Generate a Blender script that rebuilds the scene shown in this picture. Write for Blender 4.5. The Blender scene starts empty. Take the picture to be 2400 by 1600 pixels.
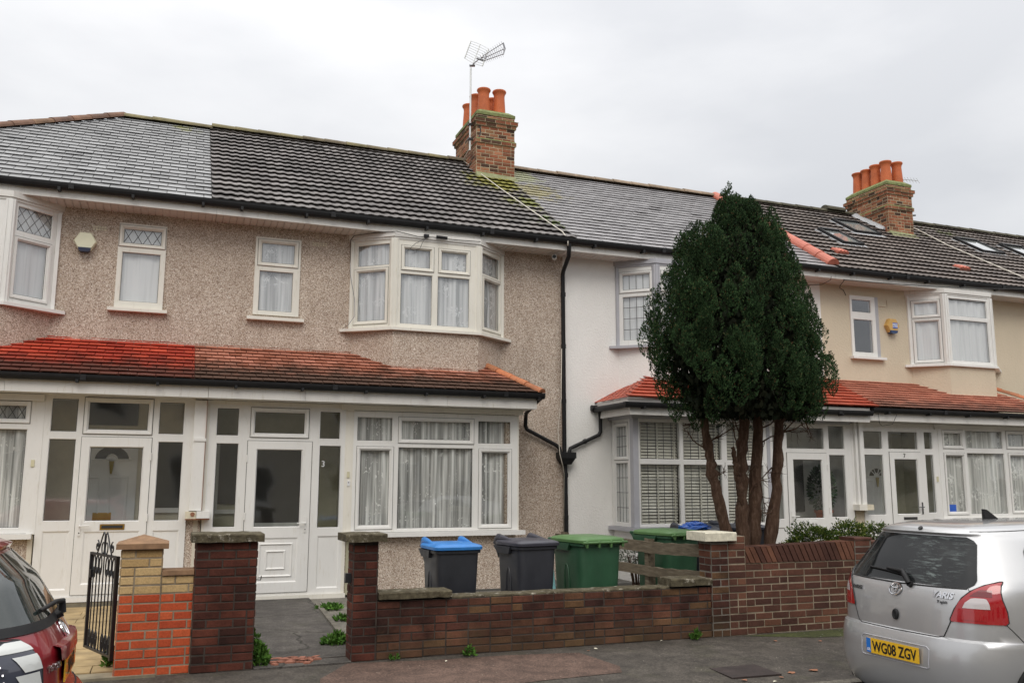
import bpy, math, random
from math import sin, cos, pi, radians, sqrt, floor
from mathutils import Vector, Matrix
random.seed(7)
SC = bpy.context.scene
COL = SC.collection

# ------------------------------------------------------------------ camera
cam_d = bpy.data.cameras.new("camera")
cam = bpy.data.objects.new("camera", cam_d)
COL.objects.link(cam)
YAW, PITCH, ROLL = radians(20.95), radians(9.0), radians(0.16)
fw = Vector((sin(YAW)*cos(PITCH), cos(YAW)*cos(PITCH), sin(PITCH)))
r0 = Vector((cos(YAW), -sin(YAW), 0)); u0 = r0.cross(fw)
rr = r0*cos(ROLL) + u0*sin(ROLL); uu = u0*cos(ROLL) - r0*sin(ROLL)
cam.matrix_world = Matrix(((rr.x, uu.x, -fw.x, 0), (rr.y, uu.y, -fw.y, 0), (rr.z, uu.z, -fw.z, 1.63), (0, 0, 0, 1)))
cam_d.sensor_width = 36.0
cam_d.lens = 31.2
cam_d.clip_start = 0.1
cam_d.clip_end = 600
SC.camera = cam

# ------------------------------------------------------------------ world (overcast sky) and sun
W_ = bpy.data.worlds.new("World"); SC.world = W_; W_.use_nodes = True
nt = W_.node_tree; nt.nodes.clear()
def wn(t): return nt.nodes.new(t)
out = wn('ShaderNodeOutputWorld'); add = wn('ShaderNodeAddShader')
b1 = wn('ShaderNodeBackground'); b2 = wn('ShaderNodeBackground')
sky = wn('ShaderNodeTexSky'); sky.sky_type = 'NISHITA'; sky.sun_disc = False
SUN_EL, SUN_AZ = radians(44), radians(200)
sky.sun_elevation = SUN_EL; sky.sun_rotation = SUN_AZ
b1.inputs['Strength'].default_value = 0.006
nt.links.new(sky.outputs[0], b1.inputs['Color'])
tc = wn('ShaderNodeTexCoord'); sep = wn('ShaderNodeSeparateXYZ')
nt.links.new(tc.outputs['Generated'], sep.inputs[0])
grad = wn('ShaderNodeValToRGB')
e = grad.color_ramp.elements
e[0].position = 0.0; e[0].color = (0.68, 0.68, 0.68, 1)
e[1].position = 1.0; e[1].color = (2.15, 2.13, 2.08, 1)
g2 = grad.color_ramp.elements.new(0.3); g2.color = (0.72, 0.725, 0.735, 1)
g3 = grad.color_ramp.elements.new(0.55); g3.color = (0.92, 0.92, 0.93, 1)
nt.links.new(sep.outputs['Z'], grad.inputs[0])
mp = wn('ShaderNodeMapping'); mp.inputs['Scale'].default_value = (1.0, 1.0, 2.6)
nt.links.new(tc.outputs['Generated'], mp.inputs[0])
nz = wn('ShaderNodeTexNoise'); nz.inputs['Scale'].default_value = 2.2; nz.inputs['Detail'].default_value = 6; nz.inputs['Roughness'].default_value = 0.5
nt.links.new(mp.outputs[0], nz.inputs['Vector'])
cr = wn('ShaderNodeValToRGB'); cr.color_ramp.elements[0].position = 0.32; cr.color_ramp.elements[0].color = (0.80, 0.81, 0.83, 1)
cr.color_ramp.elements[1].position = 0.66; cr.color_ramp.elements[1].color = (1.07, 1.065, 1.06, 1)
nt.links.new(nz.outputs[0], cr.inputs[0])
mul = wn('ShaderNodeMix'); mul.data_type = 'RGBA'; mul.blend_type = 'MULTIPLY'; mul.inputs[0].default_value = 1.0
nt.links.new(grad.outputs[0], mul.inputs[6]); nt.links.new(cr.outputs[0], mul.inputs[7])
nt.links.new(mul.outputs[2], b2.inputs['Color']); b2.inputs['Strength'].default_value = 1.0
nt.links.new(b1.outputs[0], add.inputs[0]); nt.links.new(b2.outputs[0], add.inputs[1]); nt.links.new(add.outputs[0], out.inputs[0])

sun_d = bpy.data.lights.new("sun", 'SUN'); sun_d.energy = 0.9; sun_d.angle = radians(30); sun_d.color = (1.0, 0.94, 0.86)
sun = bpy.data.objects.new("sun", sun_d); COL.objects.link(sun)
sd = Vector((sin(SUN_AZ)*cos(SUN_EL), cos(SUN_AZ)*cos(SUN_EL), sin(SUN_EL)))
sun.rotation_euler = sd.to_track_quat('Z', 'Y').to_euler(); sun.location = (-4, -6, 30)

SC.view_settings.view_transform = 'Standard'; SC.view_settings.look = 'None'
SC.view_settings.exposure = 0.24; SC.view_settings.gamma = 1.0
SC.render.engine = 'CYCLES'
SC.cycles.use_denoising = True
SC.cycles.max_bounces = 6; SC.cycles.transparent_max_bounces = 12
SC.cycles.caustics_reflective = False; SC.cycles.caustics_refractive = False

# ------------------------------------------------------------------ object helpers
WL = {}
def tag(o, label=None, cat=None, group=None, kind=None):
    if label: o['label'] = label
    if cat: o['category'] = cat
    if group: o['group'] = group
    if kind: o['kind'] = kind
    return o
def thing(name, label, cat, loc=(0, 0, 0), group=None):
    o = bpy.data.objects.new(name, None); COL.objects.link(o)
    o.location = loc; o.empty_display_size = 0.2
    WL[o.name] = Vector(loc)
    return tag(o, label, cat, group)
class MB:
    def __init__(s): s.v = []; s.f = []; s.m = []; s.cm = 0
    def add(s, vs, fs, mi=None):
        b = len(s.v); s.v.extend([tuple(p) for p in vs]); mi = s.cm if mi is None else mi
        for f in fs: s.f.append(tuple(i+b for i in f)); s.m.append(mi)
    def quad(s, a, b, c, d, mi=None): s.add([a, b, c, d], [(0, 1, 2, 3)], mi)
    def box(s, x0, x1, y0, y1, z0, z1, mi=None):
        s.add([(x0,y0,z0),(x1,y0,z0),(x1,y1,z0),(x0,y1,z0),(x0,y0,z1),(x1,y0,z1),(x1,y1,z1),(x0,y1,z1)],
              [(0,3,2,1),(4,5,6,7),(0,1,5,4),(1,2,6,5),(2,3,7,6),(3,0,4,7)], mi)
    def hexa(s, p, mi=None):   # 8 points, bottom 4 then top 4
        s.add(p, [(0,3,2,1),(4,5,6,7),(0,1,5,4),(1,2,6,5),(2,3,7,6),(3,0,4,7)], mi)
    def tube(s, pts, r, n=8, mi=None, caps=True):
        pts = [Vector(p) for p in pts]; rs = r if isinstance(r, (list, tuple)) else [r]*len(pts)
        rings = []; prev = None
        for i, p in enumerate(pts):
            if i == 0: t = pts[1]-p
            elif i == len(pts)-1: t = p-pts[i-1]
            else: t = (pts[i+1]-p).normalized() + (p-pts[i-1]).normalized()
            t.normalize()
            if prev is None:
                a = Vector((0, 0, 1)) if abs(t.z) < 0.9 else Vector((1, 0, 0))
                a = a.cross(t).normalized()
            else:
                a = (prev - t*prev.dot(t)).normalized()
            prev = a; b = t.cross(a)
            rings.append([p + (a*cos(2*pi*k/n) + b*sin(2*pi*k/n))*rs[i] for k in range(n)])
        vs = [q for rg in rings for q in rg]; fs = []
        for i in range(len(pts)-1):
            for k in range(n):
                k2 = (k+1) % n
                fs.append((i*n+k, i*n+k2, (i+1)*n+k2, (i+1)*n+k))
        if caps: fs.append(tuple(range(n))[::-1]); fs.append(tuple((len(pts)-1)*n+k for k in range(n)))
        s.add(vs, fs, mi)
    def lathe(s, c, prof, n=20, mi=None):
        vs = []; fs = []
        for (r, z) in prof:
            for k in range(n): vs.append((c[0]+r*cos(2*pi*k/n), c[1]+r*sin(2*pi*k/n), c[2]+z))
        for i in range(len(prof)-1):
            for k in range(n):
                k2 = (k+1) % n; fs.append((i*n+k, i*n+k2, (i+1)*n+k2, (i+1)*n+k))
        fs.append(tuple(range(n))[::-1]); fs.append(tuple((len(prof)-1)*n+k for k in range(n)))
        s.add(vs, fs, mi)
    def prism(s, poly, z0, z1, mi=None):      # poly in xy
        n = len(poly)
        vs = [(p[0], p[1], z0) for p in poly] + [(p[0], p[1], z1) for p in poly]
        fs = [tuple(range(n))[::-1], tuple(range(n, 2*n))] + [(i, (i+1) % n, n+(i+1) % n, n+i) for i in range(n)]
        s.add(vs, fs, mi)
    def build(s, name, mats, parent=None, smooth=False, auto=None):
        me = bpy.data.meshes.new(name)
        off = WL.get(parent.name, Vector((0, 0, 0))) if parent else Vector((0, 0, 0))
        if off.length > 0: s.v = [(a-off.x, b-off.y, c-off.z) for a, b, c in s.v]
        me.from_pydata(s.v, [], s.f)
        mats = mats if isinstance(mats, (list, tuple)) else [mats]
        for m in mats: me.materials.append(m)
        if len(mats) > 1: me.polygons.foreach_set('material_index', s.m)
        if smooth:
            me.polygons.foreach_set('use_smooth', [True]*len(me.polygons))
            if auto:
                try: me.set_sharp_from_angle(angle=radians(auto))
                except Exception: pass
        me.update()
        o = bpy.data.objects.new(name, me); COL.objects.link(o)
        if parent: o.parent = parent
        WL[o.name] = off
        return o
class Fr:       # local frame of a facade plane: u sideways, d outwards, z up
    def __init__(s, ox, oy, ux=1.0, uy=0.0, z=0.0):
        l = math.hypot(ux, uy); s.u = Vector((ux/l, uy/l, 0)); s.n = Vector((uy/l, -ux/l, 0)); s.o = Vector((ox, oy, z))
    def p(s, u, d, z): return s.o + s.u*u + s.n*d + Vector((0, 0, z))
    def box(s, mb, u0, u1, d0, d1, z0, z1, mi=None):
        P = s.p
        mb.hexa([P(u0,d1,z0), P(u1,d1,z0), P(u1,d0,z0), P(u0,d0,z0), P(u0,d1,z1), P(u1,d1,z1), P(u1,d0,z1), P(u0,d0,z1)], mi)
    def rect(s, mb, u0, u1, d, z0, z1, mi=None):
        P = s.p; mb.quad(P(u0,d,z0), P(u1,d,z0), P(u1,d,z1), P(u0,d,z1), mi)
    def ring(s, mb, o, i, do, di, mi=None):   # sloping picture-frame band between outer and inner rect
        P = s.p
        a = [P(o[0],do,o[2]), P(o[1],do,o[2]), P(o[1],do,o[3]), P(o[0],do,o[3])]
        b = [P(i[0],di,i[2]), P(i[1],di,i[2]), P(i[1],di,i[3]), P(i[0],di,i[3])]
        mb.add(a+b, [(0,1,5,4),(1,2,6,5),(2,3,7,6),(3,0,4,7)], mi)
def wall_grid(mb, fr, u0, u1, z0, z1, holes, t, mi=None, d=0.0):
    us = sorted(set([u0, u1] + [x for h in holes for x in (h[0], h[1]) if u0 < x < u1]))
    zs = sorted(set([z0, z1] + [x for h in holes for x in (h[2], h[3]) if z0 < x < z1]))
    for i in range(len(us)-1):
        j = 0
        while j < len(zs)-1:
            um = (us[i]+us[i+1])/2
            def hole(k):
                zm = (zs[k]+zs[k+1])/2
                return any(h[0] < um < h[1] and h[2] < zm < h[3] for h in holes)
            if hole(j): j += 1; continue
            k = j
            while k < len(zs)-1 and not hole(k): k += 1
            fr.box(mb, us[i], us[i+1], d-t, d, zs[j], zs[k], mi); j = k

# ------------------------------------------------------------------ materials
class M:
    def __init__(s, name, color=(0.5, 0.5, 0.5), rough=0.6, metal=0.0, spec=0.5):
        s.m = bpy.data.materials.new(name); s.m.use_nodes = True; s.t = s.m.node_tree; s.m.use_fake_user = False
        s.b = s.t.nodes['Principled BSDF']; s.o = s.t.nodes['Material Output']
        s.b.inputs['Base Color'].default_value = (*color, 1); s.b.inputs['Roughness'].default_value = rough
        s.b.inputs['Metallic'].default_value = metal; s.b.inputs['Specular IOR Level'].default_value = spec
        s.c = None
    def n(s, t): return s.t.nodes.new(t)
    def l(s, a, b): s.t.links.new(a, b)
    def coord(s, scale=(1, 1, 1), which='Object'):
        tc = s.n('ShaderNodeTexCoord'); mp = s.n('ShaderNodeMapping'); mp.inputs['Scale'].default_value = scale
        s.l(tc.outputs[which], mp.inputs[0]); return mp.outputs[0]
    def noise(s, scale, detail=4, rough=0.5, vec=None, stretch=(1, 1, 1), dist=0.0):
        n = s.n('ShaderNodeTexNoise'); n.inputs['Scale'].default_value = scale; n.inputs['Detail'].default_value = detail
        n.inputs['Roughness'].default_value = rough; n.inputs['Distortion'].default_value = dist
        s.l(vec or s.coord(stretch), n.inputs['Vector']); return n.outputs[0]
    def ramp(s, fac, stops, interp='LINEAR'):
        r = s.n('ShaderNodeValToRGB'); r.color_ramp.interpolation = interp; el = r.color_ramp.elements
        while len(el) < len(stops): el.new(0.5)
        for k, (p, c) in enumerate(stops):
            el[k].position = p; el[k].color = (*c, 1) if isinstance(c, (tuple, list)) else (c, c, c, 1)
        s.l(fac, r.inputs[0]); return r.outputs[0]
    def mix(s, fac, a, b, mode='MIX'):
        x = s.n('ShaderNodeMix'); x.data_type = 'RGBA'; x.blend_type = mode
        for inp, val in ((0, fac), (6, a), (7, b)):
            if isinstance(val, (int, float)): x.inputs[inp].default_value = val
            elif isinstance(val, tuple): x.inputs[inp].default_value = (*val, 1)
            else: s.l(val, x.inputs[inp])
        return x.outputs[2]
    def math(s, op, a, b=0.0, clamp=False):
        x = s.n('ShaderNodeMath'); x.operation = op; x.use_clamp = clamp
        for i, val in enumerate((a, b)):
            if isinstance(val, (int, float)): x.inputs[i].default_value = val
            else: s.l(val, x.inputs[i])
        return x.outputs[0]
    def island(s):
        g = s.n('ShaderNodeNewGeometry'); return g.outputs['Random Per Island']
    def sepz(s, which='Object'):
        tc = s.n('ShaderNodeTexCoord'); x = s.n('ShaderNodeSeparateXYZ'); s.l(tc.outputs[which], x.inputs[0]); return x.outputs
    def color(s, c): s.l(c, s.b.inputs['Base Color']); s.c = c; return s
    def rough(s, r): s.l(r, s.b.inputs['Roughness']); return s
    def bump(s, h, strength=0.3, dist=0.01):
        b = s.n('ShaderNodeBump'); b.inputs['Strength'].default_value = strength; b.inputs['Distance'].default_value = dist
        s.l(h, b.inputs['Height']); s.l(b.outputs[0], s.b.inputs['Normal']); return s
MAT = {}
def simple(name, color, rough=0.5, metal=0.0, var=0.12, scale=6.0, bump=0.0, bscale=80.0, spec=0.5):
    m = M(name, color, rough, metal, spec)
    d = tuple(c*(1-var) for c in color); u = tuple(min(1, c*(1+var)) for c in color)
    m.color(m.ramp(m.noise(scale, 5, 0.6), [(0.3, d), (0.7, u)]))
    if bump: m.bump(m.noise(bscale, 3), bump, 0.004)
    MAT[name] = m.m; return m.m
simple('grey_paint', (0.42, 0.42, 0.45), 0.45, var=0.05)
simple('black_plastic', (0.013, 0.013, 0.014), 0.5, var=0.25, scale=9, spec=0.3)
simple('gasket', (0.02, 0.02, 0.02), 0.6)
simple('lead', (0.09, 0.09, 0.09), 0.5)
simple('iron_black', (0.012, 0.012, 0.014), 0.4, var=0.3, bump=0.2)
simple('brass', (0.62, 0.42, 0.10), 0.28, 1.0)
simple('brass_dull', (0.45, 0.36, 0.14), 0.4, 0.6)
simple('chrome', (0.75, 0.75, 0.77), 0.14, 1.0)
simple('chrome_dark', (0.25, 0.25, 0.26), 0.25, 1.0)
simple('galv', (0.62, 0.63, 0.62), 0.45, 0.4)
simple('alu_grey', (0.45, 0.46, 0.44), 0.4, 0.5)
simple('cable_white', (0.62, 0.58, 0.5), 0.5)
simple('cable_black', (0.02, 0.02, 0.02), 0.5)
simple('yellow_bell', (0.62, 0.58, 0.40), 0.4)
simple('alarm_cream', (0.72, 0.70, 0.52), 0.35, var=0.04)
simple('alarm_yellow', (0.62, 0.38, 0.11), 0.35, var=0.08)
simple('dark_blue', (0.01, 0.015, 0.05), 0.3)
simple('lens_blue', (0.02, 0.05, 0.14), 0.25)
simple('sign_blue', (0.03, 0.12, 0.55), 0.4)
simple('white_paint', (0.75, 0.75, 0.76), 0.4, var=0.04)
simple('inner_cream', (0.62, 0.57, 0.47), 0.6, var=0.08)
simple('inner_olive', (0.40, 0.38, 0.27), 0.6, var=0.1)
simple('inner_dark', (0.035, 0.033, 0.03), 0.6)
simple('inner_grey', (0.62, 0.62, 0.60), 0.6)
simple('room_dark', (0.10, 0.095, 0.085), 0.8)
simple('blind_slat', (0.62, 0.60, 0.52), 0.45)
simple('bitumen', (0.05, 0.045, 0.04), 0.8, bump=0.3)
simple('mortar_fillet', (0.24, 0.25, 0.13), 0.9, var=0.3, bump=0.5, bscale=30)
simple('lead_flash', (0.38, 0.39, 0.40), 0.45, var=0.1)
simple('rubber', (0.015, 0.015, 0.015), 0.75, bump=0.2)
simple('meter_box', (0.66, 0.60, 0.46), 0.5, var=0.15, scale=14)
simple('rust', (0.30, 0.13, 0.07), 0.8, var=0.3)

def glass(name, tint=(0.93, 0.96, 0.95), boost=1.7, rough=0.01):
    m = bpy.data.materials.new(name); m.use_nodes = True; t = m.node_tree; t.nodes.clear()
    o = t.nodes.new('ShaderNodeOutputMaterial'); mx = t.nodes.new('ShaderNodeMixShader')
    tr = t.nodes.new('ShaderNodeBsdfTransparent'); gl = t.nodes.new('ShaderNodeBsdfGlossy')
    tr.inputs[0].default_value = (*tint, 1); gl.inputs['Roughness'].default_value = rough; gl.inputs[0].default_value = (0.95, 0.97, 1, 1)
    # Schlick reflectance, the same from both faces of the pane
    ge = t.nodes.new('ShaderNodeNewGeometry'); dt = t.nodes.new('ShaderNodeVectorMath'); dt.operation = 'DOT_PRODUCT'
    t.links.new(ge.outputs['Normal'], dt.inputs[0]); t.links.new(ge.outputs['Incoming'], dt.inputs[1])
    def mt(op, a, b=0.0):
        q = t.nodes.new('ShaderNodeMath'); q.operation = op
        for i, val in enumerate((a, b)):
            if isinstance(val, float): q.inputs[i].default_value = val
            else: t.links.new(val, q.inputs[i])
        return q.outputs[0]
    fres = mt('ADD', mt('MULTIPLY', mt('POWER', mt('SUBTRACT', 1.0, mt('ABSOLUTE', dt.outputs['Value'])), 5.0), 0.9), 0.045)
    mu = t.nodes.new('ShaderNodeMath'); mu.operation = 'MULTIPLY'; mu.inputs[1].default_value = boost; mu.use_clamp = True
    bp = t.nodes.new('ShaderNodeBump'); nz = t.nodes.new('ShaderNodeTexNoise'); nz.inputs['Scale'].default_value = 1.6; nz.inputs['Detail'].default_value = 1
    tcn = t.nodes.new('ShaderNodeTexCoord'); t.links.new(tcn.outputs['Object'], nz.inputs['Vector'])
    bp.inputs['Strength'].default_value = 0.03; bp.inputs['Distance'].default_value = 0.2
    t.links.new(nz.outputs[0], bp.inputs['Height']); t.links.new(bp.outputs[0], gl.inputs['Normal'])
    t.links.new(fres, mu.inputs[0]); t.links.new(mu.outputs[0], mx.inputs[0])
    t.links.new(tr.outputs[0], mx.inputs[1]); t.links.new(gl.outputs[0], mx.inputs[2]); t.links.new(mx.outputs[0], o.inputs[0])
    MAT[name] = m; return m
glass('glass_clear', (0.97, 0.98, 0.97), 1.5); glass('glass_porch', (0.95, 0.97, 0.95), 2.2, 0.05); glass('glass_sky', (0.96, 0.97, 0.97), 3.6)

def fabric(name, pattern, thin, colr=(0.93, 0.93, 0.91)):
    """net curtain: gathered cloth, denser where the folds bunch, with a woven flower pattern"""
    m = M(name, rough=0.9); t = m.t; t.nodes.remove(m.b)
    N = t.nodes.new; L = t.links.new; mx = N('ShaderNodeMixShader'); tr = N('ShaderNodeBsdfTransparent'); df = N('ShaderNodeBsdfDiffuse'); df.inputs[0].default_value = (*colr, 1)
    fold = m.ramp(m.noise(17, 2, 0.6, stretch=(1, 1, 0.03), dist=0.25), [(0.36, thin), (0.52, min(1, thin+0.30)), (0.66, 1.0)])
    if pattern == 'plain': a = fold
    else:
        sc_ = 11 if pattern == 'floral' else 15
        v = N('ShaderNodeTexVoronoi'); v.inputs['Scale'].default_value = sc_; v.feature = 'SMOOTH_F1'
        nn = N('ShaderNodeTexNoise'); nn.inputs['Scale'].default_value = 9; c0 = m.coord((1, 1, 0.8)); L(c0, nn.inputs['Vector'])
        ad = N('ShaderNodeMixRGB'); ad.blend_type = 'ADD'; ad.inputs[0].default_value = 0.35; L(c0, ad.inputs[1]); L(nn.outputs['Color'], ad.inputs[2]); L(ad.outputs[0], v.inputs['Vector'])
        fl = m.ramp(v.outputs['Distance'], [(0.28, 0), (0.36, 1), (0.46, 1), (0.54, 0)] if pattern == 'floral' else [(0.0, 1), (0.20, 1), (0.26, 0), (0.5, 0)])
        msk = m.ramp(m.noise(3.0, 2), [(0.38, 0.15), (0.6, 1.0)])
        a = m.math('MAXIMUM', fold, m.math('MULTIPLY', fl, msk))
    L(a, mx.inputs[0]); L(tr.outputs[0], mx.inputs[1]); L(df.outputs[0], mx.inputs[2]); L(mx.outputs[0], m.o.inputs[0])
    MAT[name] = m.m
fabric('net_plain', 'plain', 0.88, (0.80, 0.80, 0.79)); fabric('net_lace', 'lace', 0.30, (0.80, 0.80, 0.78)); fabric('net_floral', 'floral', 0.50, (0.82, 0.82, 0.81)); fabric('net_far', 'floral', 0.45, (0.78, 0.78, 0.75))
def upvc(name, c, grime=0.35):
    m = M(name, c, 0.33); a = m.ramp(m.noise(2.2, 5, 0.65, stretch=(1, 1, 0.4)), [(0.35, tuple(x*0.93 for x in c)), (0.65, c)])
    st = m.ramp(m.noise(16, 6, 0.7, stretch=(1.5, 1.5, 0.25)), [(0.56, 0), (0.74, 1)]); a = m.mix(m.math('MULTIPLY', st, grime), a, (c[0]*0.62, c[1]*0.57, c[2]*0.44)); m.color(a)
    m.rough(m.ramp(m.noise(5, 3), [(0.3, 0.28), (0.7, 0.5)])); MAT[name] = m.m
upvc('upvc', (0.80, 0.79, 0.76)); upvc('upvc_cream', (0.79, 0.76, 0.68), 0.5); upvc('fascia_white', (0.75, 0.73, 0.69), 0.5); upvc('soffit_white', (0.72, 0.70, 0.66), 0.5)
def pebble(name, stops, tint=(1, 1, 1)):
    m = M(name, rough=0.9, spec=0.2)
    v = m.n('ShaderNodeTexVoronoi'); v.inputs['Scale'].default_value = 100; m.l(m.coord(), v.inputs['Vector'])
    sp = m.n('ShaderNodeSeparateColor'); m.l(v.outputs['Color'], sp.inputs[0])
    c = m.ramp(sp.outputs[0], stops, 'LINEAR')
    big = m.ramp(m.noise(0.9, 5, 0.6), [(0.3, (0.86, 0.84, 0.82)), (0.7, (1.06, 1.05, 1.03))])
    streak = m.ramp(m.noise(3.0, 6, 0.7, stretch=(1.8, 1.8, 0.22)), [(0.34, (0.90, 0.885, 0.87)), (0.56, (1, 1, 1))])
    c = m.mix(1.0, c, big, 'MULTIPLY'); c = m.mix(1.0, c, streak, 'MULTIPLY'); c = m.mix(1.0, c, tint, 'MULTIPLY'); m.color(c)
    m.bump(v.outputs['Distance'], 0.45, 0.008); MAT[name] = m.m
pebble('pebbledash', [(0.0, (0.19, 0.13, 0.10)), (0.12, (0.32, 0.245, 0.195)), (0.3, (0.46, 0.37, 0.295)), (0.5, (0.525, 0.435, 0.36)), (0.72, (0.595, 0.505, 0.43)), (0.9, (0.71, 0.635, 0.56)), (1.0, (0.84, 0.79, 0.72))])

def stucco(name, c, spots=0.0, bscale=34):
    m = M(name, c, 0.85, spec=0.2)
    a = m.ramp(m.noise(1.3, 6, 0.65, stretch=(1, 1, 0.5)), [(0.3, tuple(x*0.90 for x in c)), (0.7, c)])
    if spots:
        s_ = m.ramp(m.noise(9, 6, 0.8), [(0.64, (0, 0, 0)), (0.74, (1, 1, 1))]); 
        a = m.mix(m.math('MULTIPLY', s_, spots), a, tuple(x*0.45 for x in c))
    m.color(a); m.bump(m.noise(bscale, 3, 0.6, dist=0.6), 0.8, 0.012); MAT[name] = m.m
stucco('stucco_white', (0.88, 0.865, 0.83)); stucco('stucco_cream', (0.66, 0.575, 0.44), 0.35, 26); stucco('stucco_far', (0.55, 0.50, 0.45))

def tiles_mat(name, stops, rough=0.6, dirt=None, moss=None, bump=0.25, spec=0.4, weather=0.2, cell=None):
    m = M(name, rough=rough, spec=spec)
    if cell:
        xyz = m.sepz(); cx = m.math('FLOOR', m.math('MULTIPLY', xyz['X'], 1/cell[0])); cy = m.math('FLOOR', m.math('MULTIPLY', xyz['Z'], 1/cell[1]))
        cmb = m.n('ShaderNodeCombineXYZ'); m.l(cx, cmb.inputs[0]); m.l(cy, cmb.inputs[1])
        wn_ = m.n('ShaderNodeTexWhiteNoise'); m.l(cmb.outputs[0], wn_.inputs['Vector']); fac = wn_.outputs['Value']
    else: fac = m.island()
    c = m.ramp(fac, stops)
    w = m.ramp(m.noise(2.5, 6, 0.65), [(0.3, 1-weather), (0.7, 1+weather*0.5)]); c = m.mix(1.0, c, w, 'MULTIPLY')
    f = m.ramp(m.noise(60, 3, 0.6), [(0.3, 0.82), (0.7, 1.12)]); c = m.mix(1.0, c, f, 'MULTIPLY')
    if dirt:       # lichen / soot that has settled on the lowest courses: (z_top, fade, colour, amount)
        zt, fade, dc, amt = dirt
        z = m.sepz()['Z']; d = m.math('MULTIPLY', m.math('SUBTRACT', zt, z), 1/fade)
        d = m.math('ADD', d, m.math('MULTIPLY', m.math('SUBTRACT', m.noise(3.2, 6, 0.7), 0.5), 2.6), True)
        c = m.mix(m.math('MULTIPLY', d, amt), c, dc)
    if moss:       # list of (centre, radius, colour, threshold)
        for (cx_, cy_, cz_, rad, mc, th) in moss:
            tc_ = m.n('ShaderNodeTexCoord'); vs = m.n('ShaderNodeVectorMath'); vs.operation = 'DISTANCE'
            m.l(tc_.outputs['Object'], vs.inputs[0]); vs.inputs[1].default_value = (cx_, cy_, cz_)
            g = m.math('SUBTRACT', 1.0, m.math('DIVIDE', vs.outputs['Value'], rad), True)
            g = m.math('ADD', g, m.math('MULTIPLY', m.math('SUBTRACT', m.noise(5.0, 6, 0.75), 0.5), 2.2))
            k = m.ramp(g, [(th, 0), (th+0.22, 1)]); c = m.mix(k, c, mc)
    m.color(c); m.bump(m.noise(45, 4, 0.6), bump, 0.006); MAT[name] = m.m
# ------------------------------------------------------------------ material instances for roofs, bricks
B1 = Vector((-2.4, 13.9, 0)); B2 = Vector((3.4, 13.9, 0)); B3 = Vector((9.1, 13.9, 0)); B4 = Vector((14.6, 13.9, 0)); B5 = Vector((20.2, 13.9, 0))
def rel(b, p): return (p[0]-b.x, p[1]-b.y, p[2]-b.z)
GREY = [(0.0, (0.19, 0.192, 0.195)), (0.3, (0.235, 0.237, 0.24)), (0.65, (0.26, 0.262, 0.265)), (1.0, (0.30, 0.303, 0.307))]
tiles_mat('slate_left', GREY, 0.45, spec=0.5, weather=0.14, bump=0.15,
          moss=[(*rel(B1, (0.0, 17.2, 8.2)), 0.8, (0.22, 0.22, 0.08), 0.75)])
tiles_mat('slate_white_house', [(0.0, (0.20, 0.19, 0.195)), (0.5, (0.235, 0.225, 0.23)), (1.0, (0.27, 0.26, 0.265))], 0.45, spec=0.5, weather=0.22, bump=0.15,
          moss=[(*rel(B3, (6.6, 16.0, 7.35)), 1.3, (0.24, 0.21, 0.09), 0.52), (*rel(B3, (6.65, 16.9, 8.1)), 0.8, (0.26, 0.27, 0.15), 0.35)])
CONC = [(0.0, (0.122, 0.112, 0.108)), (0.4, (0.166, 0.151, 0.144)), (0.7, (0.194, 0.176, 0.169)), (1.0, (0.238, 0.220, 0.212))]
tiles_mat('tile_concrete', CONC, 0.62, weather=0.3, cell=(0.3, 0.181),
          moss=[(*rel(B2, (5.9, 16.2, 7.5)), 1.3, (0.20, 0.19, 0.035), 0.42), (*rel(B2, (6.15, 15.1, 6.8)), 1.4, (0.15, 0.16, 0.03), 0.62), (*rel(B2, (6.2, 14.2, 6.2)), 1.2, (0.10, 0.15, 0.02), 0.80), (*rel(B2, (3.4, 15.5, 7.0)), 6.0, (0.09, 0.10, 0.03), 1.42)])
BROWN = [(0.0, (0.094, 0.075, 0.066)), (0.4, (0.135, 0.108, 0.094)), (0.75, (0.160, 0.131, 0.115)), (1.0, (0.205, 0.172, 0.152))]
tiles_mat('tile_brown', BROWN, 0.62, weather=0.3, cell=(0.3, 0.181),
          moss=[(*rel(B4, (17.2, 16.6, 7.6)), 1.0, (0.12, 0.13, 0.03), 0.75), (*rel(B4, (15, 15.5, 7.0)), 6.0, (0.2, 0.19, 0.16), 1.5)])
tiles_mat('tile_brown_far', BROWN, 0.62, weather=0.3, cell=(0.3, 0.181), moss=[(*rel(B5, (18.5, 17.0, 8.0)), 2.2, (0.10, 0.12, 0.03), 0.85)])
tiles_mat('red_painted', [(0.0, (0.33, 0.035, 0.02)), (0.5, (0.46, 0.055, 0.03)), (1.0, (0.60, 0.09, 0.045))], 0.45, dirt=(3.40, 0.26, (0.055, 0.025, 0.018), 0.9), weather=0.2)
tiles_mat('terracotta', [(0.0, (0.30, 0.10, 0.055)), (0.5, (0.42, 0.16, 0.10)), (1.0, (0.52, 0.22, 0.15))], 0.6, dirt=(3.40, 0.26, (0.050, 0.030, 0.020), 0.92), weather=0.25)
tiles_mat('red_new', [(0.0, (0.36, 0.065, 0.035)), (1.0, (0.52, 0.11, 0.06))], 0.5, weather=0.15)
tiles_mat('terracotta_plain', [(0.0, (0.40, 0.14, 0.09)), (1.0, (0.52, 0.20, 0.13))], 0.6, dirt=(3.26, 0.22, (0.075, 0.038, 0.027), 0.8), weather=0.2)
tiles_mat('ridge_mossy', [(0.0, (0.16, 0.13, 0.09)), (0.5, (0.22, 0.19, 0.10)), (1.0, (0.28, 0.25, 0.14))], 0.85, weather=0.5)
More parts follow.
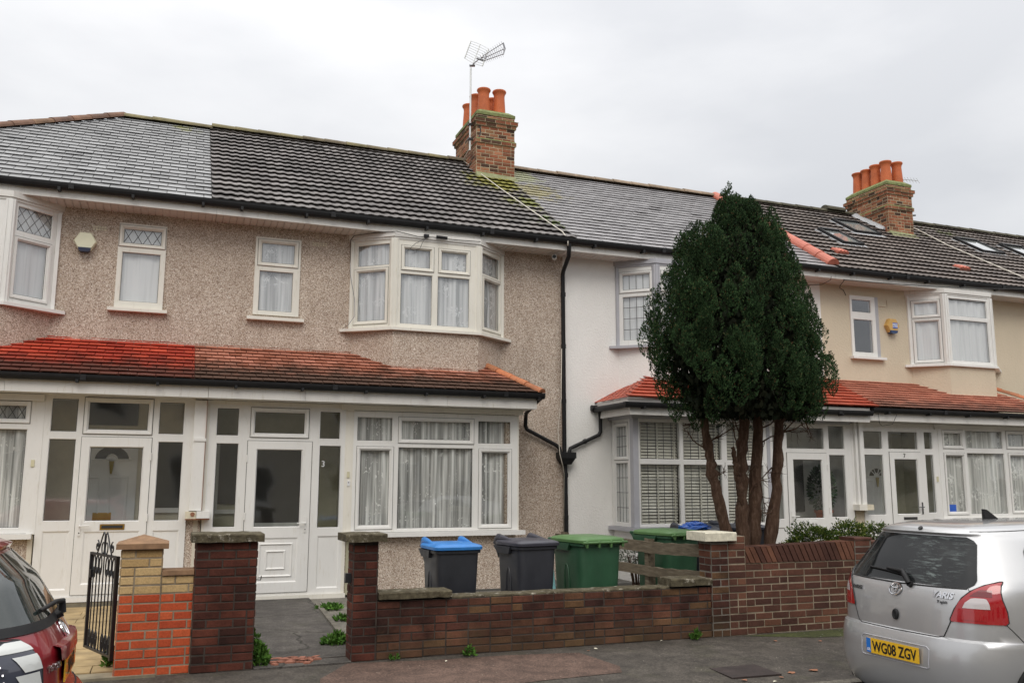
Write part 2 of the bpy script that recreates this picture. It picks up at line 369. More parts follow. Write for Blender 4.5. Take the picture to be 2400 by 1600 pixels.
tiles_mat('ridge_brown', [(0.0, (0.15, 0.085, 0.06)), (0.5, (0.22, 0.12, 0.075)), (1.0, (0.25, 0.2, 0.11))], 0.8, weather=0.6)
tiles_mat('ridge_buff', [(0.0, (0.25, 0.19, 0.13)), (1.0, (0.38, 0.29, 0.21))], 0.8, weather=0.5)
tiles_mat('ridge_dark', [(0.0, (0.07, 0.065, 0.045)), (1.0, (0.12, 0.11, 0.07))], 0.8, weather=0.5)
tiles_mat('bonnet_red', [(0.0, (0.45, 0.13, 0.09)), (1.0, (0.55, 0.17, 0.11))], 0.55, weather=0.2)
tiles_mat('bonnet_orange', [(0.0, (0.48, 0.15, 0.06)), (0.5, (0.55, 0.20, 0.09)), (1.0, (0.2, 0.12, 0.06))], 0.6, weather=0.4)
tiles_mat('clay_pot', [(0.0, (0.46, 0.10, 0.03)), (1.0, (0.56, 0.14, 0.045))], 0.65, weather=0.25)
def brick_mat(name, stops, **k): tiles_mat(name, stops, 0.85, spec=0.25, bump=0.5, **k)
simple('mortar_buff', (0.44, 0.37, 0.25), 0.95, var=0.25, bump=0.4)
brick_mat('brick_stock', [(0.0, (0.05, 0.03, 0.022)), (0.18, (0.12, 0.06, 0.035)), (0.35, (0.27, 0.095, 0.05)), (0.6, (0.34, 0.125, 0.065)), (0.8, (0.27, 0.14, 0.07)), (1.0, (0.38, 0.16, 0.09))], weather=0.4)
brick_mat('brick_dark_red', [(0.0, (0.045, 0.017, 0.012)), (0.35, (0.075, 0.024, 0.016)), (0.7, (0.10, 0.030, 0.019)), (1.0, (0.14, 0.042, 0.025))], weather=0.75)
brick_mat('brick_wall_aged', [(0.0, (0.05, 0.02, 0.015)), (0.35, (0.075, 0.028, 0.019)), (0.7, (0.115, 0.045, 0.028)), (1.0, (0.125, 0.07, 0.033))], weather=0.8, dirt=(0.28, 0.22, (0.11, 0.075, 0.038), 0.4))
brick_mat('brick_brown', [(0.0, (0.07, 0.030, 0.022)), (0.4, (0.095, 0.042, 0.029)), (0.75, (0.125, 0.052, 0.034)), (1.0, (0.17, 0.075, 0.045))], weather=0.45)
brick_mat('brick_yellow', [(0.0, (0.40, 0.26, 0.11)), (0.5, (0.50, 0.34, 0.16)), (1.0, (0.56, 0.40, 0.20))], weather=0.2)
brick_mat('brick_red_painted', [(0.0, (0.40, 0.065, 0.025)), (0.5, (0.48, 0.085, 0.03)), (1.0, (0.54, 0.11, 0.04))], weather=0.2)
simple('mortar_light', (0.25, 0.205, 0.145), 0.95, var=0.35, bump=0.4)
simple('mortar_grey', (0.16, 0.145, 0.12), 0.95, var=0.35, bump=0.4)
simple('mortar_dark', (0.045, 0.035, 0.028), 0.95, var=0.5, bump=0.4)
m = M('coping_stone', (0.1, 0.09, 0.07), 0.95, spec=0.2); m.color(m.mix(m.ramp(m.noise(9, 6, 0.75), [(0.56, 0), (0.66, 1)]), m.ramp(m.noise(16, 6, 0.7), [(0.3, (0.045, 0.036, 0.022)), (0.55, (0.10, 0.085, 0.055)), (0.75, (0.16, 0.14, 0.085))]), (0.36, 0.33, 0.27))); m.bump(m.noise(28, 6, 0.75), 0.9, 0.015); MAT['coping_stone'] = m.m
simple('cap_brown', (0.24, 0.14, 0.075), 0.85, var=0.25, scale=12, bump=0.4)
simple('cap_white', (0.62, 0.58, 0.46), 0.8, var=0.2, scale=18, bump=0.4)
simple('cement_moss', (0.19, 0.215, 0.085), 0.95, var=0.45, scale=9, bump=0.6, bscale=25)
simple('step_stone', (0.22, 0.19, 0.13), 0.9, var=0.3, bump=0.4)

WALLY, BAYY, GY = 13.9, 13.4, 13.1
F_UP = Fr(0, WALLY); F_GR = Fr(0, GY); F_IN = Fr(0, 14.0)
def rz(y): return 5.75 + 0.658*(y-13.42)
SL = Vector((0, 1, 0.658)).normalized(); RN = Vector((0, -0.658, 1)).normalized()
RLEN = (17.4-13.42)*sqrt(1+0.658**2)

# ------------------------------------------------------------------ windows
def window(parent, fr, u0, u1, z0, z1, panes, d=0.0, t=0.07, mat='upvc', gl='glass_clear', net=None, lattice=None, name='window', netd=0.085, closed=True, label=None):
    mb = MB(); holes = [(p[0], p[1], p[2], p[3]) for p in panes]
    wall_grid(mb, fr, u0, u1, z0, z1, holes, t, 0, d)
    pm = MB()
    for p in panes:
        sash = len(p) > 4 and p[4]
        a, b, c, e_ = p[:4]
        gd = d-0.022
        if sash:
            w = 0.052
            o = (a-w, b+w, c-w, e_+w); m_ = (a-w+0.008, b+w-0.008, c-w+0.008, e_+w-0.008); n_ = (a-0.016, b+0.016, c-0.016, e_+0.016)
            fr.ring(mb, o, m_, d+0.001, d+0.020, 0); fr.ring(mb, m_, n_, d+0.020, d+0.018, 0); fr.ring(mb, n_, (a, b, c, e_), d+0.018, gd, 0)
            # flat dark band painted for the shadow gap round the opening light
            fr.ring(mb, (o[0]-0.005, o[1]+0.005, o[2]-0.005, o[3]+0.005), o, d+0.0015, d+0.0015, 1)
        i_ = (a+0.009, b-0.009, c+0.009, e_-0.009)
        fr.ring(mb, (a, b, c, e_), i_, gd+0.014, gd+0.004, 0)
        fr.ring(mb, i_, (i_[0]+0.005, i_[1]-0.005, i_[2]+0.005, i_[3]-0.005), gd+0.004, gd+0.003, 1)
        fr.rect(pm, a, b, gd, c, e_)
    w = mb.build('frame' if name != 'window' else 'window', [MAT[mat], MAT['gasket']], parent)
    pm.build('pane', MAT[gl], w)
    if net:
        nb = MB()
        U0, U1 = min(p[0] for p in panes), max(p[1] for p in panes); Z0, Z1 = min(p[2] for p in panes), max(p[3] for p in panes)
        curtain(nb, fr, U0-0.03, U1+0.03, Z0-0.02, Z1+0.03, d-netd, net)
        nb.build('net_curtain', MAT[net[0]], w, smooth=True)
    if lattice:
        lb = MB()
        for (k, a, b, c, e_, nx, nz_) in lattice:
            lead_bars(lb, fr, a, b, c, e_, d-0.019, k, nx, nz_)
        lb.build('leading', MAT['lead'], w)
    return w
def curtain(mb, fr, u0, u1, z0, z1, d, net):
    kind, amp, freq, seed = net[0], net[1], net[2], net[3]
    rnd = random.Random(seed); n = max(12, int((u1-u0)*55)); ph = [rnd.uniform(0, 6.28) for _ in range(5)]
    rows = 8; vs = []; fs = []
    for j in range(rows+1):
        v = j/rows; z = z0 + (z1-z0)*v
        for i in range(n+1):
            u = i/n; x = (u1-u0)*u
            k = amp*(0.9-0.35*v)
            dd = k*(sin(x*freq+ph[0]+0.5*sin(x*2.3+ph[1])+v*0.6*sin(x*3+ph[3])) + 0.5*sin(x*freq*1.9+ph[2]+v*0.5))
            vs.append(fr.p(u0+x, d+dd, z))
    for j in range(rows):
        for i in range(n): a = j*(n+1)+i; fs.append((a, a+1, a+n+2, a+n+1))
    mb.add(vs, fs)
def lead_bars(mb, fr, a, b, c, e_, d, kind, nx, nz_):
    w = 0.0045
    if kind == 'grid':
        for i in range(1, nx): x = a+(b-a)*i/nx; fr.box(mb, x-w, x+w, d-0.002, d+0.002, c, e_)
        for i in range(1, nz_): z = c+(e_-c)*i/nz_; fr.box(mb, a, b, d-0.0025, d+0.0025, z-w, z+w)
    else:
        H = e_-c; st = (b-a)/nx
        for s_ in (1, -1):
            for k in range(-nz_-1, nx+nz_+2):
                pts = []
                x0 = a + k*st; run = H/nz_ and st*nz_*0.5*2/1.0
                # line from (x0,c) going up with slope so one diamond is st wide and H/nz_ high
                sl = s_*(H/nz_)/st
                cand = []
                for (xx) in (a, b):
                    zz = c + (xx-x0)*sl
                    if c-1e-6 <= zz <= e_+1e-6: cand.append((xx, zz))
                for zz in (c, e_):
                    xx = x0 + (zz-c)/sl
                    if a-1e-6 <= xx <= b+1e-6: cand.append((xx, zz))
                cand = sorted(set((round(p, 4), round(q, 4)) for p, q in cand))
                if len(cand) >= 2 and (cand[-1][0]-cand[0][0]) > 0.01:
                    p_, q_ = cand[0], cand[-1]
                    A = fr.p(p_[0], d + 0.001*s_, p_[1]); B = fr.p(q_[0], d + 0.001*s_, q_[1])
                    mb.tube([A, B], w, 4)
def sill(parent, pts, z0, z1, y_in, mat='upvc'):
    """pts: front outline in plan left to right; extruded back to y_in"""
    mb = MB(); poly = list(pts) + [(pts[-1][0], y_in), (pts[0][0], y_in)]
    mb.prism(poly, z0, z1); return mb.build('sill', MAT[mat], parent)

# ------------------------------------------------------------------ roofs
def slates(mb, xa, xb, gauge=0.2, w=0.255, hip=None, seed=1, slip=0.012, mi=0):
    rnd = random.Random(seed); k = 0; s = -0.02
    while s < RLEN-0.05:
        off = (k % 2)*w/2; x = xa - off - 0.01
        y_mid = 13.42 + (s+gauge/2)*SL.y
        lo = xa if hip is None else hip - (17.4-y_mid)
        x = xa - off if hip is None else floor((lo-1)/w)*w - off
        while x < xb:
            a, b = max(x, lo)+0.0045, min(x+w, xb)-0.0045
            if b-a > 0.03:
                js = rnd.uniform(-0.006, 0.006); jt = rnd.uniform(0, 0.006)
                if rnd.random() < slip: js -= 0.03; jt += 0.012
                tw = rnd.uniform(-0.004, 0.004)
                o = Vector((0, 13.42, 5.75))
                def P(xx, ss, hh): q = o + SL*ss + RN*hh; return (xx, q.y, q.z)
                s0, s1 = s+js, s+gauge+0.05
                mb.hexa([P(a, s0+tw, 0.013+jt), P(b, s0-tw, 0.013+jt), P(b, s1, -0.004), P(a, s1, -0.004),
                         P(a, s0+tw, 0.023+jt), P(b, s0-tw, 0.023+jt), P(b, s1, 0.002), P(a, s1, 0.002)], mi)
            x += w
        s += gauge; k += 1
def wavy(mb, xa, xb, gauge=0.275, pitch=0.15, seed=1, mi=0, right_step=None):
    rnd = random.Random(seed); o = Vector((0, 13.42, 5.75)); s = -0.05; k = 0; nx = max(2, int((xb-xa)/0.021))
    def prof(x):
        t = (x % pitch)/pitch
        return 0.009*max(0.0, sin(pi*min(1, t/0.6)))**0.8 if t < 0.6 else -0.003
    while s < RLEN-0.06:
        vs = []; sj = rnd.uniform(-0.003, 0.003)
        e_ = min(s+gauge+0.07, RLEN+0.02)
        for i in range(nx+1):
            x = xa + (xb-xa)*i/nx; h = prof(x)
            tj = 0.004*sin(floor(x/0.3)*12.9+k*7.1)
            for (ss, hh) in ((s+sj+tj, 0.044+h), (s+sj+tj, 0.058+h), (e_, 0.006+h*0.9)):
                q = o + SL*ss + RN*hh; vs.append((x, q.y, q.z))
        fs = []
        for i in range(nx):
            a = i*3; b = a+3
            fs += [(a, b, b+1, a+1), (a+1, b+1, b+2, a+2)]
        fs.append((0, 1, 2)); fs.append((nx*3, nx*3+2, nx*3+1))
        mb.add(vs, fs, mi); s += gauge; k += 1
def deck(mb, xa, xb, mi=0, hip=None):      # boarding under the tiles and the rear slope
    if hip is None:
        mb.quad((xa, 13.44, rz(13.44)-0.02), (xb, 13.44, rz(13.44)-0.02), (xb, 17.4, rz(17.4)-0.02), (xa, 17.4, rz(17.4)-0.02), mi)
        mb.quad((xa, 17.4, rz(17.4)-0.02), (xb, 17.4, rz(17.4)-0.02), (xb, 21.4, 5.7), (xa, 21.4, 5.7), mi)
    else:
        xl = hip-(17.4-13.44); zt = rz(17.4)-0.02; zb = rz(13.44)-0.02
        mb.quad((xl, 13.44, zb), (xb, 13.44, zb), (xb, 17.4, zt), (hip, 17.4, zt), mi)
        mb.quad((hip, 17.4, zt), (xb, 17.4, zt), (xb, 21.36, zb), (xl, 21.36, zb), mi)
        mb.add([(xl, 13.44, zb), (hip, 17.4, zt), (xl, 21.36, zb)], [(0, 1, 2)], mi)
def ridge_tiles(mb, p0, p1, L=0.42, r=0.11, seed=2, mi=0, squash=0.8):
    rnd = random.Random(seed); p0 = Vector(p0); p1 = Vector(p1); d = p1-p0; n = max(1, int(d.length/L)); t = d.normalized()
    side = t.cross(Vector((0, 0, 1))).normalized(); up = side.cross(t)
    for k in range(n):
        a = p0 + d*(k/n); b = p0 + d*((k+1)/n) + t*0.02; j = rnd.uniform(-0.006, 0.006)
        vs = []; N = 8
        for (q, rad) in ((a, r+0.012+j), (b, r+j)):
            for i in range(N+1):
                an = pi*i/N; vs.append(q + side*cos(an)*rad + up*(sin(an)*rad*squash - 0.03))
        fs = [(i, i+1, N+2+i, N+1+i) for i in range(N)] + [tuple(range(N+1)), tuple(range(N+1, 2*N+2))[::-1]]
        mb.add(vs, fs, mi)
def gutter_run(parent, x0, x1, y, z, r, board, step=0.9, seed=0, ends=True):
    mb = MB()
    vs = []; N = 8; fs = []
    for x in (x0, x1):
        for i in range(N+1):
            an = pi + pi*i/N; vs.append((x, y+cos(an)*r, z+sin(an)*r*1.75+r*0.95))
        for i in range(N+1):
            an = 2*pi - pi*i/N; vs.append((x, y+cos(an)*(r-0.006), z+sin(an)*(r-0.006)*1.75+r*0.95))
    K = 2*(N+1)
    for i in range(K): j = (i+1) % K; fs.append((i, j, K+j, K+i))
    if ends: fs.append(tuple(range(N+1))); fs.append(tuple(range(K, K+N+1)))
    mb.add(vs, fs)
    x = x0+0.35
    while x < x1:
        mb.box(x-0.018, x+0.018, y-r-0.004, y+r+0.03, z-r*1.1, z-r*0.3); x += step
    x = x0+1.7
    while x < x1: mb.box(x-0.035, x+0.035, y-r-0.008, y-r+0.03, z-r*0.5, z+r*0.95); x += 2.6
    return mb.build('gutter', MAT['black_plastic'], parent)
def board_joints(mb, x0, x1, y0, y1, z0, z1, L=3.9, start=1.0, mi=0):
    x = x0; nx_ = x0+start
    while x < x1-0.01:
        e_ = min(nx_, x1); mb.box(x+0.0015, e_-0.0015, y0, y1, z0, z1, mi); x = e_; nx_ += L
def soffit(parent, x0, x1, bay=None):
    mb = MB(); x = x0
    while x < x1:
        e_ = min(x+0.1, x1)
        mb.box(x+0.006, e_-0.006, 13.47, 13.93, 5.551, 5.563)
        x = e_
    mb.box(x0, x1, 13.475, 13.93, 5.566, 5.572, 1)
    return mb.build('soffit', [MAT['soffit_white'], MAT['inner_grey']], parent)
def eaves(parent, x0, x1, seed=0):
    mb = MB(); board_joints(mb, x0, x1, 13.452, 13.47, 5.545, 5.73, start=1.9+seed*0.7)
    mb.build('fascia', MAT['fascia_white'], parent)
    gutter_run(parent, x0, x1, 13.392, 5.69, 0.058, None, 0.95, seed)

PSL = 0.508
def pz(y): return 3.0 + PSL*(y-12.68)
def pentice(mb, xa, xb, mi_fn, hipL=None, hipR=None, gauge=0.14, w=0.165, y0=12.68, z0=3.0, seed=3, top=13.95, thick=0.013):
    """small plain tiles on the lean-to roof over bay and porch; hip = (dx per metre of y)"""
    rnd = random.Random(seed); S = Vector((0, 1, PSL)).normalized(); Nn = Vector((0, -PSL, 1)).normalized(); o = Vector((0, y0, z0))
    L = (top-y0)*sqrt(1+PSL*PSL); s = -0.02; k = 0
    while s < L:
        y = y0 + s*S.y; lo = xa + (hipL*(y-y0) if hipL else 0); hi = xb - (hipR*(y-y0) if hipR else 0)
        x = floor(lo/w)*w - (k % 2)*w/2
        while x < hi:
            a, b = max(x, lo)+0.0045, min(x+w, hi)-0.0045
            if b-a > 0.02:
                jt = rnd.uniform(0, 0.005); js = rnd.uniform(-0.004, 0.004)
                def P(xx, ss, hh): q = o + S*ss + Nn*hh; return (xx, q.y, q.z)
                s0, s1 = s+js, s+gauge+0.03
                mb.hexa([P(a, s0, 0.018+jt), P(b, s0, 0.018+jt), P(b, s1, -0.006), P(a, s1, -0.006),
                         P(a, s0, 0.018+thick+jt), P(b, s0, 0.018+thick+jt), P(b, s1, 0.004), P(a, s1, 0.004)], mi_fn((a+b)/2, k, rnd))
            x += w
        s += gauge; k += 1
    # boarding
    hl = (hipL or 0)*(top-y0); hr = (hipR or 0)*(top-y0)
    mb.quad((xa, y0+0.02, z0-0.002), (xb, y0+0.02, z0-0.002), (xb-hr, top, z0+PSL*(top-y0)-0.014), (xa+hl, top, z0+PSL*(top-y0)-0.014), 0)
def hip_end(mb, xc, sgn, run, y0, z0, top_y, mi=0, seed=5, gauge=0.112):
    """tiled end slope: corner at (xc,y0), hip climbs inwards 'run' metres by top_y"""
    rnd = random.Random(seed); zt = z0+PSL*(top_y-y0); n = int((zt-z0)/(gauge*0.5))+1; n = 9
    for k in range(n):
        f0, f1 = k/n, (k+1)/n+0.03
        x0_, x1_ = xc-sgn*run*f0, xc-sgn*run*f1; z0_, z1_ = z0+(zt-z0)*f0, z0+(zt-z0)*f1
        ya, yb = y0+(top_y-y0)*f0, top_y; y = ya
        while y < yb:
            e_ = min(y+0.165, yb); j = rnd.uniform(0, 0.004)
            a = 0.016+j; q = [(x0_+sgn*a, y+0.001, z0_-0.004), (x0_+sgn*a, e_-0.001, z0_-0.004), (x1_, e_-0.001, z1_), (x1_, y+0.001+(top_y-y0)/n, z1_)]
            up = [(p[0], p[1], p[2]+0.012) for p in q]
            mb.hexa(q+up, mi); y = e_

# ------------------------------------------------------------------ brickwork
def brick_face(mb, O, U, N, L, H, course=0.075, blen=0.225, start=0, mi=0, jit=0.003, seed=1, z0=0.0, par=0, mi_fn=None, wob=0.0, english=False):
    rnd = random.Random(seed); O = Vector(O); U = Vector(U); N = Vector(N); Z = Vector((0, 0, 1)); j = 1e-3
    rows = int(round(H/course))
    for r in range(rows):
        x = -((r+par) % 2)*blen/2; zz = z0 + r*course
        while x < L-0.01:
            ln = blen
            if rnd.random() < 0.10: ln = blen/2
            a, b = max(0, x)+0.006, min(L, x+ln)-0.006
            if b-a > 0.025:
                d = 0.004 + rnd.uniform(-jit, jit); zj = rnd.uniform(-0.002, 0.002) + wob*sin(x*3.0+r*0.4)
                lo, hi = zz+0.006+zj, zz+course-0.006+zj
                def P(u, d_, z_): return O + U*u + N*d_ + Z*z_
                c = 0.004
                m_ = mi if mi_fn is None else mi_fn(r, rnd)
                mb.add([P(a, -0.02, lo), P(b, -0.02, lo), P(b, -0.02, hi), P(a, -0.02, hi),
                        P(a, d-c, lo), P(b, d-c, lo), P(b, d-c, hi), P(a, d-c, hi),
                        P(a+c, d, lo+c), P(b-c, d, lo+c), P(b-c, d, hi-c), P(a+c, d, hi-c)],
                       [(0,1,5,4),(1,2,6,5),(2,3,7,6),(3,0,4,7),(4,5,9,8),(5,6,10,9),(6,7,11,10),(7,4,8,11),(8,9,10,11)], m_)
            x += ln
def brick_block(mb, x0, x1, y0, y1, z0, z1, mi=0, mort=1, sides='FLR', course=0.075, seed=1, mi_fn=None, par=0, wob=0.0, blen=0.225):
    mb.box(x0+0.001, x1-0.001, y0+0.001, y1-0.001, z0, z1, mort)
    H = z1-z0
    kw = dict(course=course, z0=z0, mi=mi, mi_fn=mi_fn, wob=wob, blen=blen)
    if 'F' in sides: brick_face(mb, (x0, y0, 0), (1, 0, 0), (0, -1, 0), x1-x0, H, seed=seed, par=par, **kw)
    if 'B' in sides: brick_face(mb, (x1, y1, 0), (-1, 0, 0), (0, 1, 0), x1-x0, H, seed=seed+1, par=par, **kw)
    if 'L' in sides: brick_face(mb, (x0, y1, 0), (0, -1, 0), (-1, 0, 0), y1-y0, H, seed=seed+2, par=par+1, **kw)
    if 'R' in sides: brick_face(mb, (x1, y0, 0), (0, 1, 0), (1, 0, 0), y1-y0, H, seed=seed+3, par=par+1, **kw)
# ------------------------------------------------------------------ shared house pieces
def upper_bay(parent, w0, w1, f0, f1, panes_front, panes_l, panes_r, wall_mat, frame='upvc', post='upvc', net=('net_floral', 0.022, 30, 1), head='fascia_white', zs=4.0, gl='glass_sky', lat=None):
    """canted first-floor bay window with its own body, sill and head board"""
    mb = MB(); mb.prism([(w0, 13.93), (f0, BAYY), (f1, BAYY), (w1, 13.93)], 3.0, zs-0.03)
    mb.build('wall', MAT[wall_mat], parent)
    sill(parent, [(w0-0.16, 13.87), (f0-0.035, BAYY-0.06), (f1+0.035, BAYY-0.06), (w1+0.16, 13.87)], zs-0.035, zs+0.012, 13.95, post)
    z0, z1 = zs+0.012, 5.44
    L = math.hypot(f0-w0, 0.5)
    fl = Fr(w0, 13.9, f0-w0, BAYY-13.9); ff = Fr(f0, BAYY); frr = Fr(f1, BAYY, w1-f1, 13.9-BAYY); LR = math.hypot(w1-f1, 0.5)
    def mk(fr, L_, panes, e0, e1, lt=None, dens=1):
        return window(parent, fr, e0, L_-e1, z0, z1, panes, t=0.06, mat=frame, gl=gl, net=net, netd=0.07, lattice=lt)
    mk(fl, L, panes_l, 0.03, 0.06, lat and lat[0]); mk(ff, f1-f0, panes_front, 0.06, 0.06, lat and lat[1])
    if panes_r: mk(frr, LR, panes_r, 0.06, 0.03, lat and lat[2])
    for (cx, cy) in ((f0, BAYY), (f1, BAYY)):
        pb = MB()
        pb.prism([(cx-0.075, cy-0.012+0.06), (cx-0.062, cy-0.005), (cx-0.02, cy-0.024), (cx+0.02, cy-0.024), (cx+0.062, cy-0.005), (cx+0.075, cy+0.06), (cx, cy+0.12)], z0-0.004, z1+0.002)
        for q in (-0.03, 0.03): pb.box(cx+q-0.006, cx+q+0.006, cy-0.032, cy-0.02, z0-0.002, z1)
        pb.build('corner_post', MAT[post], parent)
    for (a_, b_) in ((w0-0.02, w0+0.03), (w1-0.03, w1+0.02)):
        pb = MB(); pb.box(a_, b_, 13.86, 13.93, z0, z1); pb.build('corner_post', MAT[post], parent)
    hb = MB(); o = 0.03
    poly = [(w0-0.05, 13.9), (f0-0.03, BAYY-o), (f1+0.03, BAYY-o), (w1+0.05, 13.9), (w1, 13.96), (w0, 13.96)]
    hb.prism(poly, 5.47, 5.557)
    poly2 = [(w0-0.03, 13.9), (f0-0.015, BAYY-0.012), (f1+0.015, BAYY-0.012), (w1+0.03, 13.9), (w1, 13.96), (w0, 13.96)]
    hb.prism(poly2, 5.435, 5.468)
    hb.build('head_board', MAT[head], parent)
def shell(parent, x0, x1, wall_mat, upper_holes, zlow=2.9, porch=None):
    mb = MB(); wall_grid(mb, F_UP, x0, x1, zlow, 5.60, upper_holes, 0.24)
    mb.build('wall', MAT[wall_mat], parent)
    mb = MB(); mb.box(x0, x1, 21.1, 21.4, 0, 5.7); mb.build('rear_wall', MAT[wall_mat], parent)
    ib = MB(); ib.box(x0+0.02, x1-0.02, 15.9, 15.98, 0, 5.5); ib.box(x0+0.02, x1-0.02, 13.99, 15.89, 2.78, 2.86)
    ib.box(x0-0.0, x0+0.05, 14.15, 15.89, 0.0, 5.5); ib.box(x1-0.05, x1, 14.15, 15.89, 0.0, 5.5)
    ib.box(x0+0.02, x1-0.02, 14.0, 15.89, 5.58, 5.6); ib.box(x0+0.06, x1-0.06, 13.12, 15.89, -0.05, 0.03)
    ib.build('interior', MAT['room_dark'], parent)
def porch_roof_under(parent, x0, x1, zb=2.75, y0=12.75, head_z=2.68):
    mb = MB(); board_joints(mb, x0, x1, y0, y0+0.022, 2.755, 2.935, L=2.1, start=1.3)
    mb.box(x0, x1, y0+0.024, 13.12, 2.757, 2.765); mb.box(x0+0.06, x1-0.06, 13.125, 13.96, 2.757, 2.765)  # inner board is a white porch ceiling, added to brighten the interior
    return mb.build('fascia', MAT['fascia_white'], parent)
def door_handle(parent, fr, u, z, d, dirn=1, mat='upvc'):
    mb = MB(); fr.box(mb, u-0.014, u+0.014, d, d+0.012, z-0.13, z+0.09)
    mb.tube([fr.p(u, d+0.01, z), fr.p(u, d+0.05, z), fr.p(u+dirn*0.03, d+0.055, z), fr.p(u+dirn*0.12, d+0.052, z)], 0.009, 8)
    o = mb.build('handle', MAT[mat], parent); return o
def keyhole(parent, fr, u, z, d):
    mb = MB(); mb.tube([fr.p(u, d+0.011, z), fr.p(u, d+0.016, z)], 0.008, 8); mb.build('keyhole', MAT['gasket'], parent)
def hinges(mb, fr, u, zs, d, mi=0):
    for z in zs: mb.tube([fr.p(u, d, z-0.05), fr.p(u, d, z+0.05)], 0.011, 8, mi)
def recess_panel(mb, fr, a, b, c, e_, d, depth=0.014, w=0.018, mi=0):
    fr.ring(mb, (a, b, c, e_), (a+w, b-w, c+w, e_-w), d, d-depth, mi); fr.rect(mb, a+w, b-w, d-depth, c+w, e_-w, mi)
def porch_front(parent, fr, u0, u1, z0, z1, lights, panels, gl='glass_porch', mat='upvc'):
    """glazed porch screen; lights = glass holes, panels = solid recessed panels"""
    mb = MB(); holes = [(p[0], p[1], p[2], p[3]) for p in lights] + [tuple(p[:4]) for p in panels]
    wall_grid(mb, fr, u0, u1, z0, z1, holes, 0.07)
    pm = MB()
    for p in lights:
        a, b, c, e_ = p[:4]
        if len(p) > 4 and p[4]:
            w = 0.055; o = (a-w, b+w, c-w, e_+w); m_ = (o[0]+0.008, o[1]-0.008, o[2]+0.008, o[3]-0.008); n_ = (a-0.014, b+0.014, c-0.014, e_+0.014)
            fr.ring(mb, o, m_, 0.001, 0.026); fr.ring(mb, m_, n_, 0.026, 0.022); fr.ring(mb, n_, (a, b, c, e_), 0.022, -0.02)
            fr.ring(mb, (o[0]-0.006, o[1]+0.006, o[2]-0.006, o[3]+0.006), o, 0.0015, 0.0015, 1)
        i_ = (a+0.008, b-0.008, c+0.008, e_-0.008)
        fr.ring(mb, (a, b, c, e_), i_, -0.004, -0.02, 0); fr.ring(mb, i_, (i_[0]+0.005, i_[1]-0.005, i_[2]+0.005, i_[3]-0.005), -0.02, -0.021, 1)
        fr.rect(pm, a, b, -0.024, c, e_)
    for p in panels[:-1]: recess_panel(mb, fr, *p[:4], 0.0)
    w = mb.build('porch_screen', [MAT[mat], MAT['gasket']], parent); pm.build('pane', MAT[gl], w); return w
def upvc_door(parent, fr, u0, u1, z0, z1, glass_, panels, handle_u, hdir, gl='glass_porch', extra=None, hz=1.05, hmat='upvc'):
    mb = MB(); d = 0.016
    holes = [glass_] + [tuple(p) for p in panels]
    wall_grid(mb, fr, u0, u1, z0, z1, holes, 0.06, 0, d)
    fr.ring(mb, (u0-0.006, u1+0.006, z0-0.006, z1+0.006), (u0, u1, z0, z1), 0.002, 0.002, 1)
    a, b, c, e_ = glass_; i_ = (a+0.014, b-0.014, c+0.014, e_-0.014)
    fr.ring(mb, (a, b, c, e_), i_, d, d-0.024); fr.ring(mb, i_, (i_[0]+0.006, i_[1]-0.006, i_[2]+0.006, i_[3]-0.006), d-0.024, d-0.025, 1)
    for p in panels: recess_panel(mb, fr, *p, d, 0.012, 0.02)
    if extra:
        for q in extra: fr.ring(mb, q, (q[0]+0.015, q[1]-0.015, q[2]+0.015, q[3]-0.015), d-0.011, d+0.004); fr.ring(mb, (q[0]+0.015, q[1]-0.015, q[2]+0.015, q[3]-0.015), (q[0]+0.035, q[1]-0.035, q[2]+0.035, q[3]-0.035), d+0.004, d-0.011)
    hin = u0 if handle_u > (u0+u1)/2 else u1
    hinges(mb, fr, hin, (z0+0.2, hz+0.1, z1-0.25), d+0.006)
    door = mb.build('porch_door', [MAT['upvc'], MAT['gasket']], parent)
    pm = MB(); fr.rect(pm, a, b, d-0.03, c, e_); pm.build('pane', MAT[gl], door)
    door_handle(door, fr, handle_u, hz, d, hdir, hmat); keyhole(door, fr, handle_u, hz-0.09, d)
    return door
def letterbox(parent, fr, a, b, c, e_, d, mat, slot=True):
    mb = MB(); fr.box(mb, a, b, d, d+0.006, c, e_, 0)
    if slot: fr.box(mb, a+0.02, b-0.02, d+0.006, d+0.0075, c+0.018, e_-0.018, 1)
    else: fr.box(mb, a+0.01, b-0.01, d+0.006, d+0.011, c+0.008, e_-0.008, 0)
    mb.build('letterbox', [MAT[mat], MAT['gasket']], parent)
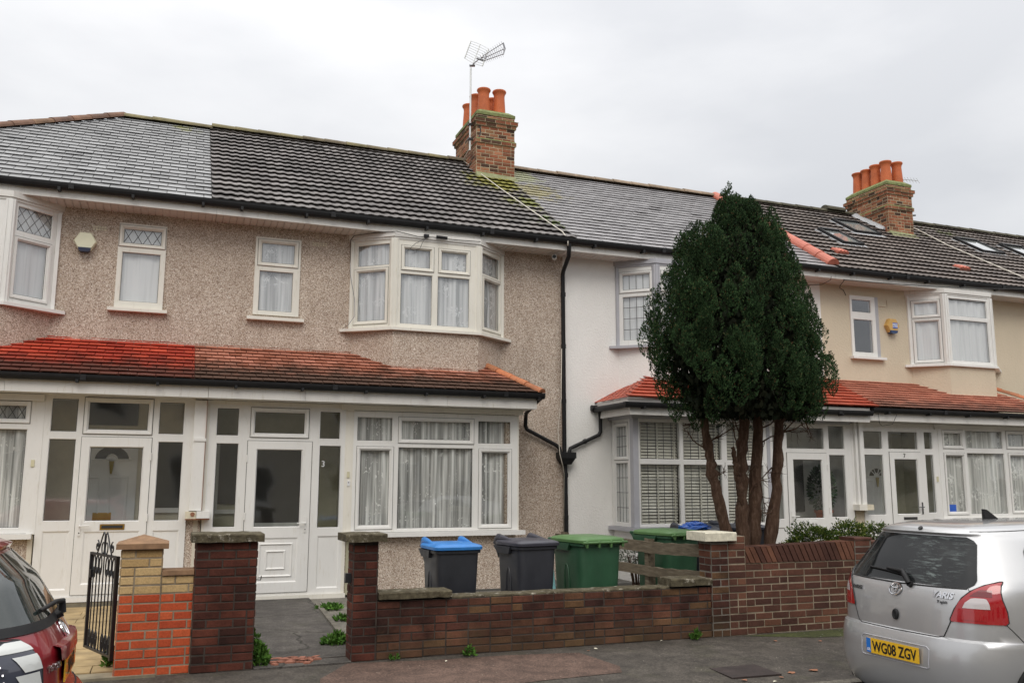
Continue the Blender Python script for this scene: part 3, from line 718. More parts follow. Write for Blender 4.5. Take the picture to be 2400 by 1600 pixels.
def inner_door(parent, u0, u1, z0, z1, fan=None, sun=False, brass=True):
    fr = Fr(0, 13.97); mb = MB()
    fr.box(mb, u0, u1, -0.03, 0.0, z0, z1, 0)
    w = u1-u0; cx = (u0+u1)/2
    for (a, b) in ((u0+0.1, cx-0.05), (cx+0.05, u1-0.1)):
        fr.ring(mb, (a, b, z0+0.85, z1-0.6), (a+0.02, b-0.02, z0+0.87, z1-0.62), 0.0, 0.010); fr.ring(mb, (a+0.02, b-0.02, z0+0.87, z1-0.62), (a+0.04, b-0.04, z0+0.89, z1-0.64), 0.010, 0.0)
        fr.ring(mb, (a, b, z0+0.15, z0+0.68), (a+0.02, b-0.02, z0+0.17, z0+0.66), 0.0, 0.010); fr.ring(mb, (a+0.02, b-0.02, z0+0.17, z0+0.66), (a+0.04, b-0.04, z0+0.19, z0+0.64), 0.010, 0.0)
    if fan:
        fx, fz, R = fan; vs = []; N = 18
        for k in range(N+1): an = pi*k/N; vs.append(fr.p(fx+cos(an)*R, 0.004, fz+sin(an)*R*0.85))
        for k in range(N+1): an = pi*k/N; vs.append(fr.p(fx+cos(an)*R*0.25, 0.004, fz+sin(an)*R*0.25))
        mb.add(vs, [(k, k+1, N+2+k, N+1+k) for k in range(N)], 1)
        pts = [fr.p(fx+cos(pi*k/N)*R, 0.006, fz+sin(pi*k/N)*R*0.85) for k in range(N+1)]; mb.tube(pts, 0.013, 6, 0)
        pts = [fr.p(fx+cos(pi*k/N)*R*0.3, 0.006, fz+sin(pi*k/N)*R*0.3) for k in range(N+1)]; mb.tube(pts, 0.013, 6, 0)
        mb.tube([fr.p(fx-R-0.02, 0.006, fz), fr.p(fx+R+0.02, 0.006, fz)], 0.014, 6, 0)
        if sun:
            for an in (45, 70, 110, 135): mb.tube([fr.p(fx, 0.008, fz), fr.p(fx+cos(radians(an))*R, 0.008, fz+sin(radians(an))*R*0.85)], 0.009, 5, 0)
        mb.tube([fr.p(fx, 0.02, fz-0.02), fr.p(fx, 0.025, fz-0.20)], [0.035, 0.012], 8, 2)
    o = mb.build('front_door', [MAT['white_paint'], MAT['inner_dark'], MAT['brass_dull']], parent)
    if brass: letterbox(o, fr, cx-0.13, cx+0.11, z0+0.88, z0+0.99, 0.0, 'brass', False)
    return o
def digits(parent, fr, txt, u, z, d, size, mat, name='number'):
    cu = bpy.data.curves.new('txt', 'FONT'); cu.body = txt; cu.size = size; cu.extrude = 0.0015; cu.align_x = 'CENTER'
    ob = bpy.data.objects.new('txt', cu); COL.objects.link(ob)
    dg = bpy.context.evaluated_depsgraph_get(); me = bpy.data.meshes.new_from_object(ob.evaluated_get(dg))
    bpy.data.objects.remove(ob); mb = MB()
    mb.add([fr.p(u+v.co.x, d+v.co.z+0.0015, z+v.co.y) for v in me.vertices], [tuple(p.vertices) for p in me.polygons])
    return mb.build(name, MAT[mat], parent)
def ring_hole(p): return (p[0]-0.0, p[1]+0.0, p[2], p[3])
def chimney(parent, x0, x1, y0, y1, zc, rows, name='chimney', base_z=7.6, fill=True, potz=0.56):
    mb = MB()
    brick_block(mb, x0, x1, y0, y1, base_z, base_z+round((zc-0.55-base_z)/0.075)*0.075, seed=31, blen=0.19)
    z = base_z+round((zc-0.55-base_z)/0.075)*0.075
    o = 0.03
    brick_block(mb, x0-o, x1+o, y0-o, y1+o, z, z+0.075, seed=32); z += 0.075
    zm = z; mb.hexa([(x0-o-0.004, y0-o-0.004, zm), (x1+o+0.004, y0-o-0.004, zm), (x1+o+0.004, y1+o+0.004, zm), (x0-o-0.004, y1+o+0.004, zm), (x0-0.008, y0-0.008, zm+0.03), (x1+0.008, y0-0.008, zm+0.03), (x1+0.008, y1+0.008, zm+0.03), (x0-0.008, y1+0.008, zm+0.03)], 2)
    n = int(round((zc-0.15-z)/0.075)); brick_block(mb, x0, x1, y0, y1, z, z+n*0.075, seed=33, blen=0.19); z += n*0.075
    for ov in (0.03, 0.06): brick_block(mb, x0-ov, x1+ov, y0-ov, y1+ov, z, z+0.075, seed=34); z += 0.075
    brick_block(mb, x0, x1, y0, y1, z, z+0.15, seed=36); z += 0.15
    # weathered cement topping
    z -= 0.05; mb.box(x0-0.012, x1+0.012, y0-0.012, y1+0.012, z, z+0.06, 2); z += 0.06
    ix = 0.10; mb.hexa([(x0-0.012, y0-0.012, z), (x1+0.012, y0-0.012, z), (x1+0.012, y1+0.012, z), (x0-0.012, y1+0.012, z), (x0+ix, y0+ix, z+0.09), (x1-ix, y0+ix, z+0.09), (x1-ix, y1-ix, z+0.09), (x0+ix, y1-ix, z+0.09)], 2)
    for ov, zz in ((0.075, z-0.16),):
        mb.hexa([(x0-ov+0.005, y0-ov+0.005, zz), (x1+ov-0.005, y0-ov+0.005, zz), (x1+ov-0.005, y1+ov-0.005, zz), (x0-ov+0.005, y1+ov-0.005, zz), (x0-0.006, y0-0.006, zz+0.035), (x1+0.006, y0-0.006, zz+0.035), (x1+0.006, y1+0.006, zz+0.035), (x0-0.006, y1+0.006, zz+0.035)], 2)
    # mortar fillet where the stack meets the tiles
    yb = y0-0.02; mb.hexa([(x0-0.04, yb-0.16, rz(yb-0.16)+0.02), (x1+0.05, yb-0.12, rz(yb-0.12)+0.02), (x1+0.05, y0+0.1, rz(y0)+0.02), (x0-0.04, y0+0.1, rz(y0)+0.02),
             (x0+0.0, y0-0.02, rz(y0)+0.10), (x1, y0-0.02, rz(y0)+0.07), (x1, y0+0.1, rz(y0)+0.07), (x0, y0+0.1, rz(y0)+0.10)], 3)
    ch = mb.build(name, [MAT['brick_stock'], MAT['mortar_buff'], MAT['cement_moss'], MAT['mortar_fillet']], parent)
    rnd = random.Random(5)
    for (px, py) in rows:
        pb = MB(); s_ = rnd.uniform(0.97, 1.04); h = potz*rnd.uniform(0.95, 1.05)
        pb.lathe((px, py, z+0.04), [(0.135*s_, 0), (0.128*s_, h*0.3), (0.113*s_, h*0.72), (0.112*s_, h*0.78), (0.122*s_, h*0.88), (0.142*s_, h*0.93), (0.148*s_, h*0.97), (0.140*s_, h), (0.118*s_, h), (0.10*s_, h*0.9), (0.098*s_, h*0.5)], 24)
        pb.build('chimney_pot', MAT['clay_pot'], ch, smooth=True, auto=40)
    return ch

# ================================================================== HOUSE 1 (left, slate hip roof, bright red porch tiles)
h1 = thing('terraced_house', 'pebble-dashed end house with grey slate hipped roof and bright red porch tiles', 'house', B1, 'terraced houses along the street')
XA, XB = -5.4, 0.45
shell(h1, XA, XB, 'pebbledash', [(-0.88, -0.223, 4.114, 5.388), (-4.1, -1.70, 3.9, 5.6)])
window(h1, Fr(0, 13.87), -0.879, -0.223, 4.114, 5.39, [(-0.818, -0.287, 5.085, 5.31, True), (-0.818, -0.289, 4.215, 4.955, False)], gl='glass_sky', mat='upvc_cream', net=('net_plain', 0.012, 22, 3), lattice=[('dia', -0.818, -0.287, 5.085, 5.31, 4, 1)])
sill(h1, [(-0.96, 13.80), (-0.155, 13.80)], 4.066, 4.112, 13.9, 'upvc_cream')
f0, f1 = -3.55, -2.23; w0, w1 = -4.12, -1.665
Lc = math.hypot(w1-f1, 0.5)
upper_bay(h1, w0, w1, f0, f1, [(0.13, 0.62, 4.13, 4.88), (0.70, 1.19, 4.13, 4.88), (0.13, 0.62, 4.99, 5.35), (0.70, 1.19, 4.99, 5.35)],
          [(0.12, Lc-0.14, 4.13, 4.88), (0.12, Lc-0.14, 4.99, 5.35)], [(0.15, Lc-0.15, 4.14, 4.90, True), (0.12, Lc-0.11, 5.03, 5.38)], 'pebbledash', net=('net_plain', 0.012, 18, 5),
          lat=(None, [('dia', 0.70, 1.19, 4.99, 5.35, 3, 2)], [('dia', 0.12, Lc-0.11, 5.03, 5.38, 4, 2)]))
soffit(h1, XA-0.4, XB); eaves(h1, XA-0.4, XB, 1)
rb = MB(); slates(rb, -9, 0.37, hip=-1.2, seed=4, slip=0.03); rb.cm = 1; deck(rb, XA, 0.37, 1, hip=-1.2)
rb.build('roof', [MAT['slate_left'], MAT['bitumen']], h1)
rb = MB(); ridge_tiles(rb, (-1.2, 17.4, 8.40), (0.40, 17.4, 8.40), mi=0, seed=8); rb.build('ridge_tiles', MAT['ridge_mossy'], h1)
rb = MB(); ridge_tiles(rb, (-5.1, 13.5, 5.83), (-1.2, 17.4, 8.42), L=0.4, seed=9); rb.build('hip_tiles', MAT['ridge_brown'], h1)
# porch and ground floor
PX0, PX1 = -1.56, 0.27
sc1 = porch_front(h1, F_GR, -1.56, 0.25, 0.15, 2.76,
    [(-1.483, -1.166, 2.27, 2.715), (-1.035, -0.292, 2.305, 2.68, True), (-0.158, 0.166, 2.262, 2.708), (-1.483, -1.163, 1.112, 2.178), (-0.149, 0.172, 1.10, 2.165)],
    [(-1.475, -1.155, 0.24, 0.985), (-0.15, 0.185, 0.21, 0.975), (-1.10, -0.225, 0.17, 2.215)])
d1 = upvc_door(h1, F_GR, -1.095, -0.232, 0.175, 2.21, (-0.993, -0.325, 1.10, 2.085), [(-0.99, -0.31, 0.30, 0.975)], -1.043, 1)
letterbox(d1, F_GR, -0.80, -0.50, 0.995, 1.07, 0.016, 'brass')
inner_door(h1, -1.24, -0.42, 0.2, 2.3, fan=(-0.76, 1.93, 0.235))
ib = MB(); F_IN.box(ib, -1.62, 0.40, -0.1, 0.0, 0.0, 2.9, 0); ib.box(-1.64, -1.58, 13.12, 14.0, 0, 2.75, 0); ib.box(0.36, 0.42, 13.12, 14.0, 0, 2.75, 0)
F_IN.box(ib, -1.2, -0.45, 0.0, 0.02, 2.42, 2.75, 1); F_IN.box(ib, -0.30, 0.18, 0.0, 0.03, 1.25, 2.25, 1); F_IN.box(ib, -0.36, 0.26, 0.03, 0.036, 1.18, 1.25, 2); ib.box(-1.6, 0.4, 13.15, 14.0, 0.10, 0.16, 2)
ib.build('porch_interior', [MAT['inner_cream'], MAT['inner_dark'], MAT['white_paint']], h1)
window(h1, F_GR, -4.1, -1.66, 0.965, 2.665, [(-2.32, -1.775, 2.42, 2.605, True), (-2.34, -1.745, 1.03, 2.295), (-3.9, -2.47, 1.03, 2.295), (-3.9, -2.47, 2.42, 2.605)], net=('net_lace', 0.035, 26, 11), lattice=[('dia', -2.32, -1.775, 2.42, 2.605, 5, 1)])
sill(h1, [(-4.2, 13.0), (-1.59, 13.0)], 0.895, 0.962, 13.1)
wb = MB(); F_GR.box(wb, XA, -1.60, -0.25, -0.03, 0.0, 0.90); F_GR.box(wb, 0.25, 0.452, -0.20, -0.03, 0.0, 2.72); F_GR.box(wb, XA, -4.1, -0.2, -0.03, 0.9, 2.76); wb.build('wall', MAT['pebbledash'], h1)
tb = MB()
for (a, b, c) in ((-1.66, -1.61, 0.0), (-1.61, -1.56, 0.006), (0.25, 0.262, 0.0)): F_GR.box(tb, a, b, -0.05, c, 0.15 if a > 0 else 0.95, 2.76)
F_GR.box(tb, -1.60, 0.27, -0.02, 0.03, 0.085, 0.148); F_GR.box(tb, -4.1, -1.57, 0.0, 0.05, 2.665, 2.75)
F_GR.box(tb, 0.262, 0.30, -0.05, 0.0, 1.20, 2.76)
tb.build('trim', MAT['upvc'], h1)
sb = MB(); F_GR.box(sb, -4.6, 0.34, -0.05, 0.02, -0.05, 0.083); sb.build('plinth', MAT['step_stone'], h1)
porch_roof_under(h1, -5.4, 0.449); gutter_run(h1, -5.4, 0.45, 12.69, 2.945, 0.05, None, 0.97)
rb = MB(); pentice(rb, -5.2, 0.262, lambda x, k, r: 0, seed=14, w=0.23); rb.build('porch_roof', MAT['red_painted'], h1)
mb = MB(); F_GR.box(mb, -1.672, -1.63, 0.0, 0.012, 1.81, 1.90); mb.build('doorbell', MAT['yellow_bell'], h1)

# ================================================================== HOUSE 2 (pebble-dashed, concrete roof)
h2 = thing('terraced_house', 'pebble-dashed house with dark wavy concrete roof and a 3 on its porch glass', 'house', B2, 'terraced houses along the street')
XA, XB = 0.45, 6.27
shell(h2, XA, XB, 'pebbledash', [(1.065, 1.75, 4.156, 5.38), (2.6, 5.1, 3.9, 5.6)])
window(h2, Fr(0, 13.87), 1.062, 1.750, 4.156, 5.38, [(1.152, 1.662, 4.975, 5.295, True), (1.135, 1.650, 4.215, 4.85, False)], gl='glass_sky', mat='upvc_cream', net=('net_floral', 0.015, 30, 6))
sill(h2, [(0.975, 13.80), (1.83, 13.80)], 4.068, 4.118, 13.9, 'upvc_cream')
f0, f1, w0, w1 = 3.148, 4.545, 2.555, 5.137; La = math.hypot(f0-w0, 0.5); Lb = math.hypot(w1-f1, 0.5)
upper_bay(h2, w0, w1, f0, f1, [(0.155, 0.585, 4.99, 5.295, True), (0.765, 1.195, 4.99, 5.295, True), (0.10, 0.62, 4.075, 4.885), (0.705, 1.245, 4.075, 4.885)],
          [(0.12, La-0.16, 4.13, 4.93, True), (0.11, La-0.10, 5.02, 5.37)], [(0.17, Lb-0.09, 4.13, 4.93, True), (0.10, Lb-0.10, 5.02, 5.37)], 'pebbledash', frame='upvc_cream', post='upvc_cream', net=('net_floral', 0.022, 26, 7))
soffit(h2, XA+0.002, XB-0.002); eaves(h2, XA, XB+0.02, 2)
rb = MB(); wavy(rb, 0.37, 6.30, seed=5); rb.cm = 1; deck(rb, 0.372, 6.298, 1); rb.build('roof', [MAT['tile_concrete'], MAT['bitumen']], h2)
rb = MB(); ridge_tiles(rb, (0.40, 17.4, 8.43), (5.6, 17.4, 8.43), mi=0, seed=10); rb.build('ridge_tiles', MAT['ridge_mossy'], h2)
ch1 = chimney(h2, 5.56, 6.40, 16.60, 18.05, 9.11, [(5.80, 16.87), (6.15, 16.87), (5.76, 17.25), (6.13, 17.25), (5.76, 17.75), (6.13, 17.75)])
sc2 = porch_front(h2, F_GR, 0.50, 2.40, 0.06, 2.70,
    [(0.596, 0.893, 2.262, 2.652), (1.108, 1.812, 2.303, 2.614, True), (2.026, 2.322, 2.243, 2.644), (0.606, 0.905, 1.0, 2.158), (2.032, 2.343, 0.975, 2.148)],
    [(0.606, 0.905, 0.14, 0.87), (2.046, 2.355, 0.14, 0.862), (1.02, 1.93, 0.10, 2.205)])
d2 = upvc_door(h2, F_GR, 1.027, 1.92, 0.105, 2.198, (1.150, 1.790, 0.992, 2.084), [(1.17, 1.77, 0.24, 0.85)], 1.862, -1,
               extra=[(1.235, 1.705, 0.31, 0.78), (1.33, 1.61, 0.41, 0.68)])
ib = MB(); F_IN.box(ib, 0.46, 2.50, -0.1, 0.0, 0.0, 2.9, 0); ib.box(2.46, 2.52, 13.12, 14.0, 0, 2.75, 1); ib.box(0.44, 0.50, 13.18, 14.0, 0, 2.75, 0)
F_IN.box(ib, 0.70, 1.0, 0.0, 0.03, 1.3, 2.3, 2); F_IN.box(ib, 0.66, 0.70, 0.0, 0.045, 1.2, 2.3, 3); F_IN.box(ib, 0.66, 1.05, 0.0, 0.05, 1.16, 1.22, 3)
F_IN.box(ib, 1.12, 1.98, 0.0, 0.03, 0.15, 2.2, 2); F_IN.box(ib, 1.08, 1.12, 0.0, 0.05, 0.1, 2.25, 3); F_IN.box(ib, 1.98, 2.02, 0.0, 0.05, 0.1, 2.25, 3); F_IN.box(ib, 1.12, 1.98, 0.03, 0.05, 0.9, 1.02, 3)
F_IN.box(ib, 2.02, 2.46, 0.0, 0.01, 0.1, 2.3, 1)
ib.box(0.5, 2.5, 13.15, 14.0, 0.05, 0.10, 3)
ib.build('porch_interior', [MAT['inner_olive'], MAT['inner_olive'], MAT['inner_dark'], MAT['inner_grey']], h2)
window(h2, F_GR, 2.52, 5.112, 0.902, 2.668, [(2.572, 3.107, 2.225, 2.583), (3.246, 4.336, 2.256, 2.545, True), (4.460, 5.003, 2.215, 2.571), (2.625, 3.075, 0.995, 2.095, True), (3.198, 4.380, 0.942, 2.144), (4.522, 4.961, 0.985, 2.087, True)], net=('net_lace', 0.04, 24, 9))
sill(h2, [(2.40, 13.0), (5.21, 13.0)], 0.833, 0.898, 13.1)
wb = MB(); F_GR.box(wb, 2.42, 5.09, -0.25, -0.03, 0.0, 0.84); wb.box(4.93, 5.09, 13.14, 13.9, 0.0, 3.0); F_GR.box(wb, 5.05, 6.27, -0.95, -0.8, 0.0, 2.9); wb.build('wall', MAT['pebbledash'], h2)
tb = MB()
for (a, b, c, zb) in ((2.40, 2.445, 0.004, 0.06), (2.445, 2.50, 0.010, 0.9), (2.50, 2.52, 0.0, 0.9), (0.466, 0.50, 0.0, 0.06), (5.112, 5.135, 0.0, 0.90)): F_GR.box(tb, a, b, -0.05, c, zb, 2.70)
F_GR.box(tb, 0.48, 2.46, -0.02, 0.035, -0.03, 0.058); F_GR.box(tb, 2.33, 5.19, 0.0, 0.055, 2.675, 2.752); F_GR.box(tb, 0.46, 2.33, -0.04, 0.01, 2.70, 2.752)
tb.build('trim', MAT['upvc_cream'], h2)
porch_roof_under(h2, 0.451, 5.30); gutter_run(h2, 0.45, 5.40, 12.69, 2.945, 0.05, None, 0.9)
ob = MB(); ob.box(5.278, 5.30, 12.775, 13.9, 2.757, 2.935); ob.build('fascia', MAT['fascia_white'], h2)
rb = MB(); pentice(rb, 0.262, 5.345, lambda x, k, r: 0, hipR=0.54/0.93, seed=16)
hip_end(rb, 5.345, 1, 0.54/0.93*1.22, 12.68, 3.0, 13.9)
rb.build('porch_roof', MAT['terracotta'], h2)
rb = MB(); ridge_tiles(rb, (5.36, 12.66, 3.03), (4.76, 13.68, 3.55), L=0.26, r=0.075, seed=3); rb.build('hip_tiles', MAT['bonnet_orange'], h2)
mb = MB(); F_GR.box(mb, 2.437, 2.475, 0.010, 0.024, 1.69, 1.775, 0); F_GR.box(mb, 2.445, 2.482, 0.010, 0.022, 1.57, 1.645, 1); mb.tube([F_GR.p(2.463, 0.02, 1.62), F_GR.p(2.463, 0.026, 1.62)], 0.007, 8, 2)
mb.build('doorbell', [MAT['yellow_bell'], MAT['white_paint'], MAT['gasket']], h2)
digits(h2, F_GR, '3', 2.092, 1.845, -0.018, 0.12, 'white_paint')

# ================================================================== HOUSE 3 (white render)
h3 = thing('terraced_house', 'white rendered house with leaded windows and grey-framed bay, half behind the conifer', 'house', B3, 'terraced houses along the street')
XA, XB = 6.27, 11.852
shell(h3, XA, XB, 'stucco_white', [(10.50, 11.14, 4.12, 5.36), (7.38, 9.68, 3.9, 5.6)])
window(h3, Fr(0, 13.87), 10.50, 11.14, 4.125, 5.357, [(10.56, 11.05, 5.02, 5.28, True), (10.56, 11.05, 4.205, 4.878)], gl='glass_sky')
sill(h3, [(10.42, 13.80), (11.2, 13.80)], 4.07, 4.12, 13.9, 'grey_paint')
f0, f1, w0, w1 = 7.87, 9.20, 7.325, 9.75; La = math.hypot(f0-w0, 0.5)
upper_bay(h3, w0, w1, f0, f1, [(0.13, 0.62, 5.02, 5.30, True), (0.72, 1.21, 5.02, 5.30, True), (0.12, 0.62, 4.10, 4.90), (0.71, 1.21, 4.10, 4.90)],
          [(0.11, La-0.13, 4.11, 4.90), (0.11, La-0.13, 5.02, 5.30, True)], [(0.12, La-0.12, 4.11, 4.90), (0.12, La-0.12, 5.02, 5.30, True)], 'stucco_white', post='grey_paint', net=('net_plain', 0.012, 16, 12), head='grey_paint',
          lat=([('grid', 0.11, La-0.13, 4.11, 4.90, 4, 4), ('grid', 0.11, La-0.13, 5.02, 5.30, 4, 1)], [('grid', 0.12, 0.62, 4.10, 4.90, 4, 4)], None))
soffit(h3, XA+0.002, XB-0.002); eaves(h3, XA+0.022, XB+0.02, 3)
rb = MB(); slates(rb, 6.303, 11.90, seed=21, slip=0.01); rb.cm = 1; deck(rb, 6.30, 11.9, 1); rb.build('roof', [MAT['slate_white_house'], MAT['bitumen']], h3)
rb = MB(); ridge_tiles(rb, (6.3, 17.4, 8.42), (11.9, 17.4, 8.42), L=0.45, seed=22); rb.build('ridge_tiles', MAT['ridge_buff'], h3)
rb = MB(); ridge_tiles(rb, (11.88, 13.50, 5.86), (11.88, 17.4, 8.44), L=0.42, r=0.125, seed=23, squash=0.9); rb.build('verge_tiles', MAT['bonnet_red'], h3)
# ground-floor square bay with leaded lights and venetian blind
bay3 = window(h3, F_GR, 7.262, 9.83, 0.905, 2.69, [(7.298, 8.062, 2.01, 2.64), (8.128, 8.90, 2.01, 2.64), (9.0, 9.75, 2.01, 2.64), (7.298, 8.062, 0.945, 1.935), (8.128, 8.90, 0.945, 1.935), (9.0, 9.75, 0.945, 1.935)],
       lattice=[('grid', 7.298, 8.062, 2.01, 2.64, 5, 2), ('grid', 8.128, 8.90, 2.01, 2.64, 5, 2), ('grid', 9.0, 9.75, 2.01, 2.64, 5, 2), ('grid', 7.298, 8.062, 0.945, 1.935, 5, 4), ('grid', 8.128, 8.90, 0.945, 1.935, 5, 4), ('grid', 9.0, 9.75, 0.945, 1.935, 5, 4)], gl='glass_clear')
bl = MB()
z = 0.96
while z < 2.66:
    for (a, b) in ((7.30, 8.06), (8.13, 8.90), (9.0, 9.75)):
        P = F_GR.p; bl.hexa([P(a, -0.10, z-0.016), P(b, -0.10, z-0.016), P(b, -0.124, z+0.024), P(a, -0.124, z+0.024), P(a, -0.098, z-0.014), P(b, -0.098, z-0.014), P(b, -0.122, z+0.026), P(a, -0.122, z+0.026)])
    z += 0.052
for (a, b) in ((7.30, 8.06), (8.13, 8.90), (9.0, 9.75)):
    for q in (0.07, 0.5, 0.93): u = a+(b-a)*q; F_GR.box(bl, u-0.013, u+0.013, -0.092, -0.089, 0.95, 2.66)
bl.build('venetian_blind', MAT['blind_slat'], bay3)
fs_ = Fr(7.18, 13.88, 0, -1)      # side of the bay
window(h3, fs_, 0.0, 0.68, 0.905, 2.69, [(0.14, 0.55, 2.06, 2.58, True), (0.12, 0.57, 0.965, 1.96)], gl='glass_clear', net=('net_plain', 0.01, 20, 2),
       lattice=[('grid', 0.14, 0.55, 2.06, 2.58, 4, 3), ('grid', 0.12, 0.57, 0.965, 1.96, 4, 4)])
for q_ in ((7.165, 7.262, 0.905), (9.83, 9.895, 0.06)):
    pb = MB(); pb.box(q_[0], q_[1], 13.085, 13.205, q_[2], 2.69); pb.build('corner_post', MAT['grey_paint'], h3)
sill(h3, [(7.09, 13.01), (9.85, 13.01)], 0.84, 0.90, 13.88, 'grey_paint')
wb = MB(); wb.box(7.20, 9.85, 13.14, 13.36, 0, 0.845); wb.box(7.20, 7.42, 13.36, 13.9, 0, 0.845); F_GR.box(wb, 6.27, 7.30, -0.95, -0.8, 0.0, 2.9); wb.build('wall', MAT['stucco_white'], h3)
hb = MB(); hb.box(7.12, 11.66, 13.05, 13.11, 2.69, 2.76); hb.box(7.12, 7.18, 13.11, 13.9, 2.69, 2.76); hb.build('head_board', MAT['grey_paint'], h3)
fb = MB(); fb.box(6.93, 11.85, 12.75, 12.772, 2.72, 2.86); fb.box(6.93, 6.952, 12.772, 13.9, 2.72, 2.86); fb.box(6.955, 11.85, 12.774, 13.9, 2.757, 2.765); fb.box(6.90, 11.85, 12.735, 12.75, 2.90, 2.975); fb.box(6.885, 6.90, 12.735, 13.9, 2.90, 2.975)
fb.build('fascia', MAT['fascia_white'], h3)
g = gutter_run(h3, 6.80, 11.85, 12.69, 2.87, 0.05, None, 0.8)
gb = MB(); gb.tube([(6.86, 12.69, 2.875), (6.86, 13.93, 2.875)], 0.05, 12); gb.tube([(6.78, 13.86, 2.90), (6.98, 13.86, 2.90)], 0.052, 12); gb.build('gutter', MAT['black_plastic'], h3)
rb = MB(); pentice(rb, 6.88, 11.99, lambda x, k, r: 0, hipL=1.0, seed=26, w=0.30, gauge=0.15, thick=0.02); hip_end(rb, 6.88, -1, 1.22, 12.68, 3.0, 13.9)
rb.build('porch_roof', MAT['red_new'], h3)
porch_front(h3, F_GR, 9.895, 11.66, 0.06, 2.69,
    [(9.962, 10.155, 2.235, 2.62), (10.262, 11.087, 2.233, 2.615), (11.19, 11.545, 2.24, 2.665), (9.962, 10.155, 1.0, 2.12), (11.187, 11.54, 1.022, 2.137)],
    [(9.962, 10.155, 0.14, 0.86), (11.187, 11.54, 0.14, 0.86), (10.24, 11.13, 0.10, 2.17)])
d3 = upvc_door(h3, F_GR, 10.248, 11.122, 0.105, 2.163, (10.372, 11.012, 1.003, 2.048), [(10.40, 10.98, 0.24, 0.85)], 10.30, 1)
letterbox(d3, F_GR, 10.585, 10.84, 0.91, 0.972, 0.016, 'upvc', False)
ib = MB(); F_IN.box(ib, 9.85, 11.85, -0.1, 0.0, 0.0, 2.9, 0); ib.box(11.68, 11.74, 13.16, 14.0, 0, 2.75, 0); ib.box(9.84, 9.89, 13.2, 14.0, 0, 2.75, 0)
F_IN.box(ib, 10.85, 11.30, 0.0, 0.03, 1.1, 2.15, 1); F_IN.box(ib, 10.79, 10.85, 0.0, 0.045, 0.1, 2.2, 2); F_IN.box(ib, 10.55, 10.62, 0.0, 0.045, 0.1, 2.2, 2); ib.box(9.9, 11.7, 13.16, 14.0, 0.05, 0.10, 2)
ib.build('porch_interior', [MAT['inner_grey'], MAT['inner_dark'], MAT['white_paint']], h3)
tb = MB(); F_GR.box(tb, 11.66, 11.70, -0.05, 0.0, 0.06, 2.72); F_GR.box(tb, 11.70, 11.745, -0.05, 0.008, 1.20, 2.72); F_GR.box(tb, 9.85, 11.70, -0.02, 0.035, 0.0, 0.058); tb.build('trim', MAT['upvc'], h3)
mb = MB(); F_GR.box(mb, 9.90, 9.935, 0.0, 0.014, 1.50, 1.60); mb.build('doorbell', MAT['yellow_bell'], h3)

# ================================================================== HOUSE 4 (cream render, number 7)
h4 = thing('terraced_house', 'cream rendered house with brown tiled roof, roof lights and a 7 on its porch door', 'house', B4, 'terraced houses along the street')
XA, XB = 11.852, 17.40
shell(h4, XA, XB, 'stucco_cream', [(12.56, 13.27, 4.12, 5.36), (14.12, 16.3, 3.9, 5.6)])
window(h4, Fr(0, 13.87), 12.56, 13.19, 4.125, 5.357, [(12.605, 13.085, 5.02, 5.28, False), (12.625, 13.10, 4.205, 4.878)], gl='glass_sky')
rv = MB(); Fr(0, 13.87).box(rv, 13.19, 13.27, -0.05, 0.0, 4.125, 5.357); rv.build('trim', MAT['grey_paint'], h4)
sill(h4, [(12.52, 13.80), (13.36, 13.80)], 4.07, 4.12, 13.9)
f0, f1, w0, w1 = 14.57, 15.80, 14.06, 16.38; La = math.hypot(f0-w0, 0.5)
upper_bay(h4, w0, w1, f0, f1, [(0.10, 1.13, 5.0, 5.37), (0.10, 1.13, 4.08, 4.93)], [(0.13, La-0.15, 4.10, 4.90, True), (0.13, La-0.15, 5.03, 5.29, True)], [(0.12, La-0.12, 4.10, 4.90), (0.12, La-0.12, 5.03, 5.33)], 'stucco_cream', net=('net_plain', 0.02, 26, 14))
soffit(h4, XA+0.002, XB-0.002); eaves(h4, XA+0.022, XB, 4)
rb = MB(); wavy(rb, 11.92, 17.4, seed=6); rb.cm = 1; deck(rb, 11.90, 17.4, 1); rb.build('roof', [MAT['tile_brown'], MAT['bitumen']], h4)
rb = MB(); ridge_tiles(rb, (11.95, 17.4, 8.42), (16.9, 17.4, 8.42), seed=28); ridge_tiles(rb, (15.1, 17.4, 8.47), (15.65, 17.4, 8.47), L=0.55, r=0.15, seed=2); rb.build('ridge_tiles', MAT['ridge_dark'], h4)
ch2 = chimney(h4, 16.03, 16.80, 16.22, 17.62, 8.80, [(16.27, 16.46), (16.62, 16.46), (16.27, 16.80), (16.25, 17.10), (16.25, 17.40), (16.6, 17.2)], base_z=7.35)
lf = MB(); lf.hexa([(15.93, 16.35, rz(16.35)+0.05), (16.03, 16.35, rz(16.35)+0.05), (16.03, 17.3, rz(17.3)+0.05), (15.86, 17.3, rz(17.3)+0.05), (15.98, 16.35, rz(16.35)+0.12), (16.03, 16.35, rz(16.35)+0.14), (16.03, 17.3, rz(17.3)+0.14), (15.98, 17.3, rz(17.3)+0.12)]); lf.build('lead_flashing', MAT['lead_flash'], h4)
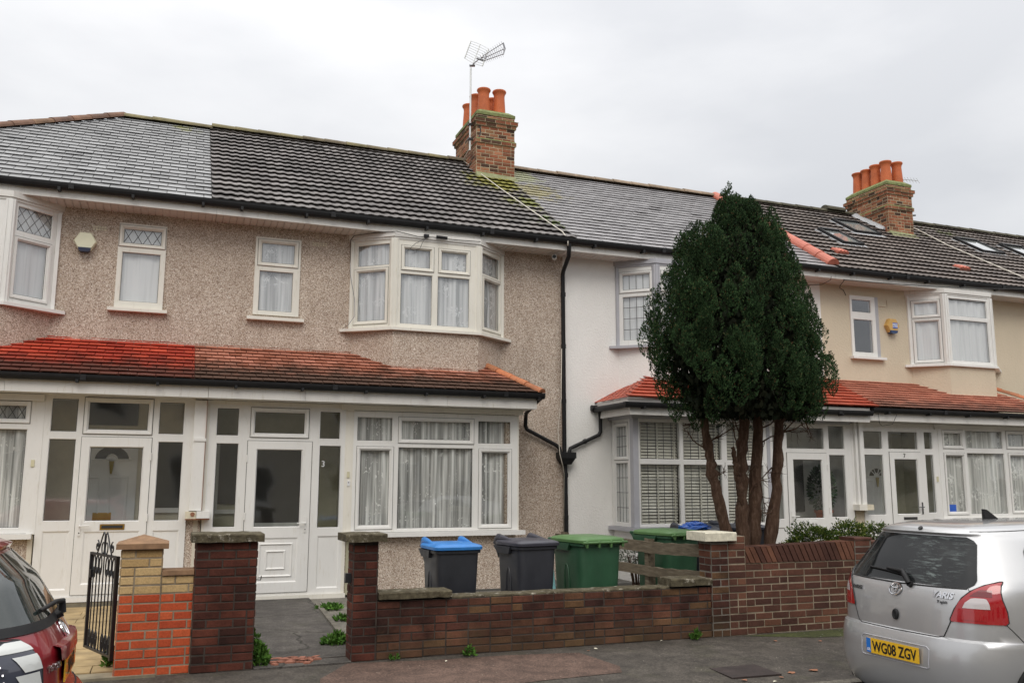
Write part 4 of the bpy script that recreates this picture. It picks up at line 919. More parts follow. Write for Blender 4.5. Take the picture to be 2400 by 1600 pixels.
def skylight(parent, x0, x1, y0, y1, gl='glass_sky', apron=True):
    o = Vector((0, 13.42, 5.75)); s0 = (y0-13.42)/SL.y; s1 = (y1-13.42)/SL.y
    def P(x, s, h): q = o+SL*s+RN*h; return (x, q.y, q.z)
    mb = MB(); w = 0.055
    def bar(a, b, c, e_, h0, h1, mi=0): mb.hexa([P(a,c,h0), P(b,c,h0), P(b,e_,h0), P(a,e_,h0), P(a,c,h1), P(b,c,h1), P(b,e_,h1), P(a,e_,h1)], mi)
    bar(x0, x0+w, s0, s1, 0, 0.11); bar(x1-w, x1, s0, s1, 0, 0.11); bar(x0+w, x1-w, s0, s0+w, 0, 0.10); bar(x0+w, x1-w, s1-0.09, s1, 0, 0.13)
    bar(x0-0.07, x1+0.07, s0-0.12, s0, 0.02, 0.05, 1); bar(x0-0.06, x0, s0, s1, 0.02, 0.05, 1); bar(x1, x1+0.06, s0, s1, 0.02, 0.05, 1)
    sk = mb.build('skylight', [MAT['black_plastic'], MAT['lead_flash']], parent)
    pm = MB(); pm.quad(P(x0+w, s0+w, 0.085), P(x1-w, s0+w, 0.085), P(x1-w, s1-0.09, 0.085), P(x0+w, s1-0.09, 0.085)); pm.build('pane', MAT['skylight_glass'], sk)
m = M('skylight_glass', (0.34, 0.36, 0.35), 0.04); m.b.inputs['Specular IOR Level'].default_value = 1.0; m.b.inputs['Coat Weight'].default_value = 1.0; MAT['skylight_glass'] = m.m
skylight(h4, 13.34, 13.93, 14.88, 15.66); skylight(h4, 14.58, 15.38, 15.85, 16.61)
def vent_tile(parent, x0, x1, y0, y1):
    o = Vector((0, 13.42, 5.75)); s0 = (y0-13.42)/SL.y; s1 = (y1-13.42)/SL.y; mb = MB()
    def P(x, s, h): q = o+SL*s+RN*h; return (x, q.y, q.z)
    mb.hexa([P(x0,s0,0.03), P(x1,s0,0.03), P(x1,s1,0.03), P(x0,s1,0.03), P(x0,s0,0.09), P(x1,s0,0.09), P(x1,s1,0.05), P(x0,s1,0.05)])
    for q in (0.2, 0.5, 0.8): x = x0+(x1-x0)*q; mb.tube([P(x, s0-0.004, 0.085), P(x, s1, 0.055)], 0.03, 8)
    mb.build('vent_tile', MAT['bonnet_red'], parent)
vent_tile(h4, 12.60, 12.88, 14.20, 14.42); vent_tile(h4, 15.78, 16.07, 14.07, 14.26)
porch_front(h4, F_GR, 11.93, 13.75, 0.06, 2.66,
    [(11.990, 12.431, 2.257, 2.59), (12.576, 13.288, 2.262, 2.592), (13.453, 13.657, 2.272, 2.60), (11.996, 12.430, 1.053, 2.153), (13.457, 13.658, 1.078, 2.17)],
    [(11.996, 12.43, 0.14, 0.90), (13.457, 13.658, 0.14, 0.90), (12.57, 13.345, 0.10, 2.215)])
d4 = upvc_door(h4, F_GR, 12.578, 13.337, 0.105, 2.208, (12.682, 13.242, 1.057, 2.08), [(12.70, 13.22, 0.24, 0.90)], 13.285, -1, hz=1.19, hmat='chrome_dark')
letterbox(d4, F_GR, 12.82, 13.142, 0.96, 1.012, 0.016, 'chrome_dark'); digits(d4, F_GR, '7', 12.925, 2.105, 0.02, 0.11, 'gasket')
inner_door(h4, 12.62, 13.45, 0.15, 2.3, fan=(13.06, 1.76, 0.2), sun=True, brass=False)
ib = MB(); F_IN.box(ib, 11.86, 13.85, -0.1, 0.0, 0.0, 2.9, 0); ib.box(11.86, 11.92, 13.16, 14.0, 0, 2.75, 0); ib.box(13.78, 13.84, 13.16, 14.0, 0, 2.75, 1); F_IN.box(ib, 13.5, 13.84, 0.0, 0.012, 0.1, 2.6, 1); ib.box(11.95, 13.8, 13.16, 14.0, 0.05, 0.10, 2)
ib.build('porch_interior', [MAT['inner_grey'], MAT['inner_olive'], MAT['white_paint']], h4)
window(h4, F_GR, 13.90, 16.70, 0.97, 2.69, [(13.956, 14.395, 2.345, 2.598, True), (14.502, 15.483, 2.305, 2.652), (15.633, 16.07, 2.36, 2.612, True), (13.97, 14.41, 1.09, 2.16, True), (14.518, 15.50, 1.04, 2.217), (15.655, 16.12, 1.10, 2.178, True)], net=('net_far', 0.03, 22, 17))
sill(h4, [(13.80, 13.0), (16.8, 13.0)], 0.90, 0.965, 13.1)
wb = MB(); F_GR.box(wb, 13.80, 17.40, -0.25, -0.03, 0.0, 0.91); F_GR.box(wb, 11.745, 11.93, -0.2, -0.025, 0.0, 2.72); F_GR.box(wb, 16.72, 17.4, -0.25, -0.03, 0.91, 2.8); wb.build('wall', MAT['stucco_cream'], h4)
tb = MB(); F_GR.box(tb, 13.75, 13.80, -0.05, 0.0, 0.06, 2.69); F_GR.box(tb, 13.80, 13.90, -0.05, 0.008, 0.95, 2.69); F_GR.box(tb, 13.70, 17.3, 0.0, 0.04, 2.69, 2.752); F_GR.box(tb, 11.90, 13.70, -0.03, 0.012, 2.66, 2.752); F_GR.box(tb, 11.92, 13.8, -0.02, 0.035, 0.0, 0.058); tb.build('trim', MAT['upvc'], h4)
porch_roof_under(h4, 11.852, 17.4); gutter_run(h4, 11.86, 17.4, 12.69, 2.93, 0.052, None, 0.98)
rb = MB(); pentice(rb, 11.995, 16.95, lambda x, k, r: 0, hipR=1.0, seed=36, gauge=0.13, w=0.28); rb.build('porch_roof', MAT['terracotta_plain'], h4)
rb = MB(); ridge_tiles(rb, (16.95, 12.66, 3.05), (16.05, 13.9, 3.68), L=0.3, r=0.075, seed=3); rb.build('hip_tiles', MAT['bonnet_orange'], h4)
mb = MB(); F_GR.box(mb, 13.70, 13.74, 0.0, 0.014, 1.66, 1.76); mb.build('doorbell', MAT['yellow_bell'], h4)
mb = MB(); F_GR.box(mb, 13.975, 14.16, -0.019, -0.016, 1.10, 1.23); mb.build('sticker', MAT['sign_blue'], h4)
mb = MB(); F_UP.box(mb, 13.27, 13.29, 0.0, 0.03, 5.18, 5.30); F_UP.box(mb, 13.27, 13.55, 0.0, 0.015, 5.18, 5.20); F_UP.box(mb, 13.53, 13.55, 0.0, 0.015, 5.20, 5.32); mb.build('air_brick', MAT['stucco_cream'], h4)

# ================================================================== HOUSE 5 (far right, roof only in view)
h5 = thing('terraced_house', 'house at the right edge, brown tiled roof with two roof lights beyond the second chimney', 'house', B5, 'terraced houses along the street')
XA, XB = 17.40, 23.0
shell(h5, XA, XB, 'stucco_far', [(18.6, 20.9, 4.1, 5.4)]); window(h5, Fr(0, 13.87), 18.6, 20.9, 4.1, 5.4, [(18.7, 19.7, 4.2, 5.3), (19.8, 20.8, 4.2, 5.3)], gl='glass_sky')
wb = MB(); F_GR.box(wb, 17.41, 23.0, -0.25, -0.03, 0.0, 2.8); wb.build('wall', MAT['stucco_far'], h5)
soffit(h5, XA+0.002, XB); eaves(h5, XA+0.002, XB, 5)
rb = MB(); wavy(rb, 17.402, 23.0, seed=7); rb.cm = 1; deck(rb, 17.40, 23.0, 1); rb.build('roof', [MAT['tile_brown_far'], MAT['bitumen']], h5)
rb = MB(); ridge_tiles(rb, (16.95, 17.4, 8.42), (23.0, 17.4, 8.42), seed=29); rb.build('ridge_tiles', MAT['ridge_dark'], h5)
skylight(h5, 18.18, 18.94, 15.55, 16.37); skylight(h5, 19.68, 20.45, 15.55, 16.33)
rb = MB(); pentice(rb, 17.5, 22.5, lambda x, k, r: 0, seed=37, gauge=0.13, w=0.28); rb.build('porch_roof', MAT['terracotta_plain'], h5)
# slipped bricks of the two old air vents on the pebble-dashed houses
mb = MB()
for r_ in range(2):
    for k in range(5): F_UP.box(mb, -1.235+k*0.038, -1.235+k*0.038+0.030, 0.0, 0.012, 5.243+r_*0.036, 5.243+r_*0.036+0.028)
mb.build('air_brick', MAT['meter_box'], h1)
mb = MB()
for r_ in range(2):
    for k in range(6): F_UP.box(mb, 1.925+k*0.04, 1.925+k*0.04+0.028, 0.0, 0.012, 5.325+r_*0.034, 5.325+r_*0.034+0.022)
mb.build('air_brick', MAT['meter_box'], h2)
# ------------------------------------------------------------------ ground, road, pavement
def ground_mat(name, c, speck=(0.5, 0.5, 0.5), sp=0.66, bump=0.5, rough=0.85, var=0.25, green=0.0, big=1.2, wet=0.0, crack=0.0):
    m = M(name, c, rough, spec=0.35)
    a = m.ramp(m.noise(big, 7, 0.7), [(0.3, tuple(x*(1-var) for x in c)), (0.5, c), (0.7, tuple(x*(1+var*1.3) for x in c))])
    st = m.ramp(m.noise(5.0, 6, 0.75), [(0.36, 0.62), (0.55, 1.0), (0.75, 1.22)]); a = m.mix(1.0, a, st, 'MULTIPLY')
    f = m.ramp(m.noise(52, 3, 0.7), [(0.32, 0.55), (0.5, 1.0), (0.68, 1.5)]); a = m.mix(1.0, a, f, 'MULTIPLY')
    v = m.n('ShaderNodeTexVoronoi'); v.inputs['Scale'].default_value = 16; m.l(m.coord(), v.inputs['Vector'])
    s_ = m.ramp(v.outputs['Distance'], [(0.07, 1), (0.12, 0)]); k = m.ramp(m.noise(4, 3), [(0.5, 0), (0.6, 1)])
    a = m.mix(m.math('MULTIPLY', m.math('MULTIPLY', s_, k), 0.8), a, speck)
    if crack:
        w = m.n('ShaderNodeTexVoronoi'); w.feature = 'DISTANCE_TO_EDGE'; w.inputs['Scale'].default_value = 0.75; nn = m.n('ShaderNodeTexNoise'); nn.inputs['Scale'].default_value = 2.5; nn.inputs['Detail'].default_value = 5
        cc = m.coord(); m.l(cc, nn.inputs['Vector']); ad = m.n('ShaderNodeMixRGB'); ad.blend_type = 'ADD'; ad.inputs[0].default_value = 0.35; m.l(cc, ad.inputs[1]); m.l(nn.outputs['Color'], ad.inputs[2]); m.l(ad.outputs[0], w.inputs['Vector'])
        a = m.mix(m.math('MULTIPLY', m.ramp(w.outputs['Distance'], [(0.003, 1), (0.010, 0)]), crack), a, (0.018, 0.016, 0.012))
    if green:
        g = m.ramp(m.noise(1.9, 6, 0.75), [(0.52, 0), (0.72, 1)]); a = m.mix(m.math('MULTIPLY', g, green), a, (0.055, 0.06, 0.02))
    m.color(a); m.bump(m.noise(60, 4, 0.7), bump, 0.008)
    if wet: m.rough(m.ramp(m.noise(1.6, 5, 0.6), [(0.35, rough-wet), (0.7, rough)]))
    MAT[name] = m.m
ground_mat('road_asphalt', (0.06, 0.06, 0.06), wet=0.3)
ground_mat('pavement_asphalt', (0.072, 0.062, 0.052), (0.40, 0.37, 0.30), green=0.3, wet=0.2, crack=0.3)
ground_mat('pavement_red', (0.115, 0.073, 0.056), (0.40, 0.33, 0.26), wet=0.1)
ground_mat('earth', (0.075, 0.06, 0.04), green=0.5)
ground_mat('path_dark', (0.085, 0.076, 0.068), (0.30, 0.28, 0.25), var=0.4, crack=0.8, green=0.2)
ground_mat('concrete_old', (0.18, 0.165, 0.14), green=0.4)
ground_mat('moss_ground', (0.055, 0.062, 0.02), var=0.5)
ground_mat('kerb_stone', (0.15, 0.135, 0.11), var=0.3)
simple('paver_yellow', (0.36, 0.26, 0.13), 0.85, var=0.3, scale=4, bump=0.3)
simple('cover_rust', (0.032, 0.022, 0.02), 0.7, var=0.4, bump=0.6)
simple('brick_chip', (0.32, 0.13, 0.085), 0.9, var=0.3, scale=20)
def structure(o): o['kind'] = 'structure'; return o
mb = MB(); mb.box(-260, 300, -260, 420, -0.35, -0.22); structure(mb.build('ground', MAT['earth']))
mb = MB(); mb.box(-120, 160, -1.2, 6.38, -0.21, -0.155); structure(mb.build('road', MAT['road_asphalt']))
mb = MB(); x = -30.0
while x < 40: mb.box(x+0.003, x+0.912, 6.385, 6.51, -0.2, -0.052); x += 0.915
structure(mb.build('kerb', MAT['kerb_stone']))
mb = MB(); mb.hexa([(-120, 6.512, -0.2), (160, 6.512, -0.2), (160, 8.62, -0.2), (-120, 8.62, -0.2), (-120, 6.512, -0.055), (160, 6.512, -0.055), (160, 8.62, 0.004), (-120, 8.62, 0.004)])
structure(mb.build('pavement', MAT['pavement_asphalt']))
def pav(y): return -0.055 + (y-6.512)*0.028
def sheet(name, poly, mat, h=0.004, zf=pav):
    mb = MB(); vs = [(x, y, zf(y)+h) for x, y in poly]; mb.add(vs, [tuple(range(len(vs)))]); return structure(mb.build(name, MAT[mat]))
sheet('pavement_patch', [(1.62, 8.40), (1.30, 7.9), (1.22, 7.45), (1.6, 7.22), (2.5, 7.20), (3.12, 7.28), (3.86, 7.33), (3.95, 7.55), (3.84, 8.18), (3.1, 8.28), (2.4, 8.30)], 'pavement_red')
sheet('pavement_moss', [(5.9, 8.40), (6.6, 8.1), (7.6, 8.0), (9.5, 8.1), (11, 8.42)], 'moss_ground', 0.003)
cov = MB(); vs = [(4.66, 6.82), (5.16, 6.80), (5.19, 7.24), (4.70, 7.23)]
cov.prism(vs, -0.06, pav(7.0)+0.010); c_ = cov.build('inspection_cover', MAT['cover_rust']); tag(c_, 'dark rusty square inspection cover set in the pavement beside the silver car', 'drain cover')
# gardens
mb = MB(); mb.box(0.36, 5.66, 8.62, 13.1, -0.2, 0.0); structure(mb.build('garden_yard', MAT['concrete_old']))
mb = MB(); mb.box(0.80, 1.66, 8.40, 8.66, -0.2, 0.012); mb.prism([(0.80, 8.66), (1.74, 8.66), (1.80, 9.85), (1.92, 12.3), (1.95, 13.05), (0.62, 13.05), (0.62, 11)], 0.001, 0.020); structure(mb.build('path', MAT['path_dark']))
mb = MB(); mb.prism([(1.74, 8.75), (1.80, 8.75), (1.98, 12.3), (1.92, 12.3)], 0.002, 0.045); structure(mb.build('path_edging', MAT['kerb_stone']))
mb = MB(); rnd = random.Random(3); y = 8.62
while y < 13.0:
    x = -2.8 - rnd.uniform(0, 0.5)
    while x < -0.02:
        e_ = min(x+0.6, 0.0); mb.box(x+0.004, e_-0.004, y+0.005, min(y+0.3, 13.02)-0.005, -0.1, 0.03+rnd.uniform(-0.002, 0.002)); x += 0.6
    y += 0.3
structure(mb.build('paving', MAT['paver_yellow']))
mb = MB(); mb.box(-12, 0.36, 8.60, 13.1, -0.2, 0.012); mb.box(5.66, 30, 8.60, 13.1, -0.2, 0.0); structure(mb.build('garden_ground', MAT['earth']))
mb = MB(); mb.box(-3.2, 0.0, 8.40, 8.62, -0.1, 0.02); structure(mb.build('threshold', MAT['step_stone']))

# ------------------------------------------------------------------ boundary walls
def cap_stone(mb, x0, x1, y0, y1, z0, z1, mi, jag=0.008, seed=1):
    rnd = random.Random(seed); n = max(2, int((x1-x0)/0.07)); vs = []; fs = []
    for i in range(n+1):
        x = x0+(x1-x0)*i/n; a = rnd.uniform(-jag, jag); b = rnd.uniform(-jag, jag); c = rnd.uniform(-jag, jag)
        vs += [(x, y0+a*0.6, z0+b*0.4), (x, y0+a, z1-0.010+c*0.5), (x, y0+0.012+a, z1+c*0.5), (x, y1, z1+c*0.4), (x, y1, z0)]
    for i in range(n):
        for k in range(5): j = (k+1) % 5; fs.append((i*5+k, i*5+5+k, i*5+5+j, i*5+j))
    fs.append((0, 1, 2, 3, 4)); fs.append(tuple(n*5+k for k in range(5))[::-1]); mb.add(vs, fs, mi)
# yellow and red gate pillar with its low wing wall
p1 = thing('brick_pillar', 'gate pillar of yellow bricks over bright red bricks with pyramid cap and low wing', 'pillar', (-0.1, 8.5, 0))
mb = MB(); fn = lambda r, rnd: 0 if r >= 9 else 2
brick_block(mb, -0.33, 0.0, 8.44, 8.77, 0.0, 1.05, mi_fn=fn, seed=41, sides='FLRB', mort=1)
mb.build('pillar', [MAT['brick_yellow'], MAT['mortar_light'], MAT['brick_red_painted']], p1)
mb = MB(); brick_block(mb, 0.0, 0.268, 8.446, 8.66, 0.0, 0.825, mi_fn=fn, seed=42, sides='FB', par=1)
mb.build('low_wall', [MAT['brick_yellow'], MAT['mortar_light'], MAT['brick_red_painted']], p1)
mb = MB(); x0, x1, y0, y1 = -0.375, 0.045, 8.395, 8.815; zc = 1.055
mb.box(x0, x1, y0, y1, zc, zc+0.045); mb.add([(x0+0.004, y0+0.004, zc+0.0455), (x1-0.004, y0+0.004, zc+0.0455), (x1-0.004, y1-0.004, zc+0.0455), (x0+0.004, y1-0.004, zc+0.0455), ((x0+x1)/2, (y0+y1)/2, zc+0.115)], [(0,1,4),(1,2,4),(2,3,4),(3,0,4)])
mb.box(0.003, 0.262, 8.42, 8.69, 0.828, 0.868); mb.build('cap', MAT['cap_brown'], p1)
# dark red pier
p2 = thing('brick_pillar', 'wide dark red brick pier with crumbling concrete cap between the two gateways', 'pillar', (0.53, 8.5, 0))
mb = MB(); brick_block(mb, 0.27, 0.79, 8.42, 8.75, 0.0, 1.10, seed=45, wob=0.003, sides='FLRB', course=0.0733); mb.build('pillar', [MAT['brick_dark_red'], MAT['mortar_dark']], p2)
mb = MB(); cap_stone(mb, 0.225, 0.842, 8.37, 8.80, 1.10, 1.172, 0, 0.010, 5); mb.build('cap', MAT['coping_stone'], p2)
mb = MB(); mb.tube([(0.79, 8.5, 0.76), (0.835, 8.5, 0.755), (0.84, 8.5, 0.79)], 0.005, 6); mb.build('hinge_pin', MAT['iron_black'], p2)
# front wall of the middle house
p3 = thing('brick_wall', 'low stained red brick garden wall with most coping missing, narrow pier and white-capped pier', 'garden wall', (3.7, 8.5, 0))
mb = MB(); brick_block(mb, 1.66, 1.892, 8.44, 8.70, 0.0, 1.075, seed=47, wob=0.002, sides='FLRB')
mb.build('pier', [MAT['brick_dark_red'], MAT['mortar_dark']], p3)
mb = MB(); brick_block(mb, 1.892, 5.54, 8.45, 8.665, 0.0, 0.525, seed=48, wob=0.004, sides='FB'); mb.build('wall', [MAT['brick_wall_aged'], MAT['mortar_dark']], p3)
mb = MB(); brick_block(mb, 5.54, 5.757, 8.425, 8.665, 0.0, 1.005, seed=49, sides='FLRB'); mb.build('pier', [MAT['brick_wall_aged'], MAT['mortar_grey']], p3)
mb = MB(); cap_stone(mb, 1.565, 1.957, 8.36, 8.78, 1.078, 1.152, 0, 0.012, 8); mb.build('cap', MAT['coping_stone'], p3)
mb = MB(); cap_stone(mb, 5.44, 5.835, 8.37, 8.75, 1.008, 1.10, 0, 0.007, 9); mb.build('cap', MAT['cap_white'], p3)
mb = MB(); cap_stone(mb, 1.905, 2.615, 8.41, 8.70, 0.545, 0.605, 0, 0.008, 10); cap_stone(mb, 5.03, 5.535, 8.41, 8.70, 0.545, 0.62, 0, 0.008, 11)
cap_stone(mb, 2.62, 5.03, 8.455, 8.66, 0.52, 0.545, 0, 0.010, 12); mb.build('coping', MAT['coping_stone'], p3)
mb = MB(); mb.box(1.60, 1.665, 8.50, 8.57, 0.70, 0.785); mb.build('gate_latch', MAT['iron_black'], p3)
# brown wall with leaning-brick coping
p4 = thing('brick_wall', 'brown brick garden wall with buff mortar and slanted brick coping in front of the conifer', 'garden wall', (6.6, 8.5, 0))
mb = MB(); brick_block(mb, 5.765, 5.99, 8.44, 8.665, 0.0, 1.05, seed=51, sides='FLRB'); mb.build('pier', [MAT['brick_brown'], MAT['mortar_light']], p4)
mb = MB(); brick_block(mb, 5.99, 7.50, 8.45, 8.66, 0.0, 0.75, seed=52, sides='FB', par=1); mb.build('wall', [MAT['brick_brown'], MAT['mortar_light']], p4)
mb = MB(); rnd = random.Random(4); x = 5.985; mb.box(6.0, 7.495, 8.47, 8.64, 0.75, 0.915, 1)
def clipx(q, lim, keep):
    out_ = []
    for (x0_, z0_), (x1_, z1_) in zip(q, q[1:]+q[:1]):
        a, b = keep(x0_), keep(x1_)
        if a: out_.append((x0_, z0_))
        if a != b: t = (lim-x0_)/(x1_-x0_); out_.append((lim, z0_+(z1_-z0_)*t))
    return out_
while x < 7.60:
    top = 0.925 + 0.04*(x-6)/1.5; lean = 0.085; j = rnd.uniform(-0.003, 0.003)
    q = [(x, 0.758), (x+0.062, 0.758), (x+0.062-lean, top), (x-lean, top)]
    q = clipx(q, 5.992, lambda v: v >= 5.992); q = clipx(q, 7.498, lambda v: v <= 7.498) if len(q) > 2 else q
    if len(q) > 2:
        k = len(q); mb.add([(p, 8.442+j, z) for p, z in q] + [(p, 8.668, z) for p, z in q], [tuple(range(k)), tuple(range(k, 2*k))[::-1]] + [(a, a+k, (a+1) % k+k, (a+1) % k) for a in range(k)], 0)
    x += 0.074
mb.build('brick_coping', [MAT['brick_brown'], MAT['mortar_light']], p4)
mb = MB(); brick_block(mb, 7.50, 7.74, 8.43, 8.665, 0.0, 0.975, seed=55, sides='FLRB'); cap_stone(mb, 7.49, 7.75, 8.42, 8.68, 0.975, 1.005, 0, 0.004, 13); mb.build('pier', [MAT['brick_brown'], MAT['mortar_grey']], p4)
p5 = thing('brick_wall', 'brown brick garden wall running on behind the silver car', 'garden wall', (10, 8.5, 0))
mb = MB(); brick_block(mb, 7.745, 13.0, 8.45, 8.66, 0.0, 0.90, seed=56, sides='FB'); mb.box(7.745, 13.0, 8.43, 8.68, 0.90, 0.955, 0); mb.build('wall', [MAT['brick_brown'], MAT['mortar_grey']], p5)

# ------------------------------------------------------------------ iron gate
g = thing('garden_gate', 'open black wrought iron gate with scrolls hung on the yellow and red pillar', 'gate', (-0.365, 8.6, 0.1))
gf = Fr(-0.615, 9.25, 0.25, -0.65); GW = math.hypot(0.25, 0.65)
mb = MB(); zt = 0.985; zb = 0.14
for u, r_ in ((0.0, 0.013), (GW, 0.016)): gf.box(mb, u-r_, u+r_, -r_, r_, zb-(0.02 if u else 0), zt)
gf.box(mb, 0, GW, -0.012, 0.012, zt-0.02, zt); gf.box(mb, 0, GW, -0.012, 0.012, zb, zb+0.02)
for k in range(1, 8):
    u = GW*k/8; mb.tube([gf.p(u, 0, zb+0.02), gf.p(u, 0, zt-(0.02 if k == 4 else 0.13))], 0.0065, 6)
mb.build('frame', MAT['iron_black'], g)
sc = MB()
def scroll(cu, cz, r, a0, turns, dirn=1, n=22, shrink=0.25):
    pts = []
    for i in range(n+1):
        t = i/n; an = a0 + dirn*turns*2*pi*t; rad = r*(1-(1-shrink)*t); pts.append(gf.p(cu+cos(an)*rad, 0, cz+sin(an)*rad*1.25))
    sc.tube(pts, 0.0065, 6)
def leafloop(cu, z_top, w, h): 
    pts = [gf.p(cu+sin(2*pi*i/20)*w, 0, z_top-h*(0.5-0.5*cos(2*pi*i/20))) for i in range(21)]; sc.tube(pts, 0.006, 6)
for k in (1, 2, 3, 5, 6, 7):
    u = GW*k/8; leafloop(u, zt-0.02, 0.034, 0.17); scroll(u-0.015*(1 if k < 4 else -1), zt-0.16, 0.028, 0, 1.2, 1)
for k in (1, 2, 3, 5, 6, 7):
    u = GW*k/8; leafloop(u, zb+0.17, 0.030, 0.15); scroll(u+0.012, zb+0.13, 0.024, 0, 1.2, -1)
cu = GW/2
for s_ in (-1, 1):
    sc.tube([gf.p(cu+s_*0.19, 0, zt), gf.p(cu+s_*0.13, 0, zt+0.07), gf.p(cu+s_*0.08, 0, zt+0.15), gf.p(cu+s_*0.045, 0, zt+0.19), gf.p(cu+s_*0.012, 0, zt+0.17), gf.p(cu+s_*0.006, 0, zt)], 0.007, 6)
    scroll(cu+s_*0.20, zt+0.06, 0.042, pi/2, 1.3, s_); leafloop(cu+s_*0.045, zt+0.10, 0.035, 0.10)
sc.build('scrollwork', MAT['iron_black'], g)
mb = MB(); gf.box(mb, 0.01, 0.07, -0.02, 0.02, 0.76, 0.83); mb.build('latch', MAT['iron_black'], g)
mb = MB(); e1 = gf.p(GW, 0, 0)
for z in (0.76, 0.24): mb.tube([(e1.x, e1.y, z), (-0.32, 8.60, z-0.01)], 0.009, 6); mb.tube([(e1.x, e1.y, z-0.04), (e1.x, e1.y, z+0.04)], 0.018, 8)
mb.build('hinge', MAT['iron_black'], g)

# ------------------------------------------------------------------ wooden fence
m = M('old_wood', (0.16, 0.13, 0.09), 0.9); c = m.ramp(m.noise(6, 6, 0.7, stretch=(6, 0.7, 6)), [(0.3, (0.07, 0.052, 0.033)), (0.55, (0.15, 0.12, 0.08)), (0.75, (0.23, 0.20, 0.145))]); m.color(c); m.bump(m.noise(12, 5, 0.7, stretch=(8, 0.6, 8)), 0.6, 0.006); MAT['old_wood'] = m.m
fe = thing('rail_fence', 'weathered two-rail wooden fence between the gardens behind the green bin', 'fence', (5.6, 10.5, 0))
def fz(y, z0, z1): return z0+(z1-z0)*(y-8.7)/3.6
for (a, b, t) in ((0.945, 0.86, 0.135), (0.655, 0.55, 0.115)):
    mb = MB(); n = 24; vs = []; fs = []
    for i in range(n+1):
        y = 8.68+4.0*i/n; z = fz(y, a, b)+0.008*sin(y*3.1)+0.004*sin(y*17); w = 0.018
        x = 5.585 + 0.01*sin(y*2)
        vs += [(x-w, y, z-t), (x+w, y, z-t), (x+w, y, z), (x-w, y, z)]
    for i in range(n):
        for k in range(4): j = (k+1) % 4; fs.append((i*4+k, i*4+j, i*4+4+j, i*4+4+k))
    fs += [(3, 2, 1, 0), tuple(n*4+k for k in range(4))]
    mb.add(vs, fs); mb.build('rail', MAT['old_wood'], fe)
for y in (9.95, 11.5, 12.5): mb = MB(); mb.hexa([(5.60, y-0.05, 0), (5.70, y-0.05, 0), (5.70, y+0.05, 0), (5.60, y+0.05, 0), (5.605, y-0.045, fz(y, 0.97, 0.9)), (5.695, y-0.045, fz(y, 0.965, 0.89)), (5.695, y+0.045, fz(y, 0.96, 0.88)), (5.605, y+0.045, fz(y, 0.975, 0.9))]); mb.build('post', MAT['old_wood'], fe)

# ------------------------------------------------------------------ wheelie bins
def plastic(name, c, rough=0.42):
    m = M(name, c, rough); a = m.ramp(m.noise(4, 5, 0.7, stretch=(1, 1, 0.4)), [(0.3, tuple(x*0.8 for x in c)), (0.7, tuple(x*1.15 for x in c))]); m.color(a); m.bump(m.noise(300, 2), 0.1, 0.001)
    m.rough(m.ramp(m.noise(7, 4), [(0.3, rough-0.08), (0.7, rough+0.12)])); MAT[name] = m.m
plastic('bin_black', (0.026, 0.028, 0.034)); plastic('bin_grey', (0.035, 0.037, 0.045)); plastic('bin_green', (0.032, 0.095, 0.05)); plastic('lid_green', (0.085, 0.18, 0.06), 0.42)
plastic('lid_blue', (0.03, 0.19, 0.52), 0.4); plastic('lid_grey', (0.05, 0.05, 0.065), 0.35); plastic('lid_dark', (0.04, 0.045, 0.06), 0.38); plastic('bag_blue', (0.02, 0.10, 0.42), 0.3)
def rrect(hw, hd, n=24, e=7.0, cy=0.0):
    pts = []
    for k in range(n):
        t = 2*pi*(k+0.5)/n; c_, s_ = cos(t), sin(t)
        pts.append((math.copysign(abs(c_)**(2/e), c_)*hw, cy+math.copysign(abs(s_)**(2/e), s_)*hd))
    return pts
def loft(mb, rings, mi=None, cap0=True, cap1=True):
    n = len(rings[0]); vs = [p for r in rings for p in r]; fs = []
    for i in range(len(rings)-1):
        for k in range(n): k2 = (k+1) % n; fs.append((i*n+k, i*n+k2, (i+1)*n+k2, (i+1)*n+k))
    if cap0: fs.append(tuple(range(n))[::-1])
    if cap1: fs.append(tuple((len(rings)-1)*n+k for k in range(n)))
    mb.add(vs, fs, mi)
